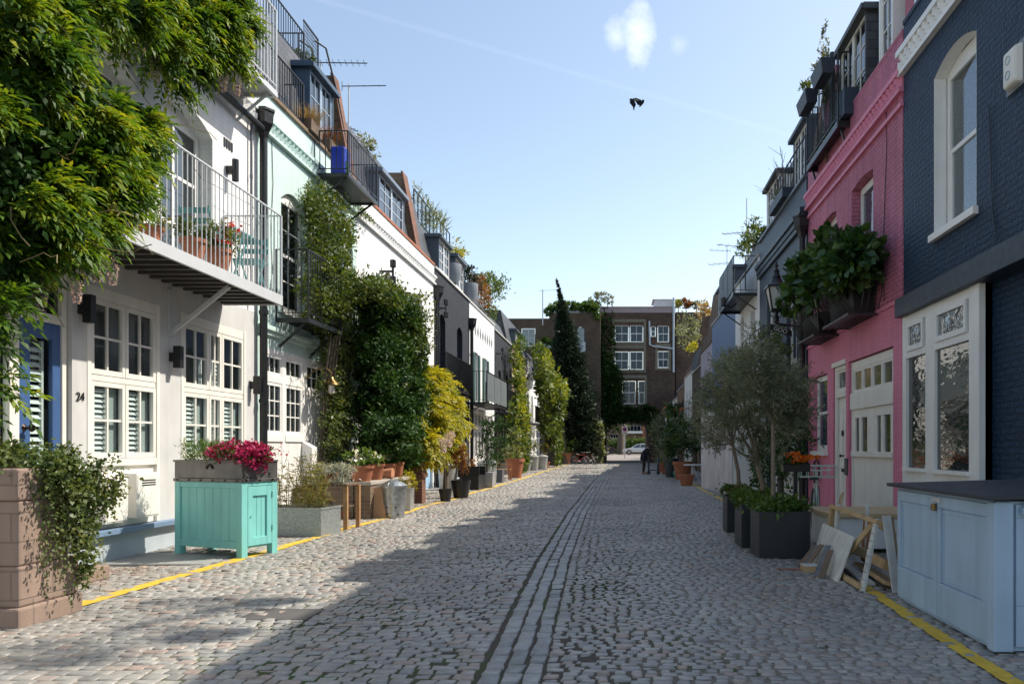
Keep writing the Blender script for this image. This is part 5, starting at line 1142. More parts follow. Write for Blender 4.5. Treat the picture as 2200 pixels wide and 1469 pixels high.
def aerial(label, x, y, z0, z1, arms, name='aerial', r=.018):
    o = thing(name, label, 'aerial', (x, y, z0)); m = MB(); m.tube([(x, y, z0), (x, y, z1)], r, 6); m.build('mast', GREYM, o)
    m = MB()
    for (z, a, L, ne, el) in arms:
        d_ = Vector((math.cos(a), math.sin(a), .06)); s = Vector((-math.sin(a), math.cos(a), 0)); p = Vector((x, y, z))-d_*L*.15; m.bar(p, p+d_*L, .018)
        for k in range(ne): q = p+d_*(L*(k+.5)/ne); m.bar(q-s*el, q+s*el, .009); 
        m.bar(p-Vector((0, 0, .12)), p+Vector((0, 0, .12)), .012)
    m.build('antenna', BLACK, o); return o
aerial('long toothed aerial above the mint house terrace', -7.0, 18.0, 9.4, 10.4, [(10.35, .15, 1.25, 9, .16)])
aerial('tall pole aerial with a ring and a straight arm above the black roof balcony', -6.9, 19.6, 7.4, 10.6, [(10.55, .1, 1.1, 3, .04), (9.5, 1.2, .4, 3, .1)])
m = MB(); m.ring((-6.9, 19.6, 9.2), .34, .012, 'z', 20, 5); m.ring((-6.9, 19.6, 9.08), .30, .012, 'z', 20, 5); m.build('ring_antenna', GREYM, bpy.data.objects['aerial.001'])
aerial('thin aerial mast by the roof hedge of the brown brick block', dp(1166, 700, 64).x, 64, 11.5, dp(1166, 622, 64).z, [(dp(1166, 622, 64).z-.1, 0, 1.6, 2, .05)], r=.05)
def floodlight(F, label, u, z):
    o = thing('security_light', label, 'security light', F(u, z, 0)); m = MB(); m.bar(F(u, z, 0), F(u, z, .34), .05); m.bar(F(u, z-.2, .34), F(u, z+.2, .34), .05); m.build('bracket', BLACK, o)
    for s in (-.22, .2): m = MB(); c = F(u, z+s, .34); m.lathe((c[0], c[1], c[2]-.1), [(.06, 0), (.08, .02), (.08, .18), (.05, .2)], 10); m.build('lamp_head', BLACK, o)
floodlight(FL, 'twin black security lamps on the white brick wall above the dark bush', 19.7, 5.85); floodlight(FL, 'twin black security lamps at the corner of the charcoal house', 25.75, 6.0); floodlight(FL, 'twin black security lamps high on the narrow charcoal house', 38.3, 6.0)
# pots and bins further down the sunny side (x, y, z from pixel marks)
def gpos(px, py): x, y = gp(px, py); return x, y
x, y = gpos(957, 1076); pot('small black pot with a thin red stemmed shrub, in front of the blue door', x, y, 0, .17, .30, BLACK, G_BAMB, None, .06, .22, .2, 160, stem=.55, rim=False)
x, y = gpos(990, 1068); pot('large black tub with a russet shrub at the edge of the cobbles', x, y, 0, .27, .46, BLACK, G_RED, None, .10, .55, .28, 420, stem=.3, rim=False)
for px, py, r, lab in ((962, 1052, .30, 'galvanised dustbin behind the black tub'), (1041, 1043, .25, 'galvanised dustbin beside the black storage bench'), (1053, 1041, .24, 'galvanised dustbin touching the one by the black bench'), (1147, 1010, .28, 'zinc bin at the foot of the ivy column'), (1166, 1008, .3, 'zinc bin nearest the blue door of the last white house')):
    x, y = gpos(px, py); dustbin(lab, x, y, r, .78, group='bins along the sunny wall', mat=M('zinc_light', (.42, .43, .42), .5, metal=.5, var=.2))
x, y = gpos(1012, 1050); o = thing('storage_bench', 'black slatted storage bench between the black tub and the dustbins', 'bench', (x, y, 0)); m = MB(); m.b3(x-.25, x+.35, y-.6, y+.6, 0, .45); m.build('chest', BLACK, o, bevel=.01)
for yy in (-.6, .55): m = MB(); m.b3(x-.25, x+.37, y+yy, y+yy+.06, .45, .72); m.build('armrest', BLACK, o)
m = MB(); m.b3(x-.3, x-.24, y-.6, y+.6, .4, .95); m.build('backrest', BLACK, o)
x, y = gpos(1082, 1030); o = thing('garden_chair', 'reddish wooden armchair beside the big clay pot', 'chair', (x, y, 0)); m = MB(); m.b3(x-.28, x+.28, y-.3, y+.3, .40, .44); m.build('seat', WOOD, o)
for sx in (-.27, .27):
    for sy in (-.28, .28): m = MB(); m.bar((x+sx, y+sy, 0), (x+sx, y+sy, .62 if sx > 0 else .95), .06); m.build('leg', M('red_wood', (.33, .13, .06), .6), o)
m = MB(); m.b3(x-.3, x-.26, y-.3, y+.3, .5, .95); m.build('backrest', WOOD, o); m = MB(); m.b3(x-.3, x+.3, y-.32, y-.26, .6, .64); m.b3(x-.3, x+.3, y+.26, y+.32, .6, .64); m.build('armrest', WOOD, o)
x, y = gpos(1106, 1026); pot('big clay urn with spiky lavender beside the reddish armchair', x, y, 0, .42, .85, TERRA, G_PALE, None, .16, .5, .42, 260, asp=.2)
def topiary(label, px, py, zb, rs, potm):
    x, y = gpos(px, py); o = thing('topiary', label, 'topiary', (x, y, 0)); m = MB(); m.b3(x-.22, x+.22, y-.22, y+.22, 0, .5, .02, .02); m.build('planter_box', potm, o, bevel=.01)
    m = MB(); m.tube([(x, y, .45), (x, y, rs[-1][0])], .03, 6); m.build('stem', BARK, o)
    foliage('foliage', [((x, y, z_), (r_, r_, r_*.85), 700) for z_, r_ in rs], G_DARK, .06, o, nc=60, asp=.6)
topiary('cloud pruned topiary with three tight balls near the white garage doors', 1046, 1046, 0, [(.95, .36), (1.55, .33), (2.05, .27)], M('planter_pale', (.30, .30, .31), .6))
topiary('cloud pruned topiary behind the first, with its balls set to the right', 1068, 1036, 0, [(1.0, .38), (1.6, .36), (2.25, .34)], M('planter_lead', (.10, .10, .12), .6))
x, y = gpos(1188, 1000); o = thing('wheelie_bin', 'black wheeled refuse bin by the tall ivy at the end of the sunny row', 'bin', (x, y, 0)); m = MB(); m.b3(x-.33, x+.33, y-.35, y+.35, .05, 1.15, .06, .06); m.build('bin_body', BLACK, o, bevel=.03); m = MB(); m.b3(x-.42, x+.42, y-.45, y+.42, 1.15, 1.24); m.build('lid', BLACK, o, bevel=.02)
m = MB(); m.tube([(x-.35, y+.33, .12), (x+.35, y+.33, .12)], .12, 10); m.build('wheel', BLACK, o)
x, y = gpos(1172, 1005); pot('clay pot beside the black wheeled bin', x, y, 0, .28, .4, TERRA, G_BAMB, None, .12, .7, .3, 160, stem=.6)
x, y = gpos(1216, 997); pot('round clipped green bush in a clay pot near the garden gate', x, y, 0, .45, .9, TERRA, G_FRESH, None, .12, .95, .8, 900)
for i, (px, py, lab, c_) in enumerate(((1100, 1020, 'pale shrub in a tub in front of the yellow brick house', G_PALE), (1143, 1012, 'grey green shrub in a tub below the far white balcony', G_OLIV))):
    x, y = gpos(px, py); pot(lab, x-.5, y+1, 0, .4, .6, M('stone_tub', (.3, .3, .28), .8), c_, None, .14, 1.6, .75, 1200)
# bicycle (two wheels, frame, bars, saddle), shared builder
def bicycle(label, x, y, rz, frame, R_=.33, basket=None, kid=1.0):
    o = thing('bicycle', label, 'bicycle', (x, y, 0), rz)
    for wx in (-.52*kid, .52*kid):
        m = MB(True); m.ring((wx, 0, R_), R_, .02, 'y', 28, 6); wl = m.build('wheel', BLACK, o); m = MB(True)
        for k in range(8): t_ = math.pi*k/8; m.bar((wx-R_*math.cos(t_), 0, R_-R_*math.sin(t_)), (wx+R_*math.cos(t_), 0, R_+R_*math.sin(t_)), .004)
        m.ring((wx, 0, R_), R_*.93, .010, 'y', 24, 5); m.build('spokes', GREYM, wl)
    m = MB(True); bb = (-.05, 0, .28); st_ = (-.2*kid, 0, .74); hd = (.36*kid, 0, .78); re = (-.52*kid, 0, R_); fr_ = (.52*kid, 0, R_)
    for p, q in ((bb, st_), (bb, (.38*kid, 0, .66)), (st_, hd), (re, bb), (re, st_), (hd, fr_), (hd, (.33*kid, 0, .92))): m.tube([p, q], .016, 6)
    m.build('frame', frame, o); m = MB(True); m.tube([(.2, -.28, .96), (.33*kid, -.1, .94), (.33*kid, .1, .94), (.2, .28, .96)], .013, 6); m.build('handlebar', GREYM, o)
    m = MB(True); m.hexa([(-.36, -.08, .80), (-.08, -.03, .80), (-.08, .03, .80), (-.36, .08, .80), (-.34, -.06, .85), (-.08, -.02, .84), (-.08, .02, .84), (-.34, .06, .85)]); m.bar((-.2*kid, 0, .74), (-.2*kid, 0, .81), .03); m.build('saddle', BLACK, o, bevel=.01)
    m = MB(True); m.tube([(-.05, -.09, .28), (-.05, .09, .28)], .06, 12); m.bar((-.05, -.1, .28), (.08, -.1, .16), .02); m.bar((-.05, .1, .28), (-.18, .1, .40), .02); m.build('crank', GREYM, o)
    return o
x, y = gpos(1247, 998); bicycle('small red bicycle leaning by the arched garden gate', x, y-.6, .5, M('red_paint', (.4, .03, .02), .4)); x, y = gpos(1268, 997); bicycle('second small bicycle against the end of the garden wall', x, y-.7, 2.4, M('bike_dark_red', (.16, .03, .03), .4))
# ======================================================= CLIMBERS AND TREES
def compound(P, D, n_pair=5, L=.088, W=.026, pitch=.047):
    """wisteria leaves: leaflets in pairs along a drooping stalk"""
    PP, DD, NN, LL = [], [], [], []
    D = unit(D); up = np.array([0, 0, 1.0]); S = unit(np.cross(D, up+rnd(len(P))*.5)); N = np.cross(S, D); sz = .75+.5*NR.random(len(P))
    for k in range(n_pair):
        t = pitch*(k+.6)*sz[:, None]; base = P+D*t-up*(t*t*1.1)
        for s in (-1, 1):
            PP.append(base); DD.append(D*.75+S*s*.8-up*.12+rnd(len(P))*.2); NN.append(N+rnd(len(P))*.35); LL.append(L*sz*(1-.10*abs(k-2)))
    t = pitch*(n_pair+.4)*sz[:, None]; PP.append(P+D*t-up*t*t*1.1); DD.append(D-up*.5+rnd(len(P))*.15); NN.append(N+rnd(len(P))*.3); LL.append(L*sz*1.1)
    return np.concatenate(PP), np.concatenate(DD), np.concatenate(NN), np.concatenate(LL)
def wblob(px, py, d, rx, ry, n, rd=.3):
    """ellipsoid on the left facade marked on the photo: rx, ry in photo pixels"""
    y, z = lp(px, py, d); s = y/FOC; k = (XL+d)/-y; ru = rx*y*y/(FOC*(-XL-d)); return ((XL+d, y, z), (rd, ru, ry*s), n)
def vine(bl, base_n, down=.45, outx=.9):
    PP, DD = [], []
    for c, r, n in bl:
        p, o = blob(c, r, n, max(7, n//42), .17, .8); PP.append(p); DD.append(o*.55+np.array([outx*.6, -.1, -.1])+rnd(n)*.65-np.array([0, 0, down]))
    return np.concatenate(PP), np.concatenate(DD)
o = thing('wisteria', 'big sunlit wisteria with hanging lilac flowers smothering the near end of the grey balcony', 'climbing plant', (-5.9, 7.2, 0))
wb = lambda px, py, d, rx, ry, n, rd: wblob(px-(24 if py > 220 or px < 230 else 14), py-16, d, rx*.97, ry*.95, n, rd)
bl = [wb(30, 110, 1.0, 105, 110, 300, .40), wb(130, 190, 1.0, 95, 90, 280, .40), wb(40, 320, 1.05, 110, 110, 300, .42), wb(190, 310, 1.0, 85, 85, 300, .40), wb(270, 275, .95, 55, 48, 200, .32), wb(300, 320, .95, 46, 42, 150, .28), wb(180, 415, 1.05, 85, 60, 260, .38), wb(40, 460, 1.1, 90, 90, 260, .40),
      wb(95, 535, 1.1, 70, 45, 170, .30), wb(-10, 585, 1.1, 40, 40, 70, .22), wb(180, 500, 1.05, 55, 36, 110, .28), wb(255, 400, 1.0, 48, 46, 120, .3), wb(-12, 735, 1.2, 22, 30, 20, .15), wb(-12, 675, 1.2, 26, 30, 22, .15), wb(-10, 840, 1.2, 14, 20, 8, .1),
      wb(80, 10, .9, 110, 36, 220, .36), wb(250, 30, .75, 55, 40, 150, .28), wb(390, 40, .6, 60, 52, 220, .28), wb(460, 80, .6, 42, 46, 190, .26), wb(495, 35, .6, 32, 50, 160, .26), wb(345, 100, .6, 42, 34, 110, .22), wb(415, 140, .55, 36, 24, 80, .2), wb(315, 10, .65, 50, 40, 140, .28), wb(490, 125, .6, 26, 24, 70, .2), wb(395, 185, .55, 18, 20, 26, .15)]
P, D = vine([(c, r, int(n*2.0)) for c, r, n in bl], 0, .22, 1.3); a_, b_, c_, d_ = compound(P, D); leafmesh('foliage', a_, b_, c_, d_, d_*.34, G_WIST, o, droop=.16)
fb = [(c, np.array(r)*.8, int(n*6)) for c, r, n in bl]; foliage('foliage', fb, G_DARK, .085, o, nc=60, asp=.6)
FLW = [(165, 610), (208, 575), (242, 575), (225, 20), (270, 100), (335, 150), (390, 150), (480, 185), (510, 190), (250, 90), (305, 90), (10, 150), (90, 610), (430, 130), (60, 380), (130, 300)]
for px, py in FLW:
    PP, DD = [], []
    y, z = lp(px, py-25, 1.02 if py > 250 else .62); dx = 1.02 if py > 250 else .62; H = RD.uniform(.22, .34)
    for k in range(150): t_ = RD.random(); r_ = .055*(1-t_*.75); a = RD.random()*6.28; PP.append((XL+dx+r_*math.cos(a), y+r_*math.sin(a), z-t_*H)); DD.append((math.cos(a), math.sin(a), -.6))
    leafmesh('flower_cluster', np.array(PP), np.array(DD), rnd(len(PP)), .024, .022, LILAC, o)
m = MB()
for k in range(16):                                                        # bare tendrils
    c, r, n = bl[RD.randrange(0, 11)]; p = Vector(c)+Vector((RD.uniform(.1, .4), RD.uniform(-.6, .6)*r[1], RD.uniform(-.6, .6)*r[2])); q = [p]
    dv = Vector((RD.uniform(.1, .6), RD.gauss(0, .6), RD.gauss(.2, .6))).normalized()
    for i in range(7): p = p+dv*.10; dv = (dv+Vector((RD.gauss(0, .25), RD.gauss(0, .4), RD.gauss(-.12, .4)))).normalized(); q.append(p)
    m.tube(q, .0045, 4, cap=False)
m.tube([FL(8.2, 6.6, .2), FL(9.3, 6.0, .1), FL(11.0, 5.2, .15), FL(12.4, 5.25, .2), FL(12.9, 5.2, .12)], .005, 4); m.build('tendril', M('tendril', (.16, .12, .05), .7, bump=0), o)
m = MB(); m.tube([FL(6.6, 0, .15), FL(6.8, 1.5, .2), FL(6.7, 3.2, .6), FL(7.0, 4.5, .8), FL(7.6, 5.8, .7), FL(9.4, 6.9, .5), FL(11.4, 7.1, .45)], [.07, .065, .055, .05, .045, .035, .02], 8); m.tube([FL(7.0, 4.5, .8), FL(7.9, 4.9, .8), FL(8.6, 4.8, .7)], [.04, .03, .015], 6); m.build('stem', BARK, o, smooth=True)
# jasmine on the mint house
o = thing('climbing_plant', 'bright leafy climber growing up the black balcony of the mint house', 'climbing plant', (-5.9, 15.4, 0))
bl = [wblob(706, 470, .3, 42, 55, 3000, .28), wblob(705, 545, .35, 40, 60, 3000, .3), wblob(712, 620, .5, 40, 55, 2600, .28), wblob(715, 665, .55, 38, 30, 1400, .25), wblob(675, 430, .15, 16, 28, 420, .1), wblob(690, 700, .4, 26, 20, 500, .2), wblob(760, 445, .15, 40, 10, 260, .1), wblob(745, 505, .2, 14, 30, 300, .1), wblob(660, 640, .5, 14, 45, 300, .12)]
foliage('foliage', bl, G_JAS, .075, o, nc=90, asp=.5, cr=.3)
m = MB()
for k in range(4): y = 15.3+k*.15; m.tube([FL(y, 0, .2), FL(y+.1, 1.2, .15), FL(y-.1, 2.6, .3), FL(y-.2, 3.7, .5), FL(y-.3, 5.2, .3)], .02, 6)
m.build('stem', BARK, o)
o = thing('climbing_plant', 'ivy column with bare stems between the white door and the dark green bush', 'climbing plant', (-5.8, 16.4, 0))
foliage('foliage', [wblob(725, 760, .25, 30, 45, 1300, .2), wblob(722, 830, .3, 28, 50, 1300, .2), wblob(725, 900, .3, 26, 50, 1300, .2), wblob(722, 955, .35, 20, 30, 500, .18), wblob(750, 740, .3, 22, 35, 700, .2)], G_IVY, .075, o, nc=70, asp=.6)
m = MB(); 
for k in range(3): m.tube([FL(16.35+k*.1, 0, .3), FL(16.3+k*.12, 1.0, .3), FL(16.4+k*.1, 3, .3)], .022, 6)
m.build('stem', BARK, o)
o = thing('bush', 'huge glossy dark green bush covering the wall between the mint and the white brick house', 'bush', (-5.3, 19.2, 0))
bl = [wblob(812, 655, .75, 40, 48, 3200, .42), wblob(852, 690, .85, 40, 66, 4200, .45), wblob(882, 750, .9, 22, 70, 2400, .4), wblob(830, 760, .9, 36, 60, 2800, .45), wblob(858, 850, 1.1, 40, 50, 2600, .5), wblob(845, 935, 1.2, 42, 50, 3000, .5), wblob(880, 905, 1.1, 24, 40, 1200, .4), wblob(792, 640, .7, 22, 30, 800, .35), wblob(862, 985, 1.2, 26, 22, 600, .4), wblob(800, 720, .7, 22, 40, 900, .35), wblob(792, 800, .6, 20, 50, 1000, .3), wblob(800, 880, .7, 24, 50, 1300, .35), wblob(812, 965, .9, 28, 34, 900, .4)]
foliage('foliage', [(c, r, int(n*1.9)) for c, r, n in bl], G_DARK, .10, o, nc=34, asp=.48, cr=.22)
foliage('foliage', [wblob(790, 625, .95, 38, 30, 1500, .6), wblob(850, 650, 1.0, 40, 40, 1400, .7), wblob(885, 720, 1.1, 20, 60, 1000, .5)], G_JAS, .085, o, nc=60, asp=.5)
m = MB(); m.tube([(-5.6, 18.4, 0), (-5.5, 18.6, 1.2), (-5.4, 18.9, 2.6), (-5.5, 19.4, 4.2)], [.11, .09, .07, .03], 8); m.build('trunk', BARK, o, smooth=True)
o = thing('tree', 'low golden leaved tree with trailing sprays in front of the charcoal house', 'tree', (-5.2, 22.5, 0))
bl = [wblob(px-14, py, d, rx*1.1, ry, int(n*1.15), rd) for px, py, d, rx, ry, n, rd in ((930, 845, .9, 34, 34, 480, .6), (957, 885, 1.1, 32, 40, 480, .6), (915, 905, 1.1, 26, 38, 380, .5), (968, 935, 1.1, 20, 28, 260, .5), (930, 955, 1.2, 34, 24, 330, .5), (925, 815, .85, 18, 16, 130, .4), (900, 865, .9, 12, 28, 110, .35))]
P, D = vine([(c, r, int(n*3.2)) for c, r, n in bl], 0, .12, .5); a_, b_, c_, d_ = compound(P, D, 4, .105, .045, .062); leafmesh('foliage', a_, b_, c_, d_, d_*.42, G_GOLD, o, droop=.15)
foliage('foliage', [(c, np.array(r)*.8, n*3) for c, r, n in bl], G_JAS, .10, o, nc=50)
for px, py in ((962, 930), (952, 940), (969, 925)):
    PP = []; DD = []; y, z = lp(px, py, 1.9)
    for k in range(120): a = RD.random()*6.28; r_ = .09*RD.random(); PP.append((XL+1.9+r_*math.cos(a), y+r_*math.sin(a), z-RD.random()*.35)); DD.append((math.cos(a), math.sin(a), -.5))
    leafmesh('flower_cluster', np.array(PP), np.array(DD), rnd(len(PP)), .05, .04, LILAC, o)
m = MB(); tree_limbs(m, (-5.1, 22.6, 0), (-5.2, 22.8, 1.9), .09, .05, 5, .6, .8, .15); m.build('trunk', BARK, o, smooth=True)
def simple_climber(label, bl, mat, leaf, trunk=None, name='climbing_plant', nc=60, asp=.55, extra=None, cat='climbing plant', trunk_name='stem', **kw):
    c = bl[0][0]; o = thing(name, label, cat, (c[0], c[1], 0)); foliage('foliage', bl, mat, leaf, o, nc=nc, asp=asp, **kw)
    if trunk:
        m = MB()
        for pts, r in trunk: m.tube(pts, r, 7)
        m.build(trunk_name, BARK, o, smooth=True)
    if extra: foliage('foliage', extra[0], extra[1], leaf, o, nc=nc, asp=asp)
    return o
simple_climber('tall golden ivy column on the yellow brick house', [wblob(1112, 770, .5, 10, 30, 500, .23), wblob(1115, 830, .7, 10, 40, 500, .27), wblob(1114, 900, .9, 13, 50, 1100, .36), wblob(1116, 970, 1.0, 13, 50, 1200, .36), wblob(1105, 950, .8, 8, 50, 500, .27)], G_JAS, .22, [([(-5.5, 44.5, 0), (-5.6, 44.8, 5)], .12)], extra=([wblob(1121, 930, 1.2, 8, 80, 500, .23), wblob(1118, 800, .9, 8, 50, 250, .18)], G_LIME))
simple_climber('cascade of tall sunlit ivy at the end of the sunny row, left of the conifer', [wblob(1168, 800, 1.2, 10, 40, 900, .45), wblob(1182, 850, 1.6, 9, 50, 900, .45), wblob(1170, 870, 1.2, 9, 60, 900, .41), wblob(1195, 880, 2.2, 8, 60, 1100, .41), wblob(1205, 850, 2.5, 9, 30, 500, .36), wblob(1196, 950, 2.0, 6, 40, 600, .32), wblob(1160, 770, .8, 8, 24, 400, .36)], G_JAS, .26, [([(-4.2, 60, 0), (-4.4, 60, 2.5), (-4.8, 60, 6)], [.25, .18, .1])], extra=([wblob(1205, 850, 2.6, 9, 40, 500, .27), wblob(1175, 790, 1.6, 10, 30, 300, .36)], G_LIME))
def dblob(px, py, y, rx, ry, n, rd): p = dp(px, py, y); s = y/FOC; return (tuple(p), (rx*s, rd, ry*s), n)
# conifer: layers of drooping sprays on a tapering spire
o = thing('conifer_tree', 'tall dark conifer with a bent thin tip at the end of the sunny row', 'tree', (-3.7, 61.5, 0)); PP, DD, LL = [], [], []
top = dp(1195, 596, 61.5); prof = [(596, .3, 1195), (615, 1.4, 1199), (640, 3.5, 1204), (665, 7, 1208), (690, 11, 1210), (730, 19, 1215), (780, 28, 1222), (830, 37, 1227), (880, 44, 1232), (930, 44, 1234), (965, 30, 1232)]
for k in range(1500):
    py = 598+ (RD.random()**.75)*366; hw = float(np.interp(py, [p[0] for p in prof], [p[1] for p in prof])); cx = float(np.interp(py, [p[0] for p in prof], [p[2] for p in prof])); 
    a = RD.random()*6.28; rr = hw*(.45+.6*RD.random()+(RD.random()*.7 if RD.random() < .25 else 0)); kk = min(1, .25+hw/22); s = 61.5/FOC; c = dp(cx, py, 61.5); e = Vector((math.cos(a), math.sin(a), 0))
    tip = c+e*rr*s; n = 26
    for q in range(n):
        t_ = RD.random(); p = c.lerp(tip, .45+.6*t_)+Vector((RD.gauss(0, .11), RD.gauss(0, .11), RD.gauss(0, .12)+.18*t_*min(1, hw/20)))*kk; PP.append(tuple(p)); LL.append(kk); DD.append((e.x+RD.gauss(0, .6), e.y+RD.gauss(0, .6), RD.gauss(.25, .5)))
leafmesh('foliage', np.array(PP), np.array(DD), rnd(len(PP)), .30*(.5+NR.random(len(PP)))*np.array(LL), .10*np.array(LL), G_CON, o)
m = MB(); m.tube([(-3.75, 61.5, 0), tuple(dp(1222, 780, 61.5)), tuple(dp(1207, 640, 61.5)), tuple(top)], [.4, .25, .08, .02], 8); m.build('trunk', BARK, o)
simple_climber('pale green shrub spilling over the end of the garden wall', [dblob(1276, 925, 62.6, 18, 22, 1300, .8), dblob(1284, 955, 62.4, 14, 35, 1200, .7), dblob(1265, 940, 62.8, 12, 16, 500, .6), dblob(1278, 985, 62.3, 13, 14, 350, .5)], G_PALE, .28, [([(-2, 62.6, 0), (-2, 62.6, 2)], .1)], name='shrub', cat='shrub', trunk_name='trunk')
simple_climber('dark rounded bush left of the arched gate', [dblob(1232, 965, 62.4, 18, 26, 900, .9)], G_DARK, .26, [([(-3.6, 62.4, 0), (-3.6, 62.4, 1)], .1)], name='bush', cat='bush', trunk_name='trunk')
simple_climber('dark ivy sheet hanging over the archway and up the left of its building', [((x, Y0-.05, z), (rx, .22, rz), n) for x, z, rx, rz, n in ((fx(1304), 9, .75, 3.6, 2000), (fx(1310), 5, .95, 2.2, 1600), (fx(1322), 6.2, .7, 1.9, 1200), (fx(1345), 4.15, 1.4, .55, 1100), (fx(1380), 4.2, 1.0, .6, 900), (fx(1325), 3.9, 1.0, .45, 700), (fx(1400), 4.0, .5, 1.0, 500), (fx(1312), 7.6, .5, 1.2, 500), (fx(1296), 2.6, .25, 2.0, 350))], G_DARK, .26, None, nc=130)
simple_climber('trimmed hedge along the roof edge of the brown brick block', [dblob(px, 660, 64.9, 13, 8, 600, .7) for px in (1195, 1215, 1235, 1255, 1272)]+[dblob(1284, 672, 64.6, 6, 14, 250, .4), dblob(1178, 668, 64.9, 8, 8, 200, .5)], G_HEDGE, .25, None, name='hedge', cat='hedge')
simple_climber('low clipped hedge on the lower terrace of the brown brick block', [dblob(px, 738, 63.8, 12, 9, 400, .4) for px in (1170, 1186)], G_HEDGE, .25, None, name='hedge', cat='hedge')
for px, py, r_, mt, lab, n in ((1283, 642, 17, G_OLIV, 'sparse round topped tree on the roof of the archway building', 420), (1306, 640, 12, G_OLIV, 'thin wispy tree next to the round topped roof tree', 200), (1474, 652, 12, G_RED, 'russet shrub on the roof right of the lantern', 500), (1496, 655, 9, G_OLIV, 'grey green shrub on the roof beyond the russet one', 260), (1457, 653, 7, G_GOLD, 'yellow shrub on the roof by the lantern', 260)):
    p = dp(px, py, 68.5); o = thing('rooftop_shrub', lab, 'shrub', (p.x, p.y, 13.1)); s = 68.5/FOC; foliage('foliage', [((p.x, p.y, p.z), (r_*s, .6, r_*s*.8), n)], mt, .22, o, nc=60, cr=.2); m = MB(); tree_limbs(m, (p.x, p.y, 13.0), (p.x, p.y, p.z), .05, .03, 6, r_*s*.7, r_*s*.7, .05); m.build('trunk', BARK, o)
# planting on the sunny roofs
def roof_plant(label, px, py, d, rx, ry, n, mt, leaf=.12, name='rooftop_shrub', rd=.35, asp=.45, side='L'):
    y, z = lp(px, py, d) if side == 'L' else rp(px, py, d); X = XL+d if side == 'L' else XR-d; s = y/FOC; ru = rx*y*y/(FOC*abs(X)) if rx > 0 else -rx
    o = thing(name, label, 'shrub', (X, y, z-ry*s)); foliage('foliage', [((X, y, z), (rd, min(ru, 2.2), ry*s), n)], mt, leaf, o, nc=60, asp=asp, up=.5)
    m = MB()
    for k in range(3): m.tube([(X, y+RD.uniform(-.1, .1), z-ry*s-.25), (X+RD.uniform(-.1, .1), y+RD.uniform(-.3, .3)*ru, z)], .012, 5)
    m.build('stem', BARK, o); return o
roof_plant('big rounded yellow green bush on the roof of the diamond house', 1055, 618, -.9, 22, 24, 1500, G_JAS, .16, rd=.8); roof_plant('bronze shrub on the roof left of the rounded bush', 1028, 610, -.7, 12, 18, 700, G_RED, .14)
roof_plant('flowering window box of red leaves below the rounded bush', 1042, 650, -.2, 14, 10, 500, G_RED, .1); roof_plant('low green planting on the coping of the diamond house', 1052, 668, -.1, 16, 8, 400, G_JAS, .1)
roof_plant('spiky yucca on the roof terrace of the white brick house', 930, 480, -.8, 14, 26, 260, G_PALE, .5, asp=.08); roof_plant('golden shrub spilling from a roof pot above the charcoal house', 985, 535, -.5, 14, 10, 420, G_GOLD, .12)
roof_plant('wispy grey green planting behind the black roof balcony', 780, 315, -.8, 14, 20, 420, G_OLIV, .1); roof_plant('feathery grass along the party wall roof of the white house', 905, 440, -.9, 26, 22, 380, G_OLIV, .14, asp=.2)
roof_plant('small dark cone shaped conifer in a roof pot on the charcoal house', 1007, 590, -.4, 4, 16, 420, G_CON, .12); roof_plant('trailing green planting on the parapet of the narrow charcoal house', 1122, 735, -.1, 14, 12, 400, G_HEDGE, .16)
roof_plant('leafy pot plants behind the high terrace railing', 640, 130, -1.0, 20, 18, 500, G_JAS, .09)
for i, (px, py, lab) in enumerate(((968, 580, 'round grey lead planter on the roof edge of the charcoal house'), (1006, 620, 'second round grey lead planter, under the small conifer'))):
    y, z = lp(px, py, -.3); o = MB(); o.lathe((XL-.3, y, z-.5), [(.3, 0), (.42, .3), (.42, .7), (.36, .7), (.3, .6)], 14); tag(o.build('roof_planter', M('lead_grey', (.2, .22, .25), .6), at=(XL-.3, y, z-.5), smooth=True), lab, 'planter')
# ---------------------------------------------------------------- shaded side
o = thing('shrub', 'broad leaved dark green shrubs bursting out of the pink house\'s nearer basket balcony', 'shrub', (3.8, 13.6, 3.6))
mm = MB(); mm.b3(3.92, 4.28, 12.86, 14.2, 3.60, 4.05, .03, .03); mm.build('planter', BLACK, o, bevel=.01)
def rblob(px, py, d, rx, ry, n, rd): y, z = rp(px, py, d); return ((XR-d, y, z), (rd, rx*y*y/(FOC*(XR-d)), ry*y/FOC), n)
foliage('foliage', [rblob(1826, 551, 0.45, 25.76, 30.24, 544, 0.2975), rblob(1815, 576, 0.55, 36.8, 32.4, 646, 0.34), rblob(1848, 580, 0.35, 13.8, 25.92, 221, 0.2125), rblob(1790, 546, 0.5, 27.6, 25.2, 280, 0.2975), rblob(1780, 511, 0.5, 9.2, 15.84, 59, 0.1275), rblob(1832, 516, 0.45, 16.56, 10.08, 136, 0.17), rblob(1800, 610, 0.6, 18.2, 12, 60, 0.25)], G_BROAD, .17, o, nc=160, asp=.66, up=.15, out=.9, jit=.65, hexa=True)
m = MB()
for k in range(7): y = 13+k*.17; m.tube([(4.1, y, 4.0), (4.0-RD.random()*.2, y+RD.uniform(-.1, .1), 4.6), (3.9-RD.random()*.3, y, 5.1)], .014, 5)
m.build('stem', BARK, o)
o = thing('shrub', 'broad leaved shrubs trailing over the farther black basket balcony of the pink house', 'shrub', (3.75, 15.7, 3.6))
mm = MB(); mm.b3(3.92, 4.28, 15.1, 16.3, 3.58, 4.0, .03, .03); mm.build('planter', BLACK, o, bevel=.01)
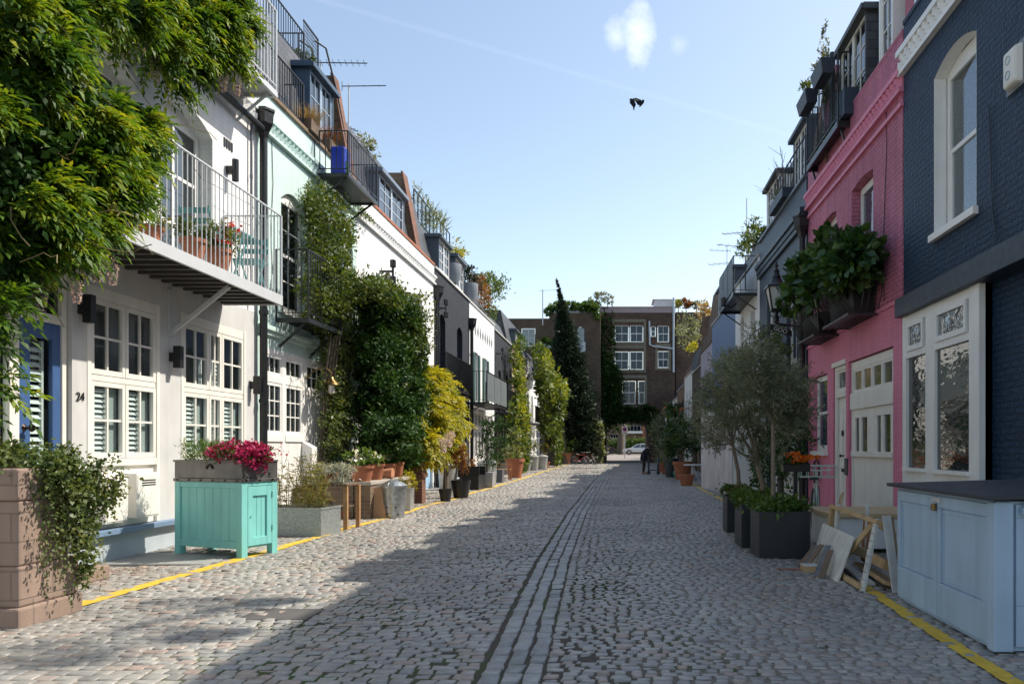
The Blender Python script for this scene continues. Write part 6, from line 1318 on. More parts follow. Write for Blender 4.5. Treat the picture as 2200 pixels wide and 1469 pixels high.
foliage('foliage', [rblob(1745, 580, 0.55, 31.28, 25.92, 646, 0.34), rblob(1722, 620, 0.65, 25.76, 25.92, 357, 0.2975), rblob(1760, 620, 0.6, 23.92, 25.92, 306, 0.2975), rblob(1712, 655, 0.65, 14.72, 14.4, 127, 0.2125), rblob(1775, 576, 0.5, 22.08, 21.6, 255, 0.255)], G_BROAD, .17, o, nc=160, asp=.66, up=.05, out=.9, jit=.65, hexa=True)
m = MB()
for k in range(5): y = 15.2+k*.2; m.tube([(4.1, y, 3.95), (3.9, y+RD.uniform(-.1, .1), 4.7)], .014, 5)
m.build('stem', BARK, o)
# olive trees in square black planters
PLB = M('black_planter', (.018, .020, .025), .42, var=.15, vs=6, bump=.06)
def planter(label, x0, x1, y0, y1, h, gm, gl=.06):
    o = thing('square_planter', label, 'planter', ((x0+x1)/2, (y0+y1)/2, 0), 0, 'black square planters by the pink house'); m = MB(); w_ = .025
    for (p, q, r_, s) in ((x0, x1, y0, y0+w_), (x0, x1, y1-w_, y1), (x0, x0+w_, y0+w_, y1-w_), (x1-w_, x1, y0+w_, y1-w_)): m.b3(p, q, r_, s, 0, h)
    m.build('box', PLB, o, bevel=.006); m = MB(); m.b3(x0+w_, x1-w_, y0+w_, y1-w_, h-.09, h-.06); m.build('soil', SOIL, o)
    cx, cy = (x0+x1)/2, (y0+y1)/2; foliage('groundcover', [((cx, cy, h+.05), ((x1-x0)*.53, (y1-y0)*.53, .09), 1500)], gm, gl, o, nc=60, asp=.5, up=.3); return o
planter('nearest black square planter of leafy groundcover, with the straight olive trunk', 1.69, 2.31, 9.28, 9.9, .57, G_FRESH, .065)
planter('middle black square planter overflowing with feathery green leaves', 1.64, 2.14, 10.3, 10.9, .58, G_FRESH, .09)
planter('farthest black square planter of dark leafy groundcover', 1.70, 2.15, 12.1, 12.6, .58, G_IVY, .06)
def olive(label, base, fork, bl, r0=.045, twist=0):
    o = thing('olive_tree', label, 'tree', base); m = MB(); b = Vector(base); f = Vector(fork)
    pts = [b.lerp(f, t_)+Vector((twist*math.sin(t_*5), twist*math.cos(t_*4)*.5, 0))*t_ for t_ in (0, .25, .5, .75, 1)]
    m.tube(pts, [r0, r0*.9, r0*.85, r0*.8, r0*.75], 9)
    for c, r, n in bl:
        c = Vector(c); q = f.lerp(c, .5)+Vector((0, 0, -.08)); m.tube([pts[-1], q, c], [r0*.6, r0*.4, r0*.12], 6)
        for k in range(5): e = c+Vector((RD.uniform(-1, 1)*r[0], RD.uniform(-1, 1)*r[1], RD.uniform(-.6, .9)*r[2])); m.tube([q.lerp(c, .6), e.lerp(c, .4)+Vector((0, 0, -.03)), e], [r0*.25, .008, .004], 5)
    m.build('trunk', OLIVEBARK, o, smooth=True); PP, DD = [], []
    for c, r, n in bl:                                                # leaves along short twigs
        nt_ = n//14; p, od = blob(c, r, nt_, max(10, nt_//5), .22, .7); tw = unit(od*.7+rnd(nt_)*.7+np.array([0, 0, .15]))
        for k in range(16):
            t_ = k/16*.22; side = unit(np.cross(tw, rnd(nt_))); PP.append(p+tw*t_); DD.append(tw*.75+side*.8+rnd(nt_)*.2)
    PP = np.concatenate(PP); DD = np.concatenate(DD); leafmesh('foliage', PP, DD, rnd(len(PP)), .062*(.6+.7*NR.random(len(PP))), .0135, G_OLIV, o); return o
def ob(px, py, y, rx, ry, n, rd): p = dp(px, py, y); s = y/FOC; return (tuple(p), (rx*s, rd, ry*s), n)
olive('olive tree with a pale straight trunk rising from the nearest black planter', (1.93, 9.6, .5), tuple(dp(1661, 905, 9.6)), [ob(1620, 800, 9.6, 50, 42, 2300, .32), ob(1680, 830, 9.6, 46, 45, 2300, .32), ob(1710, 880, 9.7, 30, 45, 1300, .25), ob(1640, 860, 9.6, 45, 35, 1500, .3), ob(1700, 930, 9.7, 26, 40, 800, .2), ob(1630, 745, 9.8, 30, 25, 500, .2)], .034)
olive('olive tree with a forked twisted trunk in the middle black planter', (1.92, 10.6, .5), tuple(dp(1640, 990, 10.6)), [ob(1600, 860, 10.6, 45, 50, 2000, .35), ob(1570, 815, 10.7, 40, 40, 1500, .35), ob(1560, 880, 10.8, 45, 40, 1500, .35), ob(1590, 930, 10.7, 35, 30, 800, .3), ob(1625, 960, 10.7, 20, 40, 500, .2), ob(1540, 930, 10.8, 30, 24, 500, .25)], .045, .10)
olive('olive tree leaning left out of the farthest black planter', (1.93, 12.35, .5), tuple(dp(1580, 950, 12.3)), [ob(1545, 850, 12.3, 38, 40, 1300, .4), ob(1530, 900, 12.3, 34, 32, 1000, .4), ob(1580, 880, 12.3, 36, 34, 900, .4), ob(1560, 790, 12.3, 30, 24, 500, .3), ob(1520, 940, 12.3, 22, 18, 260, .3)], .036, .05)
o = simple_climber('dark leafy climber on the slate blue house behind the olive trees', [rblob(1700, 960, .3, 26, 80, 1300, .3), rblob(1650, 990, .5, 30, 60, 1000, .35), rblob(1700, 860, .2, 20, 50, 400, .2)], G_DARK, .11, [([(3.9, 18.6, 0), (4.0, 18.8, 2.5)], .04)])
o = simple_climber('potted plants crowding the iron balcony of the slate blue house', [rblob(1655, 735, .45, 26, 22, 900, .25), rblob(1680, 755, .4, 14, 14, 300, .2)], G_IVY, .09, None, name='balcony_plants', cat='plants')
roof_plant('small green shrub on the parapet of the white rendered house', 1620, 500, -.2, 12, 22, 420, G_JAS, .13, side='R'); roof_plant('green bush behind the boxed roof balcony', 1608, 525, -.6, 14, 18, 380, G_JAS, .14, side='R')
o = thing('bare_shrub', 'leafless twiggy shrub in a trough on the slate blue parapet', 'shrub', (4.3, 20, 7.6)); m = MB()
for k in range(9):
    y = 19.3+k*.17; p = Vector((4.2, y, 7.7)); q = p+Vector((RD.uniform(-.25, .1), RD.uniform(-.4, .4), RD.uniform(.5, 1.3))); m.tube([p, p.lerp(q, .5)+Vector((.03, .05, 0)), q], [.012, .009, .004], 5)
    for j in range(3): e = p.lerp(q, .4+.2*j); m.tube([e, e+Vector((RD.gauss(0, .2), RD.gauss(0, .2), .3))], [.006, .003], 4)
m.build('twigs', BARK, o); m = MB(); m.b3(4.08, 4.36, 19.2, 20.9, 7.62, 7.85); m.build('trough', NAVYP, o); foliage('foliage', [((4.2, 20.2, 7.95), (.15, .6, .12), 200)], G_OLIV, .08, o)
def rail_box(label, px, py, d, mt, h=.3, tall=0):
    y, z = rp(px, py, d); x = XR-d; o = thing('planter_box', label, 'planter', (x, y, z)); m = MB(); m.hexa([(x-.10, y-.34, z-.14), (x+.10, y-.34, z-.14), (x+.10, y+.34, z-.14), (x-.10, y+.34, z-.14), (x-.15, y-.40, z+.13), (x+.13, y-.40, z+.13), (x+.13, y+.40, z+.13), (x-.15, y+.40, z+.13)]); m.build('box', M('box_navy', (.02, .03, .05), .5), o, bevel=.01)
    foliage('foliage', [((x, y+.05, z+.25), (.15, .3, .16), 240)], mt, .09, o, nc=30, asp=.3, up=.8)
    if tall: foliage('foliage', [((x, y-.1, z+.55), (.06, .06, .38), 120)], mt, .06, o, nc=20)
# sparse shrubs on the navy roof; their shade falls across the road
for x_, y_, z_, r_, n_, lb in ((4.7, 8.7, 10.5, .55, 420, 'loose shrub in a roof pot above the navy house, nearer the white cornice'), (4.6, 9.9, 10.35, .5, 380, 'second loose shrub in a roof pot above the navy house')):
    o = thing('rooftop_shrub', lb, 'shrub', (x_, y_, 9.7)); m = MB(); pot_mesh(m, (x_, y_, 9.7), .22, .35); m.build('pot', TERRA, o); m = MB(); tree_limbs(m, (x_, y_, 9.95), (x_, y_, z_), .025, .015, 5, .4, .5); m.build('stem', BARK, o); foliage('foliage', [((x_, y_, z_+.2), (r_, r_*1.2, r_*.8), n_)], G_OLIV, .11, o, nc=40)
rail_box('upper hanging planter box with a tall spire plant on the pink house roof railing', 1768, 160, .42, G_OLIV, tall=1); rail_box('lower hanging planter box with yellow green leaves on the pink house roof railing', 1735, 222, .42, G_JAS)
roof_plant('leafy plants inside the black roof railing of the pink house', 1775, 300, .05, 30, 24, 260, G_IVY, .09, side='R', rd=.12); roof_plant('yellowing leaves on a climber above the pink roof railing', 1795, 185, -.1, 14, 20, 160, G_JAS, .12, side='R', rd=.15)
o = MB(); y, z = rp(1818, 230, .05); o.b3(4.12, 4.4, y-.3, y+.3, 7.45, 7.95); tag(o.build('planter_box', NAVYP, at=(4.26, y, 7.45), bevel=.01), 'dark square tub at the near end of the pink house roof railing', 'planter')
aerial('roof aerial with several arms beyond the white rendered house', 4.9, 29.5, 7.2, rp(1567, 498, -.6)[1]*1.0, [(9.6, 2.6, 1.2, 6, .25), (9.0, 3.3, 1.4, 5, .25), (9.5, 0.2, .9, 6, .15)])
aerial('short aerial pole behind the pink roof railing', 4.5, 16.9, 7.6, 8.9, [(8.85, 1.2, .3, 2, .05), (8.4, 1.0, .2, 2, .08)]); aerial('thin aerials on the blue house chimney', 5.2, 37, 8.4, 11.0, [(10.8, 3, 1.0, 4, .3), (10.2, 2.5, 1.2, 4, .4)])
aerial('tall thin mast on the slate blue roof', 5.0, 19.2, 9.0, 10.4, [])
# -------------------------------------------------- street lantern and shaded side
o = thing('street_lantern', 'black gas style lantern on a wall bracket beside the basket balcony', 'street lantern', (3.45, 16.8, 4.2)); c = (3.44, 16.8, 4.32)
m = MB(); m.hexa([(c[0]-.11, c[1]-.11, 4.36), (c[0]+.11, c[1]-.11, 4.36), (c[0]+.11, c[1]+.11, 4.36), (c[0]-.11, c[1]+.11, 4.36), (c[0]-.19, c[1]-.19, 4.82), (c[0]+.19, c[1]-.19, 4.82), (c[0]+.19, c[1]+.19, 4.82), (c[0]-.19, c[1]+.19, 4.82)]); m.build('glass', FROST, o)
m = MB()
for sx, sy in ((-1, -1), (1, -1), (1, 1), (-1, 1)): m.bar((c[0]+sx*.115, c[1]+sy*.115, 4.34), (c[0]+sx*.2, c[1]+sy*.2, 4.83), .028)
m.b3(c[0]-.13, c[0]+.13, c[1]-.13, c[1]+.13, 4.31, 4.36); m.b3(c[0]-.23, c[0]+.23, c[1]-.23, c[1]+.23, 4.82, 4.86); m.build('cage', BLACK, o)
m = MB(); m.lathe((c[0], c[1], 4.86), [(.23, 0), (.15, .07), (.10, .18), (.11, .20), (.08, .24), (.06, .32), (.075, .34), (.03, .38), (.03, .42), (.045, .45), (.012, .52), (.002, .58)], 14); m.build('cap', BLACK, o, smooth=True)
m = MB(); m.lathe((c[0], c[1], 4.05), [(.03, 0), (.06, .04), (.06, .14), (.035, .18), (.045, .26)], 10); m.bar((c[0], c[1], 4.05), (4.3, 17.45, 4.05), .035); m.tube([(c[0]-.16, c[1], 4.33), (c[0]-.10, c[1], 4.2), (c[0], c[1], 4.16), (c[0]+.10, c[1], 4.2), (c[0]+.16, c[1], 4.33)], .012, 5); m.tube([(4.3, 17.45, 3.75), (3.95, 17.1, 3.98)], .015, 5); m.build('bracket', BLACK, o)
o = thing('hanging_sign', 'small dark sign with pale letters under the street lantern', 'sign', (3.55, 16.8, 3.9)); F = FB(16.82); m = MB(); m.hexa([F(3.3, 3.92, 0), F(3.78, 3.76, 0), F(3.78, 3.76, .025), F(3.3, 3.92, .025), F(3.3, 4.05, 0), F(3.78, 3.89, 0), F(3.78, 3.89, .025), F(3.3, 4.05, .025)]); m.build('board', BLACK, o)
SF = lambda u, v, d=0: F(u*math.cos(-.32)-v*math.sin(-.32)+3.53, u*math.sin(-.32)+v*math.cos(-.32)+3.905, d)
text('lettering', 'GOO', .13, M('sign_pale', (.6, .6, .58), .6), SF, 0, 0, .03, o, thick=.003)
o = thing('security_camera', 'dark security camera on a curved arm on the white rendered house', 'security camera', FR(25.6, 6.2, 0)); m = MB(); m.tube([FR(25.6, 6.25, 0), FR(25.6, 6.2, .3), FR(25.7, 6.0, .55), FR(25.7, 6.1, .75)], .03, 6); m.build('arm', BLACK, o); m = MB(); m.lathe(FR(25.7, 6.05, .78), [(.1, 0), (.12, .04), (.12, .28), (.08, .3)], 10); m.build('camera_head', BLACK, o)
# powder blue bin store
o = thing('bin_store', 'powder blue panelled bin store with a black felt lid and brass padlock', 'bin store', (3.4, 5.9, 0)); x0, x1, y0, y1, z1 = 2.47, 4.14, 5.06, 6.86, .99
m = MB(); m.b3(x0+.03, x1, y0+.03, y1, .0, z1); m.build('carcass', BINBLUE, o)
def ledger(F, parent, a, b, nm='door', ins=0):
    m = MB(); m.box(F, a, b, .03, .30, 0, .025); m.box(F, a, b, .88, .97, 0, .025); m.box(F, a, a+.07, .30, .88, 0, .025); m.box(F, b-.07, b, .30, .88, 0, .025); m.box(F, a+.07, b-.07, .30, .88, -.01, .008)
    d_ = m.build(nm, BINBLUE, parent, bevel=.005); m = MB(); w_ = .018
    m.box(F, a+.085, b-.085, .848, .848+w_, .008, .016); m.box(F, a+.085, b-.085, .315, .315+w_, .008, .016); m.box(F, a+.085, a+.085+w_, .333, .848, .008, .016); m.box(F, b-.085-w_, b-.085, .333, .848, .008, .016); m.build('moulding', BINBLUE, d_); return d_
FXm = lambda u, v, d=0: (x0+.03-d, u, v)
FYm = lambda u, v, d=0: (u, y0+.03-d, v)
ledger(FXm, o, 5.17, 5.985); ledger(FXm, o, 5.995, 6.83); ledger(FYm, o, 2.62, 3.35); ledger(FYm, o, 3.36, 4.12)
m = MB(); m.b3(x0, x0+.13, y0, y0+.10, 0, .985); m.build('corner_post', BINBLUE, o, bevel=.005)
m = MB(); m.hexa([(x0-.06, y0-.05, 1.0), (x1+.01, y0-.05, 1.05), (x1+.01, y1+.06, 1.05), (x0-.06, y1+.06, 1.0), (x0-.06, y0-.05, 1.028), (x1+.01, y0-.05, 1.078), (x1+.01, y1+.06, 1.078), (x0-.06, y1+.06, 1.028)]); m.build('lid', FELT, o, bevel=.004)
m = MB(); m.b3(x0-.03, x0-.0, 5.97, 6.02, .855, .91); pk = m.build('padlock', BRASS, o, bevel=.006); m = MB(); m.ring((x0-.015, 5.995, .91), .02, .005, 'x', 12, 5, 0, math.pi); m.b3(x0-.004, x0+.006, 5.9, 6.06, .92, .955); m.build('hasp', GREYM, pk)
m = MB(); m.b3(x0+.17, x0+.27, y0-.045, y0-.005, .91, .955); m.build('bracket', BINBLUE, o); m = MB(); m.tube([(x0+.22, y0-.025, .955), (x0+.22, y0-.025, .99)], .022, 10); m.build('barrel_lock', BRASS, o)
# bench box with pine top in front of the pink house
o = thing('storage_box', 'low white box with a pale pine top in front of the pink garage front', 'storage box', (3.2, 10.3, 0)); m = MB(); m.b3(2.72, 3.9, 9.75, 10.85, .06, .46); m.build('box', WHITE, o, bevel=.004); m = MB(); m.b3(2.66, 3.95, 9.68, 10.9, .46, .51); m.build('top', M('pale_pine', (.55, .40, .22), .55, var=.15, vs=5), o, bevel=.004); m = MB()
for x in (2.78, 3.84): m.b3(x-.03, x+.03, 9.8, 9.86, 0, .06)
m.build('foot', BLACK, o)
# broken timber leaning against the bin store and the box
CW = M('chipped_white_board', (.62, .62, .58), .55, var=.2, vs=5, bump=.25, bs=25, streak=.25); RW = M('raw_sawn_pine', (.46, .31, .16), .65, var=.2, vs=6, bump=.15, streak=.12)
def plank(name, label, p, q, w_, th, mat, up=(0, 0, 1), cat='plank'):
    m = MB(); m.bar(p, q, w_, th, up); return tag(m.build(name, mat, at=p, bevel=.003), label, cat, 'scrap timber by the bin store')
def slab(name, pts, th, mat, parent=None, at=None, lab=None, bevel=.003):
    """a flat board through four corners, given a real thickness"""
    p = [Vector(q) for q in pts]; nrm = (p[1]-p[0]).cross(p[3]-p[0]).normalized()*th; m = MB(); m.hexa([*p, *[q+nrm for q in p]])
    ob = m.build(name, mat, parent, at=at, bevel=bevel)
    return tag(ob, lab, 'board', 'scrap timber by the bin store') if lab else ob
o = thing('pine_frame', 'broken pine frame with a white tiled stile leaning by the blue bin store', 'timber frame', (2.4, 8.0, 0), group='scrap timber by the bin store')  # a broken pine frame leaning here, not a trestle
lean = lambda t_, x0=2.27, x1=2.47, H=.66: (x0+(x1-x0)*t_, H*t_)          # leaning plane: x and height
def fb(p0, p1, w_, th, mat, nm): m = MB(); m.bar(p0, p1, w_, th, (-1, 0, .3)); m.build(nm, mat, o, bevel=.003)
xb, zb = lean(0); xt, zt = lean(1)
fb((xb, 7.17, zb), (xt, 7.36, zt), .085, .03, CW, 'tiled_stile'); fb((xt+.01, 7.3, zt-.03), (xt+.01, 8.95, zt+.0), .045, .075, RW, 'top_rail')
fb((xb, 7.2, .04), (xb+.02, 8.25, .04), .05, .07, RW, 'bottom_rail'); fb((xt, 8.9, zt-.02), (xb+.08, 8.72, .05), .07, .05, RW, 'post'); fb((xt+.02, 8.72, zt+.03), (xb+.1, 8.5, .1), .06, .035, CW, 'post')
m = MB()
for k in range(9):
    t_ = (k+.6)/9.5; x, z = lean(t_); y = 7.17+.19*t_; m.bar((x-.0175, y-.043, z), (x-.0175, y+.043, z), .004, .004)
    m.bar((x-.0, y-.0435, z), (x+.0, y-.0435, z+.004), .03, .004)
m.build('tile_joints', BLACK, o)
o = thing('pine_frame', 'second pine frame with thick stile, squeezed between the tiled frame and blue bin store', 'timber frame', (2.6, 7.6, 0), group='scrap timber by the bin store')  # another loose pine frame, no trestle either
fb((2.60, 7.16, .0), (2.56, 7.32, .70), .05, .09, RW, 'stile'); fb((2.575, 7.125, .0), (2.535, 7.28, .70), .015, .085, CW, 'white_edge'); fb((2.56, 7.3, .22), (2.60, 8.5, .24), .09, .09, RW, 'middle_rail'); fb((2.56, 7.2, .06), (2.62, 8.3, .08), .04, .16, RW, 'bottom_board'); fb((2.6, 7.3, .52), (2.75, 8.3, .55), .04, .07, RW, 'cross_rail')
slab('board', [(2.17, 7.66, 0), (2.20, 8.84, 0), (2.37, 8.92, .47), (2.36, 7.74, .45)], .022, CW, None, (2.2, 8.2, 0), 'chipped white panel leaning in front of the black planter and pine frame')
slab('board', [(2.58, 7.95, .12), (2.64, 8.4, .12), (2.72, 8.55, .58), (2.66, 8.05, .60)], .018, M('brown_ply', (.28, .13, .055), .6, var=.2), None, (2.6, 8.2, .12), 'reddish brown plywood piece inside the leaning pine frame')
plank('plank', 'short white batten standing behind the reddish plywood', (2.62, 8.15, 0), (2.70, 8.35, .74), .05, .03, CW, (1, 0, 0))
for k, (x0, y0_, x1, y1_, z1, lab) in enumerate(((2.02, 8.62, 2.28, 8.82, .22, 'first thin grey lath of the bundle by the white panel'), (2.03, 8.50, 2.28, 8.68, .24, 'second thin grey lath, its top against the white panel'), (2.03, 8.40, 2.27, 8.52, .27, 'dark grey lath in the middle of the bundle'), (2.05, 7.98, 2.26, 8.22, .30, 'grey lath lying lowest against the white panel'), (2.07, 7.86, 2.24, 8.06, .27, 'last grey lath, nearest the timber offcut'))):
    plank('plank', lab, (x0, y0_, .012), (x1-.02, y1_, z1), .065, .014, ZINC if k % 2 else OLDWOOD)
m = MB(); m.b3(1.98, 2.14, 8.22, 8.40, 0, .075); bo = thing('timber_block', 'squared pine offcut with a white top lying on the cobbles', 'timber block', (2.05, 8.3, 0), group='scrap timber by the bin store'); m.build('offcut', RW, bo, bevel=.004)
m = MB(); m.b3(1.98, 2.14, 8.22, 8.40, .0755, .082); m.build('painted_top', CW, bo)
plank('stick', 'thin reddish stick lying on the cobbles by the offcut', (1.72, 8.42, .015), (1.97, 8.34, .02), .02, .015, M('red_stick', (.22, .07, .04), .7))
slab('case', [(2.66, 7.5, .03), (2.68, 8.0, .03), (2.86, 8.05, .42), (2.84, 7.55, .42)], .07, M('pale_case', (.5, .48, .52), .5), None, (2.7, 7.8, 0), 'pale flat case standing inside the pile of timber', .02)
plank('plank', 'long sawn pine plank propped steeply against the white storage box', (2.36, 8.9, 0), (2.72, 9.35, .78), .09, .03, RW, (1, 0, 0))
plank('plank', 'peeling white plank lying flat under the leaning pine frame', (2.42, 7.4, .03), (2.5, 8.6, .05), .10, .03, CW)
plank('plank', 'sawn pine plank leaning crookedly across the tiled pine frame', (2.22, 8.1, .0), (2.5, 7.55, .60), .07, .025, RW, (1, 0, 0))
# cargo bike with green basket and orange flowers
o = bicycle('mint green bicycle with a front rack parked against the pink house', 3.35, 13.1, 1.25, M('bike_mint', (.42, .55, .47), .4)); m = MB(True)
for z in (.82, 1.02):
    m.bar((.45, -.3, z), (.45, .3, z), .02); m.bar((.8, -.3, z), (.8, .3, z), .02); m.bar((.45, -.3, z), (.8, -.3, z), .02); m.bar((.45, .3, z), (.8, .3, z), .02)
for k in range(6):
    yy = -.3+.12*k; m.bar((.45, yy, .82), (.45, yy, 1.02), .012); m.bar((.8, yy, .82), (.8, yy, 1.02), .012)
m.build('front_rack', M('rack_mint', (.42, .55, .47), .4), o)
bx = dp(1712, 1042, 12.6)
o = thing('window_box', 'trough of orange and red flowers by the drainpipe behind the mint bicycle', 'planter', (bx.x, 12.7, .75)); m = MB(); m.b3(bx.x-.22, bx.x+.22, 12.6, 12.8, bx.z+.22, bx.z+.36); m.b3(bx.x-.03, bx.x+.03, 12.68, 12.72, 0, bx.z+.22); m.build('trough', BLACK, o)
foliage('flowers', [((bx.x, 12.65, bx.z+.45), (.30, .14, .06), 330)], ORANGEF, .05, o, nc=30, asp=.9); foliage('foliage', [((bx.x, 12.7, bx.z+.38), (.26, .14, .06), 200)], G_DARK, .07, o)
o = thing('garden_hose', 'black hose hung in a loop on the pink wall', 'hose', FR(16.6, .9, .03)); m = MB(); m.ring(FR(16.5, .85, .06), .22, .02, 'x', 20, 6); m.build('hose', BLACK, o)
# white boarded store further down the shaded side
o = thing('timber_store', 'white boarded timber store jutting into the cobbles beyond the olive trees', 'shed', (3.2, 24, 0)); A, B = Vector((2.70, 25.3, 0)), Vector((3.27, 22.2, 0)); H = 2.45; m = MB(); n = 12
for k in range(n):
    p, q = A.lerp(B, k/n+.003), A.lerp(B, (k+1)/n-.003); t_ = Vector((.03, .006, 0)); m.hexa([p, q, q+t_, p+t_]+[v+Vector((0, 0, H)) for v in (p, q, q+t_, p+t_)])
m.build('boards', M('lilac_white_boards', (.60, .58, .62), .6, var=.12, vs=2, bump=.1, streak=.2), o); m = MB(); m.hexa([B+Vector((.03, .01, 0)), Vector((4.28, 22.3, 0)), Vector((4.28, 25.2, 0)), A+Vector((.04, 0, 0))]+[v+Vector((0, 0, H+.02)) for v in (B+Vector((.03, .01, 0)), Vector((4.28, 22.3, 0)), Vector((4.28, 25.2, 0)), A+Vector((.04, 0, 0)))]); m.build('store_body', WHITE, o)
m = MB(); m.hexa([A+Vector((-.2, .1, 3.05)), Vector((3.0, 25.9, 3.05)), Vector((4.28, 27, 3.05)), Vector((4.28, 25.3, 3.05)), A+Vector((-.2, .1, 3.35)), Vector((3.0, 25.9, 3.35)), Vector((4.28, 27, 3.35)), Vector((4.28, 25.3, 3.35))]); tag(m.build('canopy', M('canopy_dark', (.04, .045, .05), .5), at=(3.6, 26, 3.05)), 'dark flat canopy over a doorway beyond the white boarded store', 'canopy')
# shaded side pots
x, y = gp(1475, 1043); pot('terracotta pot standing in front of the leafy laurel', x, y, 0, .28, .40, TERRA)
x, y = gp(1468, 1030); o = pot('bushy laurel in a big terracotta pot beside the white boarded store', x, y+.3, 0, .42, .75, TERRA, G_BROAD, None, .26, 1.7, .95, 1300, stem=.35, asp=.28)
x, y = gp(1442, 1024); pot('olive shrub in a dark green tub on the shaded side', x, y, 0, .36, .85, M('tub_dark', (.03, .045, .05), .5), G_OLIV, None, .18, 1.7, .75, 1300, stem=.4, asp=.22)
for px, py, r_, h_, lab in ((1431, 1018, .28, .5, 'clay pot touching the dark green tub'), (1421, 1013, .25, .5, 'clay pot farther along, left of the dark tub')): x, y = gp(px, py); pot(lab, x, y, 0, r_, h_, TERRA, G_PALE, None, .14, .5, .3, 120)
x, y = gp(1457, 1027); m = MB(); m.lathe((x, y, 0), [(.12, 0), (.2, .1), (.22, .25), (.14, .42), (.06, .48)], 14); tag(m.build('sack', M('turquoise_bag', (.02, .25, .25), .4, bump=.6, bs=12, dist=.03), at=(x, y, 0), smooth=True), 'turquoise plastic sack beside the dark green tub', 'sack')
x, y = gp(1490, 1042); o = thing('garden_table', 'small pale iron garden table by the white boarded store', 'table', (x, y, 0)); m = MB(); m.lathe((x, y, .70), [(.36, 0), (.36, .04)], 20); m.build('top', GREYM, o)
for k in range(3): m = MB(); a = k*2.1; m.tube([(x, y, .7), (x+.1*math.cos(a), y+.1*math.sin(a), .35), (x+.28*math.cos(a), y+.28*math.sin(a), 0)], .02, 6); m.build('leg', GREYM, o)
simple_climber('dark leafy shrubs along the shaded wall near the archway', [rblob(1420, 960, .7, 7, 40, 900, .6), rblob(1410, 930, .5, 5, 40, 700, .5), rblob(1432, 920, .6, 8, 40, 700, .5), rblob(1412, 985, .8, 5, 18, 400, .5)], G_DARK, .22, None, name='shrub', cat='shrub')
simple_climber('wispy olive bush in front of the shaded shrubs', [rblob(1425, 970, 1.3, 9, 26, 900, .6)], G_OLIV, .22, [([(2.9, 43, 0), (2.9, 43, 1.3)], .04)], name='bush', cat='bush', trunk_name='trunk', asp=.22)
roof_plant('leafy climber with white tips on the roof of the narrow white gabled house', 1475, 715, -.3, 10, 30, 700, G_PALE, .2, side='R', rd=.8); roof_plant('tawny grass on the brown roof ridge', 1511, 668, -.4, 6, 10, 260, G_STRAW, .2, side='R'); roof_plant('small yellow shrub at the eaves of the dark timbered house', 1486, 745, .1, 5, 8, 200, G_GOLD, .18, side='R')
for k, (px, py, lab) in enumerate(((1437, 888, 'left hanging basket of orange flowers on the shaded side'), (1456, 888, 'right hanging basket of orange flowers on the shaded side'))):
    y = 38+0*k; p = dp(px, py, y); o = thing('hanging_basket', lab, 'hanging basket', tuple(p), 0, 'hanging baskets of orange flowers'); m = MB(); m.lathe((p.x, p.y, p.z-.15), [(.08, 0), (.2, .12), (.22, .2)], 12); m.bar((p.x, p.y, p.z+.05), (4.3, p.y+.0, p.z+.5), .02); m.build('basket', TERRA, o); foliage('flowers', [((p.x, p.y, p.z+.15), (.25, .25, .18), 220)], ORANGEF, .1, o, asp=.8)
for F, u, z, lab in ((FL, 46.5, 5.2, 'black wall lantern on the sunny side beside the golden ivy'), (FL, 60.5, 4.5, 'black wall lantern beside the cascade of ivy at the far end'), (FR, 56, 3.3, 'pale lit glass lantern on the shaded side near the archway')):
    o = thing('wall_lantern', lab, 'wall lantern', F(u, z, .7)); c = F(u, z, .7); m = MB(); m.lathe((c[0], c[1], z-.35), [(.16, 0), (.28, .55)], 6); m.build('glass', FROST, o); m = MB(); m.lathe((c[0], c[1], z+.2), [(.34, 0), (.2, .15), (.08, .3), (.03, .45)], 8); m.bar((c[0], c[1], z-.4), F(u, z-.4, 0), .05); m.build('cap', BLACK, o)
# ------------------------------------------------------------- beyond the archway
o = thing('house', 'sunlit tan brick house with a white balcony seen through the archway', 'house', (2.5, 118, .5)); F = FB(112); a = 112/FOC; X = lambda px: (px-1330)*a; Z = lambda py: EYE+(960-py)*a
wall_sheet(F, o, -8, 12, .3, 9, [(X(1345), X(1378), Z(928), Z(905), 0, .4), (X(1312), X(1328), Z(942), Z(932), 0, .2)], LBRICK, 6)
m = MB(); m.box(F, X(1345), X(1380), Z(931), Z(926), 0, 1.0); m.build('balcony', WHITE, o); window(F, o, X(1346), X(1377), Z(928), Z(900), -.3, 4, 2, glass=DG); window(F, o, X(1312), X(1328), Z(942), Z(932), -.1, 3, 1); m = MB(); m.box(F, X(1380), X(1384), .4, 9, 0, .3); m.build('pilaster', TERRA, o)
o = thing('hedge', 'sunlit clipped hedge behind the silver car', 'hedge', (3, 108, .5)); foliage('foliage', [((X(px)*.96, 107.5, 1.5), (2.0, .6, .95), 1200) for px in (1312, 1345, 1365, 1385)], G_HEDGE, .28, o, nc=90)
o = thing('tree', 'dark trunked street tree beyond the archway', 'tree', (X(1334)*.93, 104, .4)); m = MB(); m.tube([(X(1333)*.93, 104, .3), (X(1334)*.93, 104, 4), (X(1332)*.93, 104, 8)], [.5, .42, .35], 10); m.build('trunk', BARK, o, smooth=True); foliage('foliage', [((X(1333)*.93, 103.6, 4.3), (1.0, .8, .8), 260), ((X(1325), 104, 9), (4, 3, 3), 1500)], G_JAS, .35, o)
o = thing('no_stopping_sign', 'white parking restriction sign with a blue and red disc beyond the archway', 'road sign', (.57, 80, .2)); F = FB(80); s = 80/FOC; ux = lambda px: (px-1330)*s; uz = lambda py: EYE+(960-py)*s
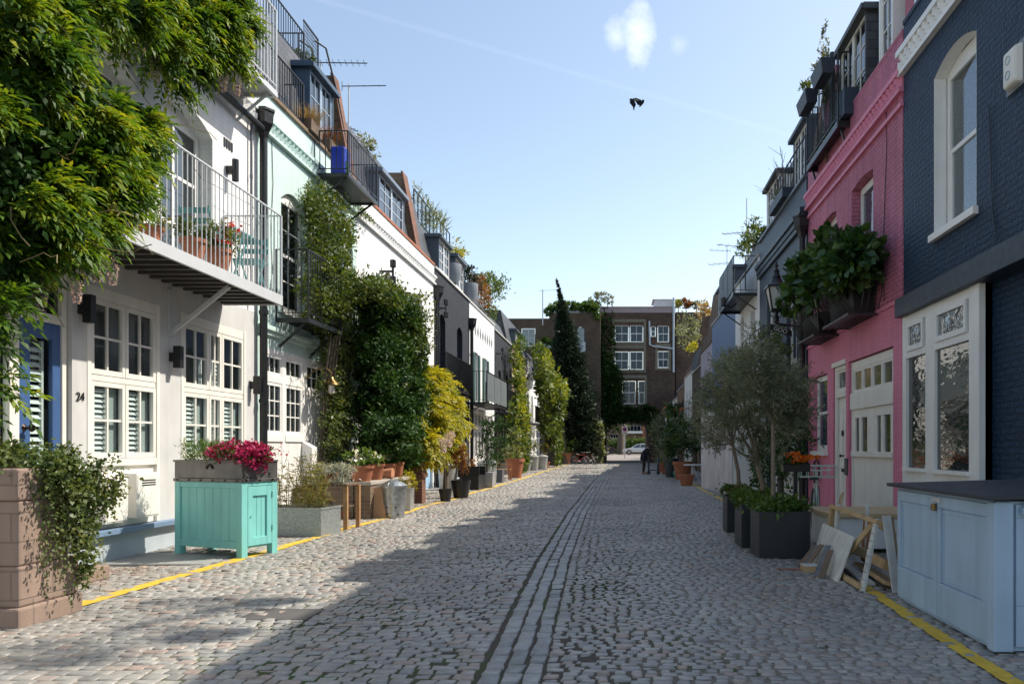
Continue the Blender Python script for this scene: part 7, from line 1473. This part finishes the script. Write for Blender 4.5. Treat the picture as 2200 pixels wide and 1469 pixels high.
m = MB(); m.tube([(ux(1342), 80.06, .1), (ux(1342), 80.06, uz(912))], .05, 8); m.build('post', GREYM, o); m = MB(); m.box(F, ux(1336), ux(1348.5), uz(933), uz(913), 0, .03); m.build('panel', M('sign_white', (.75, .75, .77), .5, var=.03), o)
def disc(nm, r, d, mt): m = MB(); n = 24; m.poly([F(ux(1342.2)+r*math.cos(6.283*k/n), uz(922)+r*math.sin(6.283*k/n), d) for k in range(n)]); m.build(nm, mt, o, fix=False)
disc('red_ring', .21, .033, M('sign_red', (.5, .03, .04), .5, var=0)); disc('blue_disc', .165, .036, M('sign_blue', (.02, .03, .35), .5, var=0)); m = MB(); m.bar(F(ux(1342.2)-.12, uz(922)+.12, .039), F(ux(1342.2)+.12, uz(922)-.12, .039), .045, .004, (0, 1, 0)); m.build('red_bar', M('sign_red_bar', (.5, .03, .04), .5, var=0), o)
m = MB(); m.box(F, ux(1338), ux(1346.5), uz(930.5), uz(929.5), .03, .033); m.build('small_lettering', BLACK, o)
def car(label, x, y, z, face, paint, name='parked_car', lamps=True):
    """side profile swept across its width, nose towards -x when face = 1"""
    o = thing(name, label, 'car', (x, y, z)); f = face
    prof = [(-2.25, .32), (-2.28, .55), (-2.15, .72), (-1.2, .90), (-.45, 1.34), (.25, 1.45), (1.0, 1.40), (1.75, 1.02), (2.2, .98), (2.3, .7), (2.25, .32)]
    hw = lambda z_: .88 if z_ < .95 else .88-(z_-.95)*.45
    m = MB(); n = len(prof)
    for sy in (-1, 1):
        for px_, pz in prof: m.v.append((x+f*px_, y+sy*hw(pz), z+pz))
    for k in range(n): m.f.append((k, (k+1) % n, n+(k+1) % n, n+k))
    m.f.append(tuple(range(n))); m.f.append(tuple(range(2*n-1, n-1, -1))); m.build('body', paint, o, bevel=.05)
    m = MB()
    for sy in (-1, 1):
        for a, b in (((-.95, .95), (-.02, .95)), ((.06, .95), (1.45, 1.0))):
            t0, t1 = (-.38, 1.3) if a[0] < 0 else (.1, 1.39), (0.0, 1.38) if a[0] < 0 else (1.0, 1.35); w_ = lambda q: hw(q[1])+.012
            m.poly([(x+f*q[0], y+sy*w_(q), z+q[1]) for q in (a, b, t1, t0)])
    m.poly([(x+f*q[0], y+sy*hw(q[1])*.9, z+q[1]+.02) for q, sy in (((-1.15, .93), -1), ((-1.15, .93), 1), ((-.5, 1.32), 1), ((-.5, 1.32), -1))]); m.build('window', DG, o, fix=False)
    for wx in (-1.42, 1.38):
        for sy in (-1, 1):
            m = MB(); m.tube([(x+f*wx, y+sy*.92, z+.32), (x+f*wx, y+sy*.70, z+.32)], .33, 20); wl = m.build('wheel', BLACK, o); m = MB(); m.tube([(x+f*wx, y+sy*.935, z+.32), (x+f*wx, y+sy*.9, z+.32)], .21, 14); m.build('hubcap', SILVER, wl)
    for sy in (-.62, .62): m = MB(); m.b3(x+f*2.2-.06, x+f*2.2+.06, y+sy-.16, y+sy+.16, z+.72, z+.86); m.build('tail_light', M('tail_red', (.4, .01, .02), .3), o); m = MB(); m.b3(x-f*2.2-.06, x-f*2.2+.06, y+sy-.18, y+sy+.18, z+.58, z+.70); m.build('headlight', FROST, o)
    m = MB(); m.b3(x+f*2.28-.03, x+f*2.28+.03, y-.8, y+.8, z+.3, z+.55); m.build('bumper', BLACK, o)
    return o
car('silver saloon car parked across the road beyond the archway', X(1337)*.9+2.3, 101, .35, 1, M('silver_paint', (.62, .63, .64), .25, metal=.3, var=.02, bump=0)); car('dark car with a red tail light beyond the archway, left of the tree trunk', X(1321)*.9-2.3, 101.3, .35, -1*-1, M('dark_paint', (.03, .02, .025), .25, var=.02, bump=0))
# ------------------------------------------------------------------------ person
def skin_body(o, name, mat, verts, edges, rad, sub=2, root=0):
    me = bpy.data.meshes.new(name); me.from_pydata([tuple(Vector(v)-ORG[o.name]) for v in verts], edges, []); ob = bpy.data.objects.new(name, me); col.objects.link(ob); ob.parent = o; ORG[ob.name] = ORG[o.name]
    me.materials.append(mat); sk = ob.modifiers.new('skin', 'SKIN'); sk.use_smooth_shade = True
    for i, r in enumerate(rad): d = me.skin_vertices[0].data[i]; d.radius = (r, r) if not hasattr(r, '__len__') else r; d.use_root = (i == root)
    if sub: sd = ob.modifiers.new('sub', 'SUBSURF'); sd.levels = sub; sd.render_levels = sub
    return ob
px_, py_ = gp(1384, 1018); bx, by = px_, py_
o = thing('person', 'person in a dark coat and trousers bending over a hand trolley near the archway', 'person', (bx, by, 0))
V = lambda a, b, c: (bx+a, by+b, c)
JACKET = M('dark_coat', (.012, .014, .02), .85, bump=.3, bs=30); TROUS = M('dark_trousers', (.022, .018, .022), .85, bump=.2); SKIN = M('skin', (.42, .23, .16), .5, var=.05, bump=.03); SHOE = M('tan_shoes', (.24, .12, .07), .6)
verts = [V(-.02, 0, .82), V(0, 0, 1.02), V(.10, 0, 1.24), V(.17, 0, 1.30), V(.24, 0, 1.34), V(.33, 0, 1.36), V(.12, -.19, 1.24), V(.22, -.24, 1.0), V(.40, -.18, .82), V(.12, .19, 1.24), V(.22, .24, 1.0), V(.40, .18, .82), V(-.03, -.10, .78), V(-.01, -.11, .45), V(-.05, -.12, .08), V(.10, -.12, .05), V(-.03, .10, .78), V(.0, .11, .45), V(-.04, .12, .08), V(.11, .12, .05)]
skin_body(o, 'body', SKIN, verts, [(0, 1), (1, 2), (2, 3), (3, 4), (4, 5), (2, 6), (6, 7), (7, 8), (2, 9), (9, 10), (10, 11), (0, 12), (12, 13), (13, 14), (14, 15), (0, 16), (16, 17), (17, 18), (18, 19)], [.14, .14, .15, .06, .10, .09, .06, .045, .03, .06, .045, .03, .085, .055, .035, .03, .085, .055, .035, .03])
skin_body(o, 'coat', JACKET, [V(-.04, 0, .62), V(-.03, 0, .82), V(0, 0, 1.02), V(.09, 0, 1.22), V(.12, -.19, 1.23), V(.21, -.245, 1.0), V(.36, -.19, .85), V(.12, .19, 1.23), V(.21, .245, 1.0), V(.36, .19, .85), V(.17, 0, 1.28)], [(0, 1), (1, 2), (2, 3), (3, 4), (4, 5), (5, 6), (3, 7), (7, 8), (8, 9), (3, 10)], [.20, .19, .175, .17, .085, .065, .05, .085, .065, .05, .08])
for s in (-1, 1): skin_body(o, 'trouser_leg', TROUS, [V(-.03, s*.10, .80), V(-.005, s*.11, .45), V(-.05, s*.12, .09)], [(0, 1), (1, 2)], [.105, .08, .065])
for s in (-1, 1):
    m = MB(); m.b3(bx-.12, bx+.18, by+s*.12-.05, by+s*.12+.05, 0, .09); m.build('shoe', SHOE, o, bevel=.03)
m = MB(); m.lathe(V(.275, 0, 1.33), [(.105, 0), (.112, .05), (.09, .12), (.04, .155), (.002, .16)], 14); m.build('hair', M('hair', (.03, .02, .015), .8), o, smooth=True)
for s in (-1, 1):                                                            # hands with five fingers on the trolley grip
    b = Vector(V(.40, s*.18, .80)); vv = [b, b+Vector((.05, 0, -.05))]; ee = [(0, 1)]; rr = [.03, .035]
    for k in range(4): r0 = b+Vector((.06, -.03+.02*k, -.07)); vv += [r0, r0+Vector((.035, 0, -.025)), r0+Vector((.03, 0, -.055))]; q = len(vv)-3; ee += [(1, q), (q, q+1), (q+1, q+2)]; rr += [.010, .009, .008]
    r0 = b+Vector((.03, -s*.04, -.05)); vv += [r0, r0+Vector((.03, -s*.01, -.03))]; q = len(vv)-2; ee += [(0, q), (q, q+1)]; rr += [.011, .009]
    skin_body(o, 'hand', SKIN, vv, ee, rr, 1)
x, y = gp(1404, 1019); o = thing('hand_trolley', 'dark two posted hand trolley in front of the bending person', 'trolley', (x, y, 0))
for s in (-.23, .23):
    m = MB(); m.bar((x+s, y, .02), (x+s, y, .80), .10, .09); m.build('post', NAVYP, o); m = MB(); m.tube([(x+s, y-.08, .09), (x+s, y+.08, .09)], .09, 12); m.build('wheel', BLACK, o)
m = MB(); m.bar((x-.23, y, .22), (x+.23, y, .22), .06, .05); m.build('cross_bar', NAVYP, o); m = MB(); m.bar((x-.3, y, .72), (x+.23, y, .72), .03); m.build('grip', BLACK, o); m = MB(); m.bar((x+.2, y-.06, .55), (x+.2, y-.06, .78), .05, .02); m.build('reflector', GREYM, o)
# ------------------------------------------------------------------------ pigeon
by = 26.0; o = thing('pigeon', 'dark pigeon flying with raised wings in the open sky', 'bird', tuple(dp(1365, 218, by))); s = by/FOC; Q = lambda px, py, dy=0: tuple(dp(px, py, by)+Vector((0, dy, 0)))
GP = M('pigeon_grey', (.016, .018, .024), .85, bump=0, spec=.1)
skin_body(o, 'body', GP, [Q(1361, 221), Q(1357.5, 216.5), Q(1355, 214), Q(1353, 214.3), Q(1362, 227), Q(1361.5, 234)], [(0, 1), (1, 2), (2, 3), (0, 4), (4, 5)], [.09, .058, .046, .03, .06, .02], 2)
m = MB(); m.tube([Q(1353, 214.3), Q(1350.8, 215.2)], [.012, .003], 6); m.build('beak', BLACK, o)
def wing(nm, pts):
    m = MB(); n = len(pts)
    for t_ in (0, .018):
        for p in pts: v = Vector(Q(p[0], p[1], p[2])); m.v.append(tuple(v+Vector((0, t_, 0))))
    m.f.append(tuple(range(n))); m.f.append(tuple(range(2*n-1, n-1, -1)))
    for k in range(n): m.f.append((k, (k+1) % n, n+(k+1) % n, n+k))
    m.build(nm, GP, o)
wing('wing', [(1360, 216, 0), (1363, 208.5, .1), (1366, 206, .15), (1373, 207, .2), (1378, 209, .22), (1379.8, 213, .25), (1377, 214.5, .2), (1374, 215, .12), (1370, 217.5, .05)])
wing('wing', [(1365, 217.5, 0), (1371, 219, -.1), (1378, 221, -.15), (1381, 219.5, -.2), (1384, 222, -.22), (1383, 228, -.25), (1379, 233, -.25), (1374, 236, -.2), (1372.5, 233.5, -.15), (1375, 230, -.1), (1370.5, 227, -.05)])
wing('tail', [(1360, 228, 0), (1364, 228, 0), (1362.6, 236.5, .03), (1361, 236.5, .03)])

# fallen petals and loose cables
def litter(px, py, rx, ry, n):
    x, y = gp(px, py); q = np.stack([x+NR.normal(size=n)*rx, y+NR.normal(size=n)*ry, np.full(n, .004)], 1); q[:, 2] += [zw(a, b) for a, b in q[:, :2]]; return q
q = np.concatenate([litter(250, 1225, .22, .14, 420), litter(935, 1083, .5, .5, 700), litter(700, 1170, .5, .6, 160), litter(150, 1330, .6, .4, 120), litter(1600, 1180, .5, .6, 120)])
tag(leafmesh('fallen_petals', q, rnd(len(q))*np.array([1, 1, .15]), rnd(len(q))*.4+np.array([0, 0, 1]), .022, .014, LEAF('dry_petals', [(.30, .17, .13), (.40, .26, .20), (.24, .16, .08)], .1)), kind='stuff')
for F, root, pts in ((FR, HP, [(12.35, 7.0), (12.30, 6.2), (12.38, 5.4), (12.46, 4.6), (12.42, 3.7)]), (FR, HN, [(8.9, 5.3), (8.86, 4.7), (8.82, 4.1), (8.7, 3.7)]), (FL, HM, [(13.55, 6.75), (13.6, 6.0), (13.52, 5.2), (13.58, 4.4)]), (FL, HW, [(18.6, 5.3), (19.4, 5.6), (21.2, 5.5), (23.0, 5.9), (25.0, 6.3)])):
    m = MB(); m.tube([F(u, v, .014) for u, v in pts], .007, 5); m.build('cable', BLACK, root)
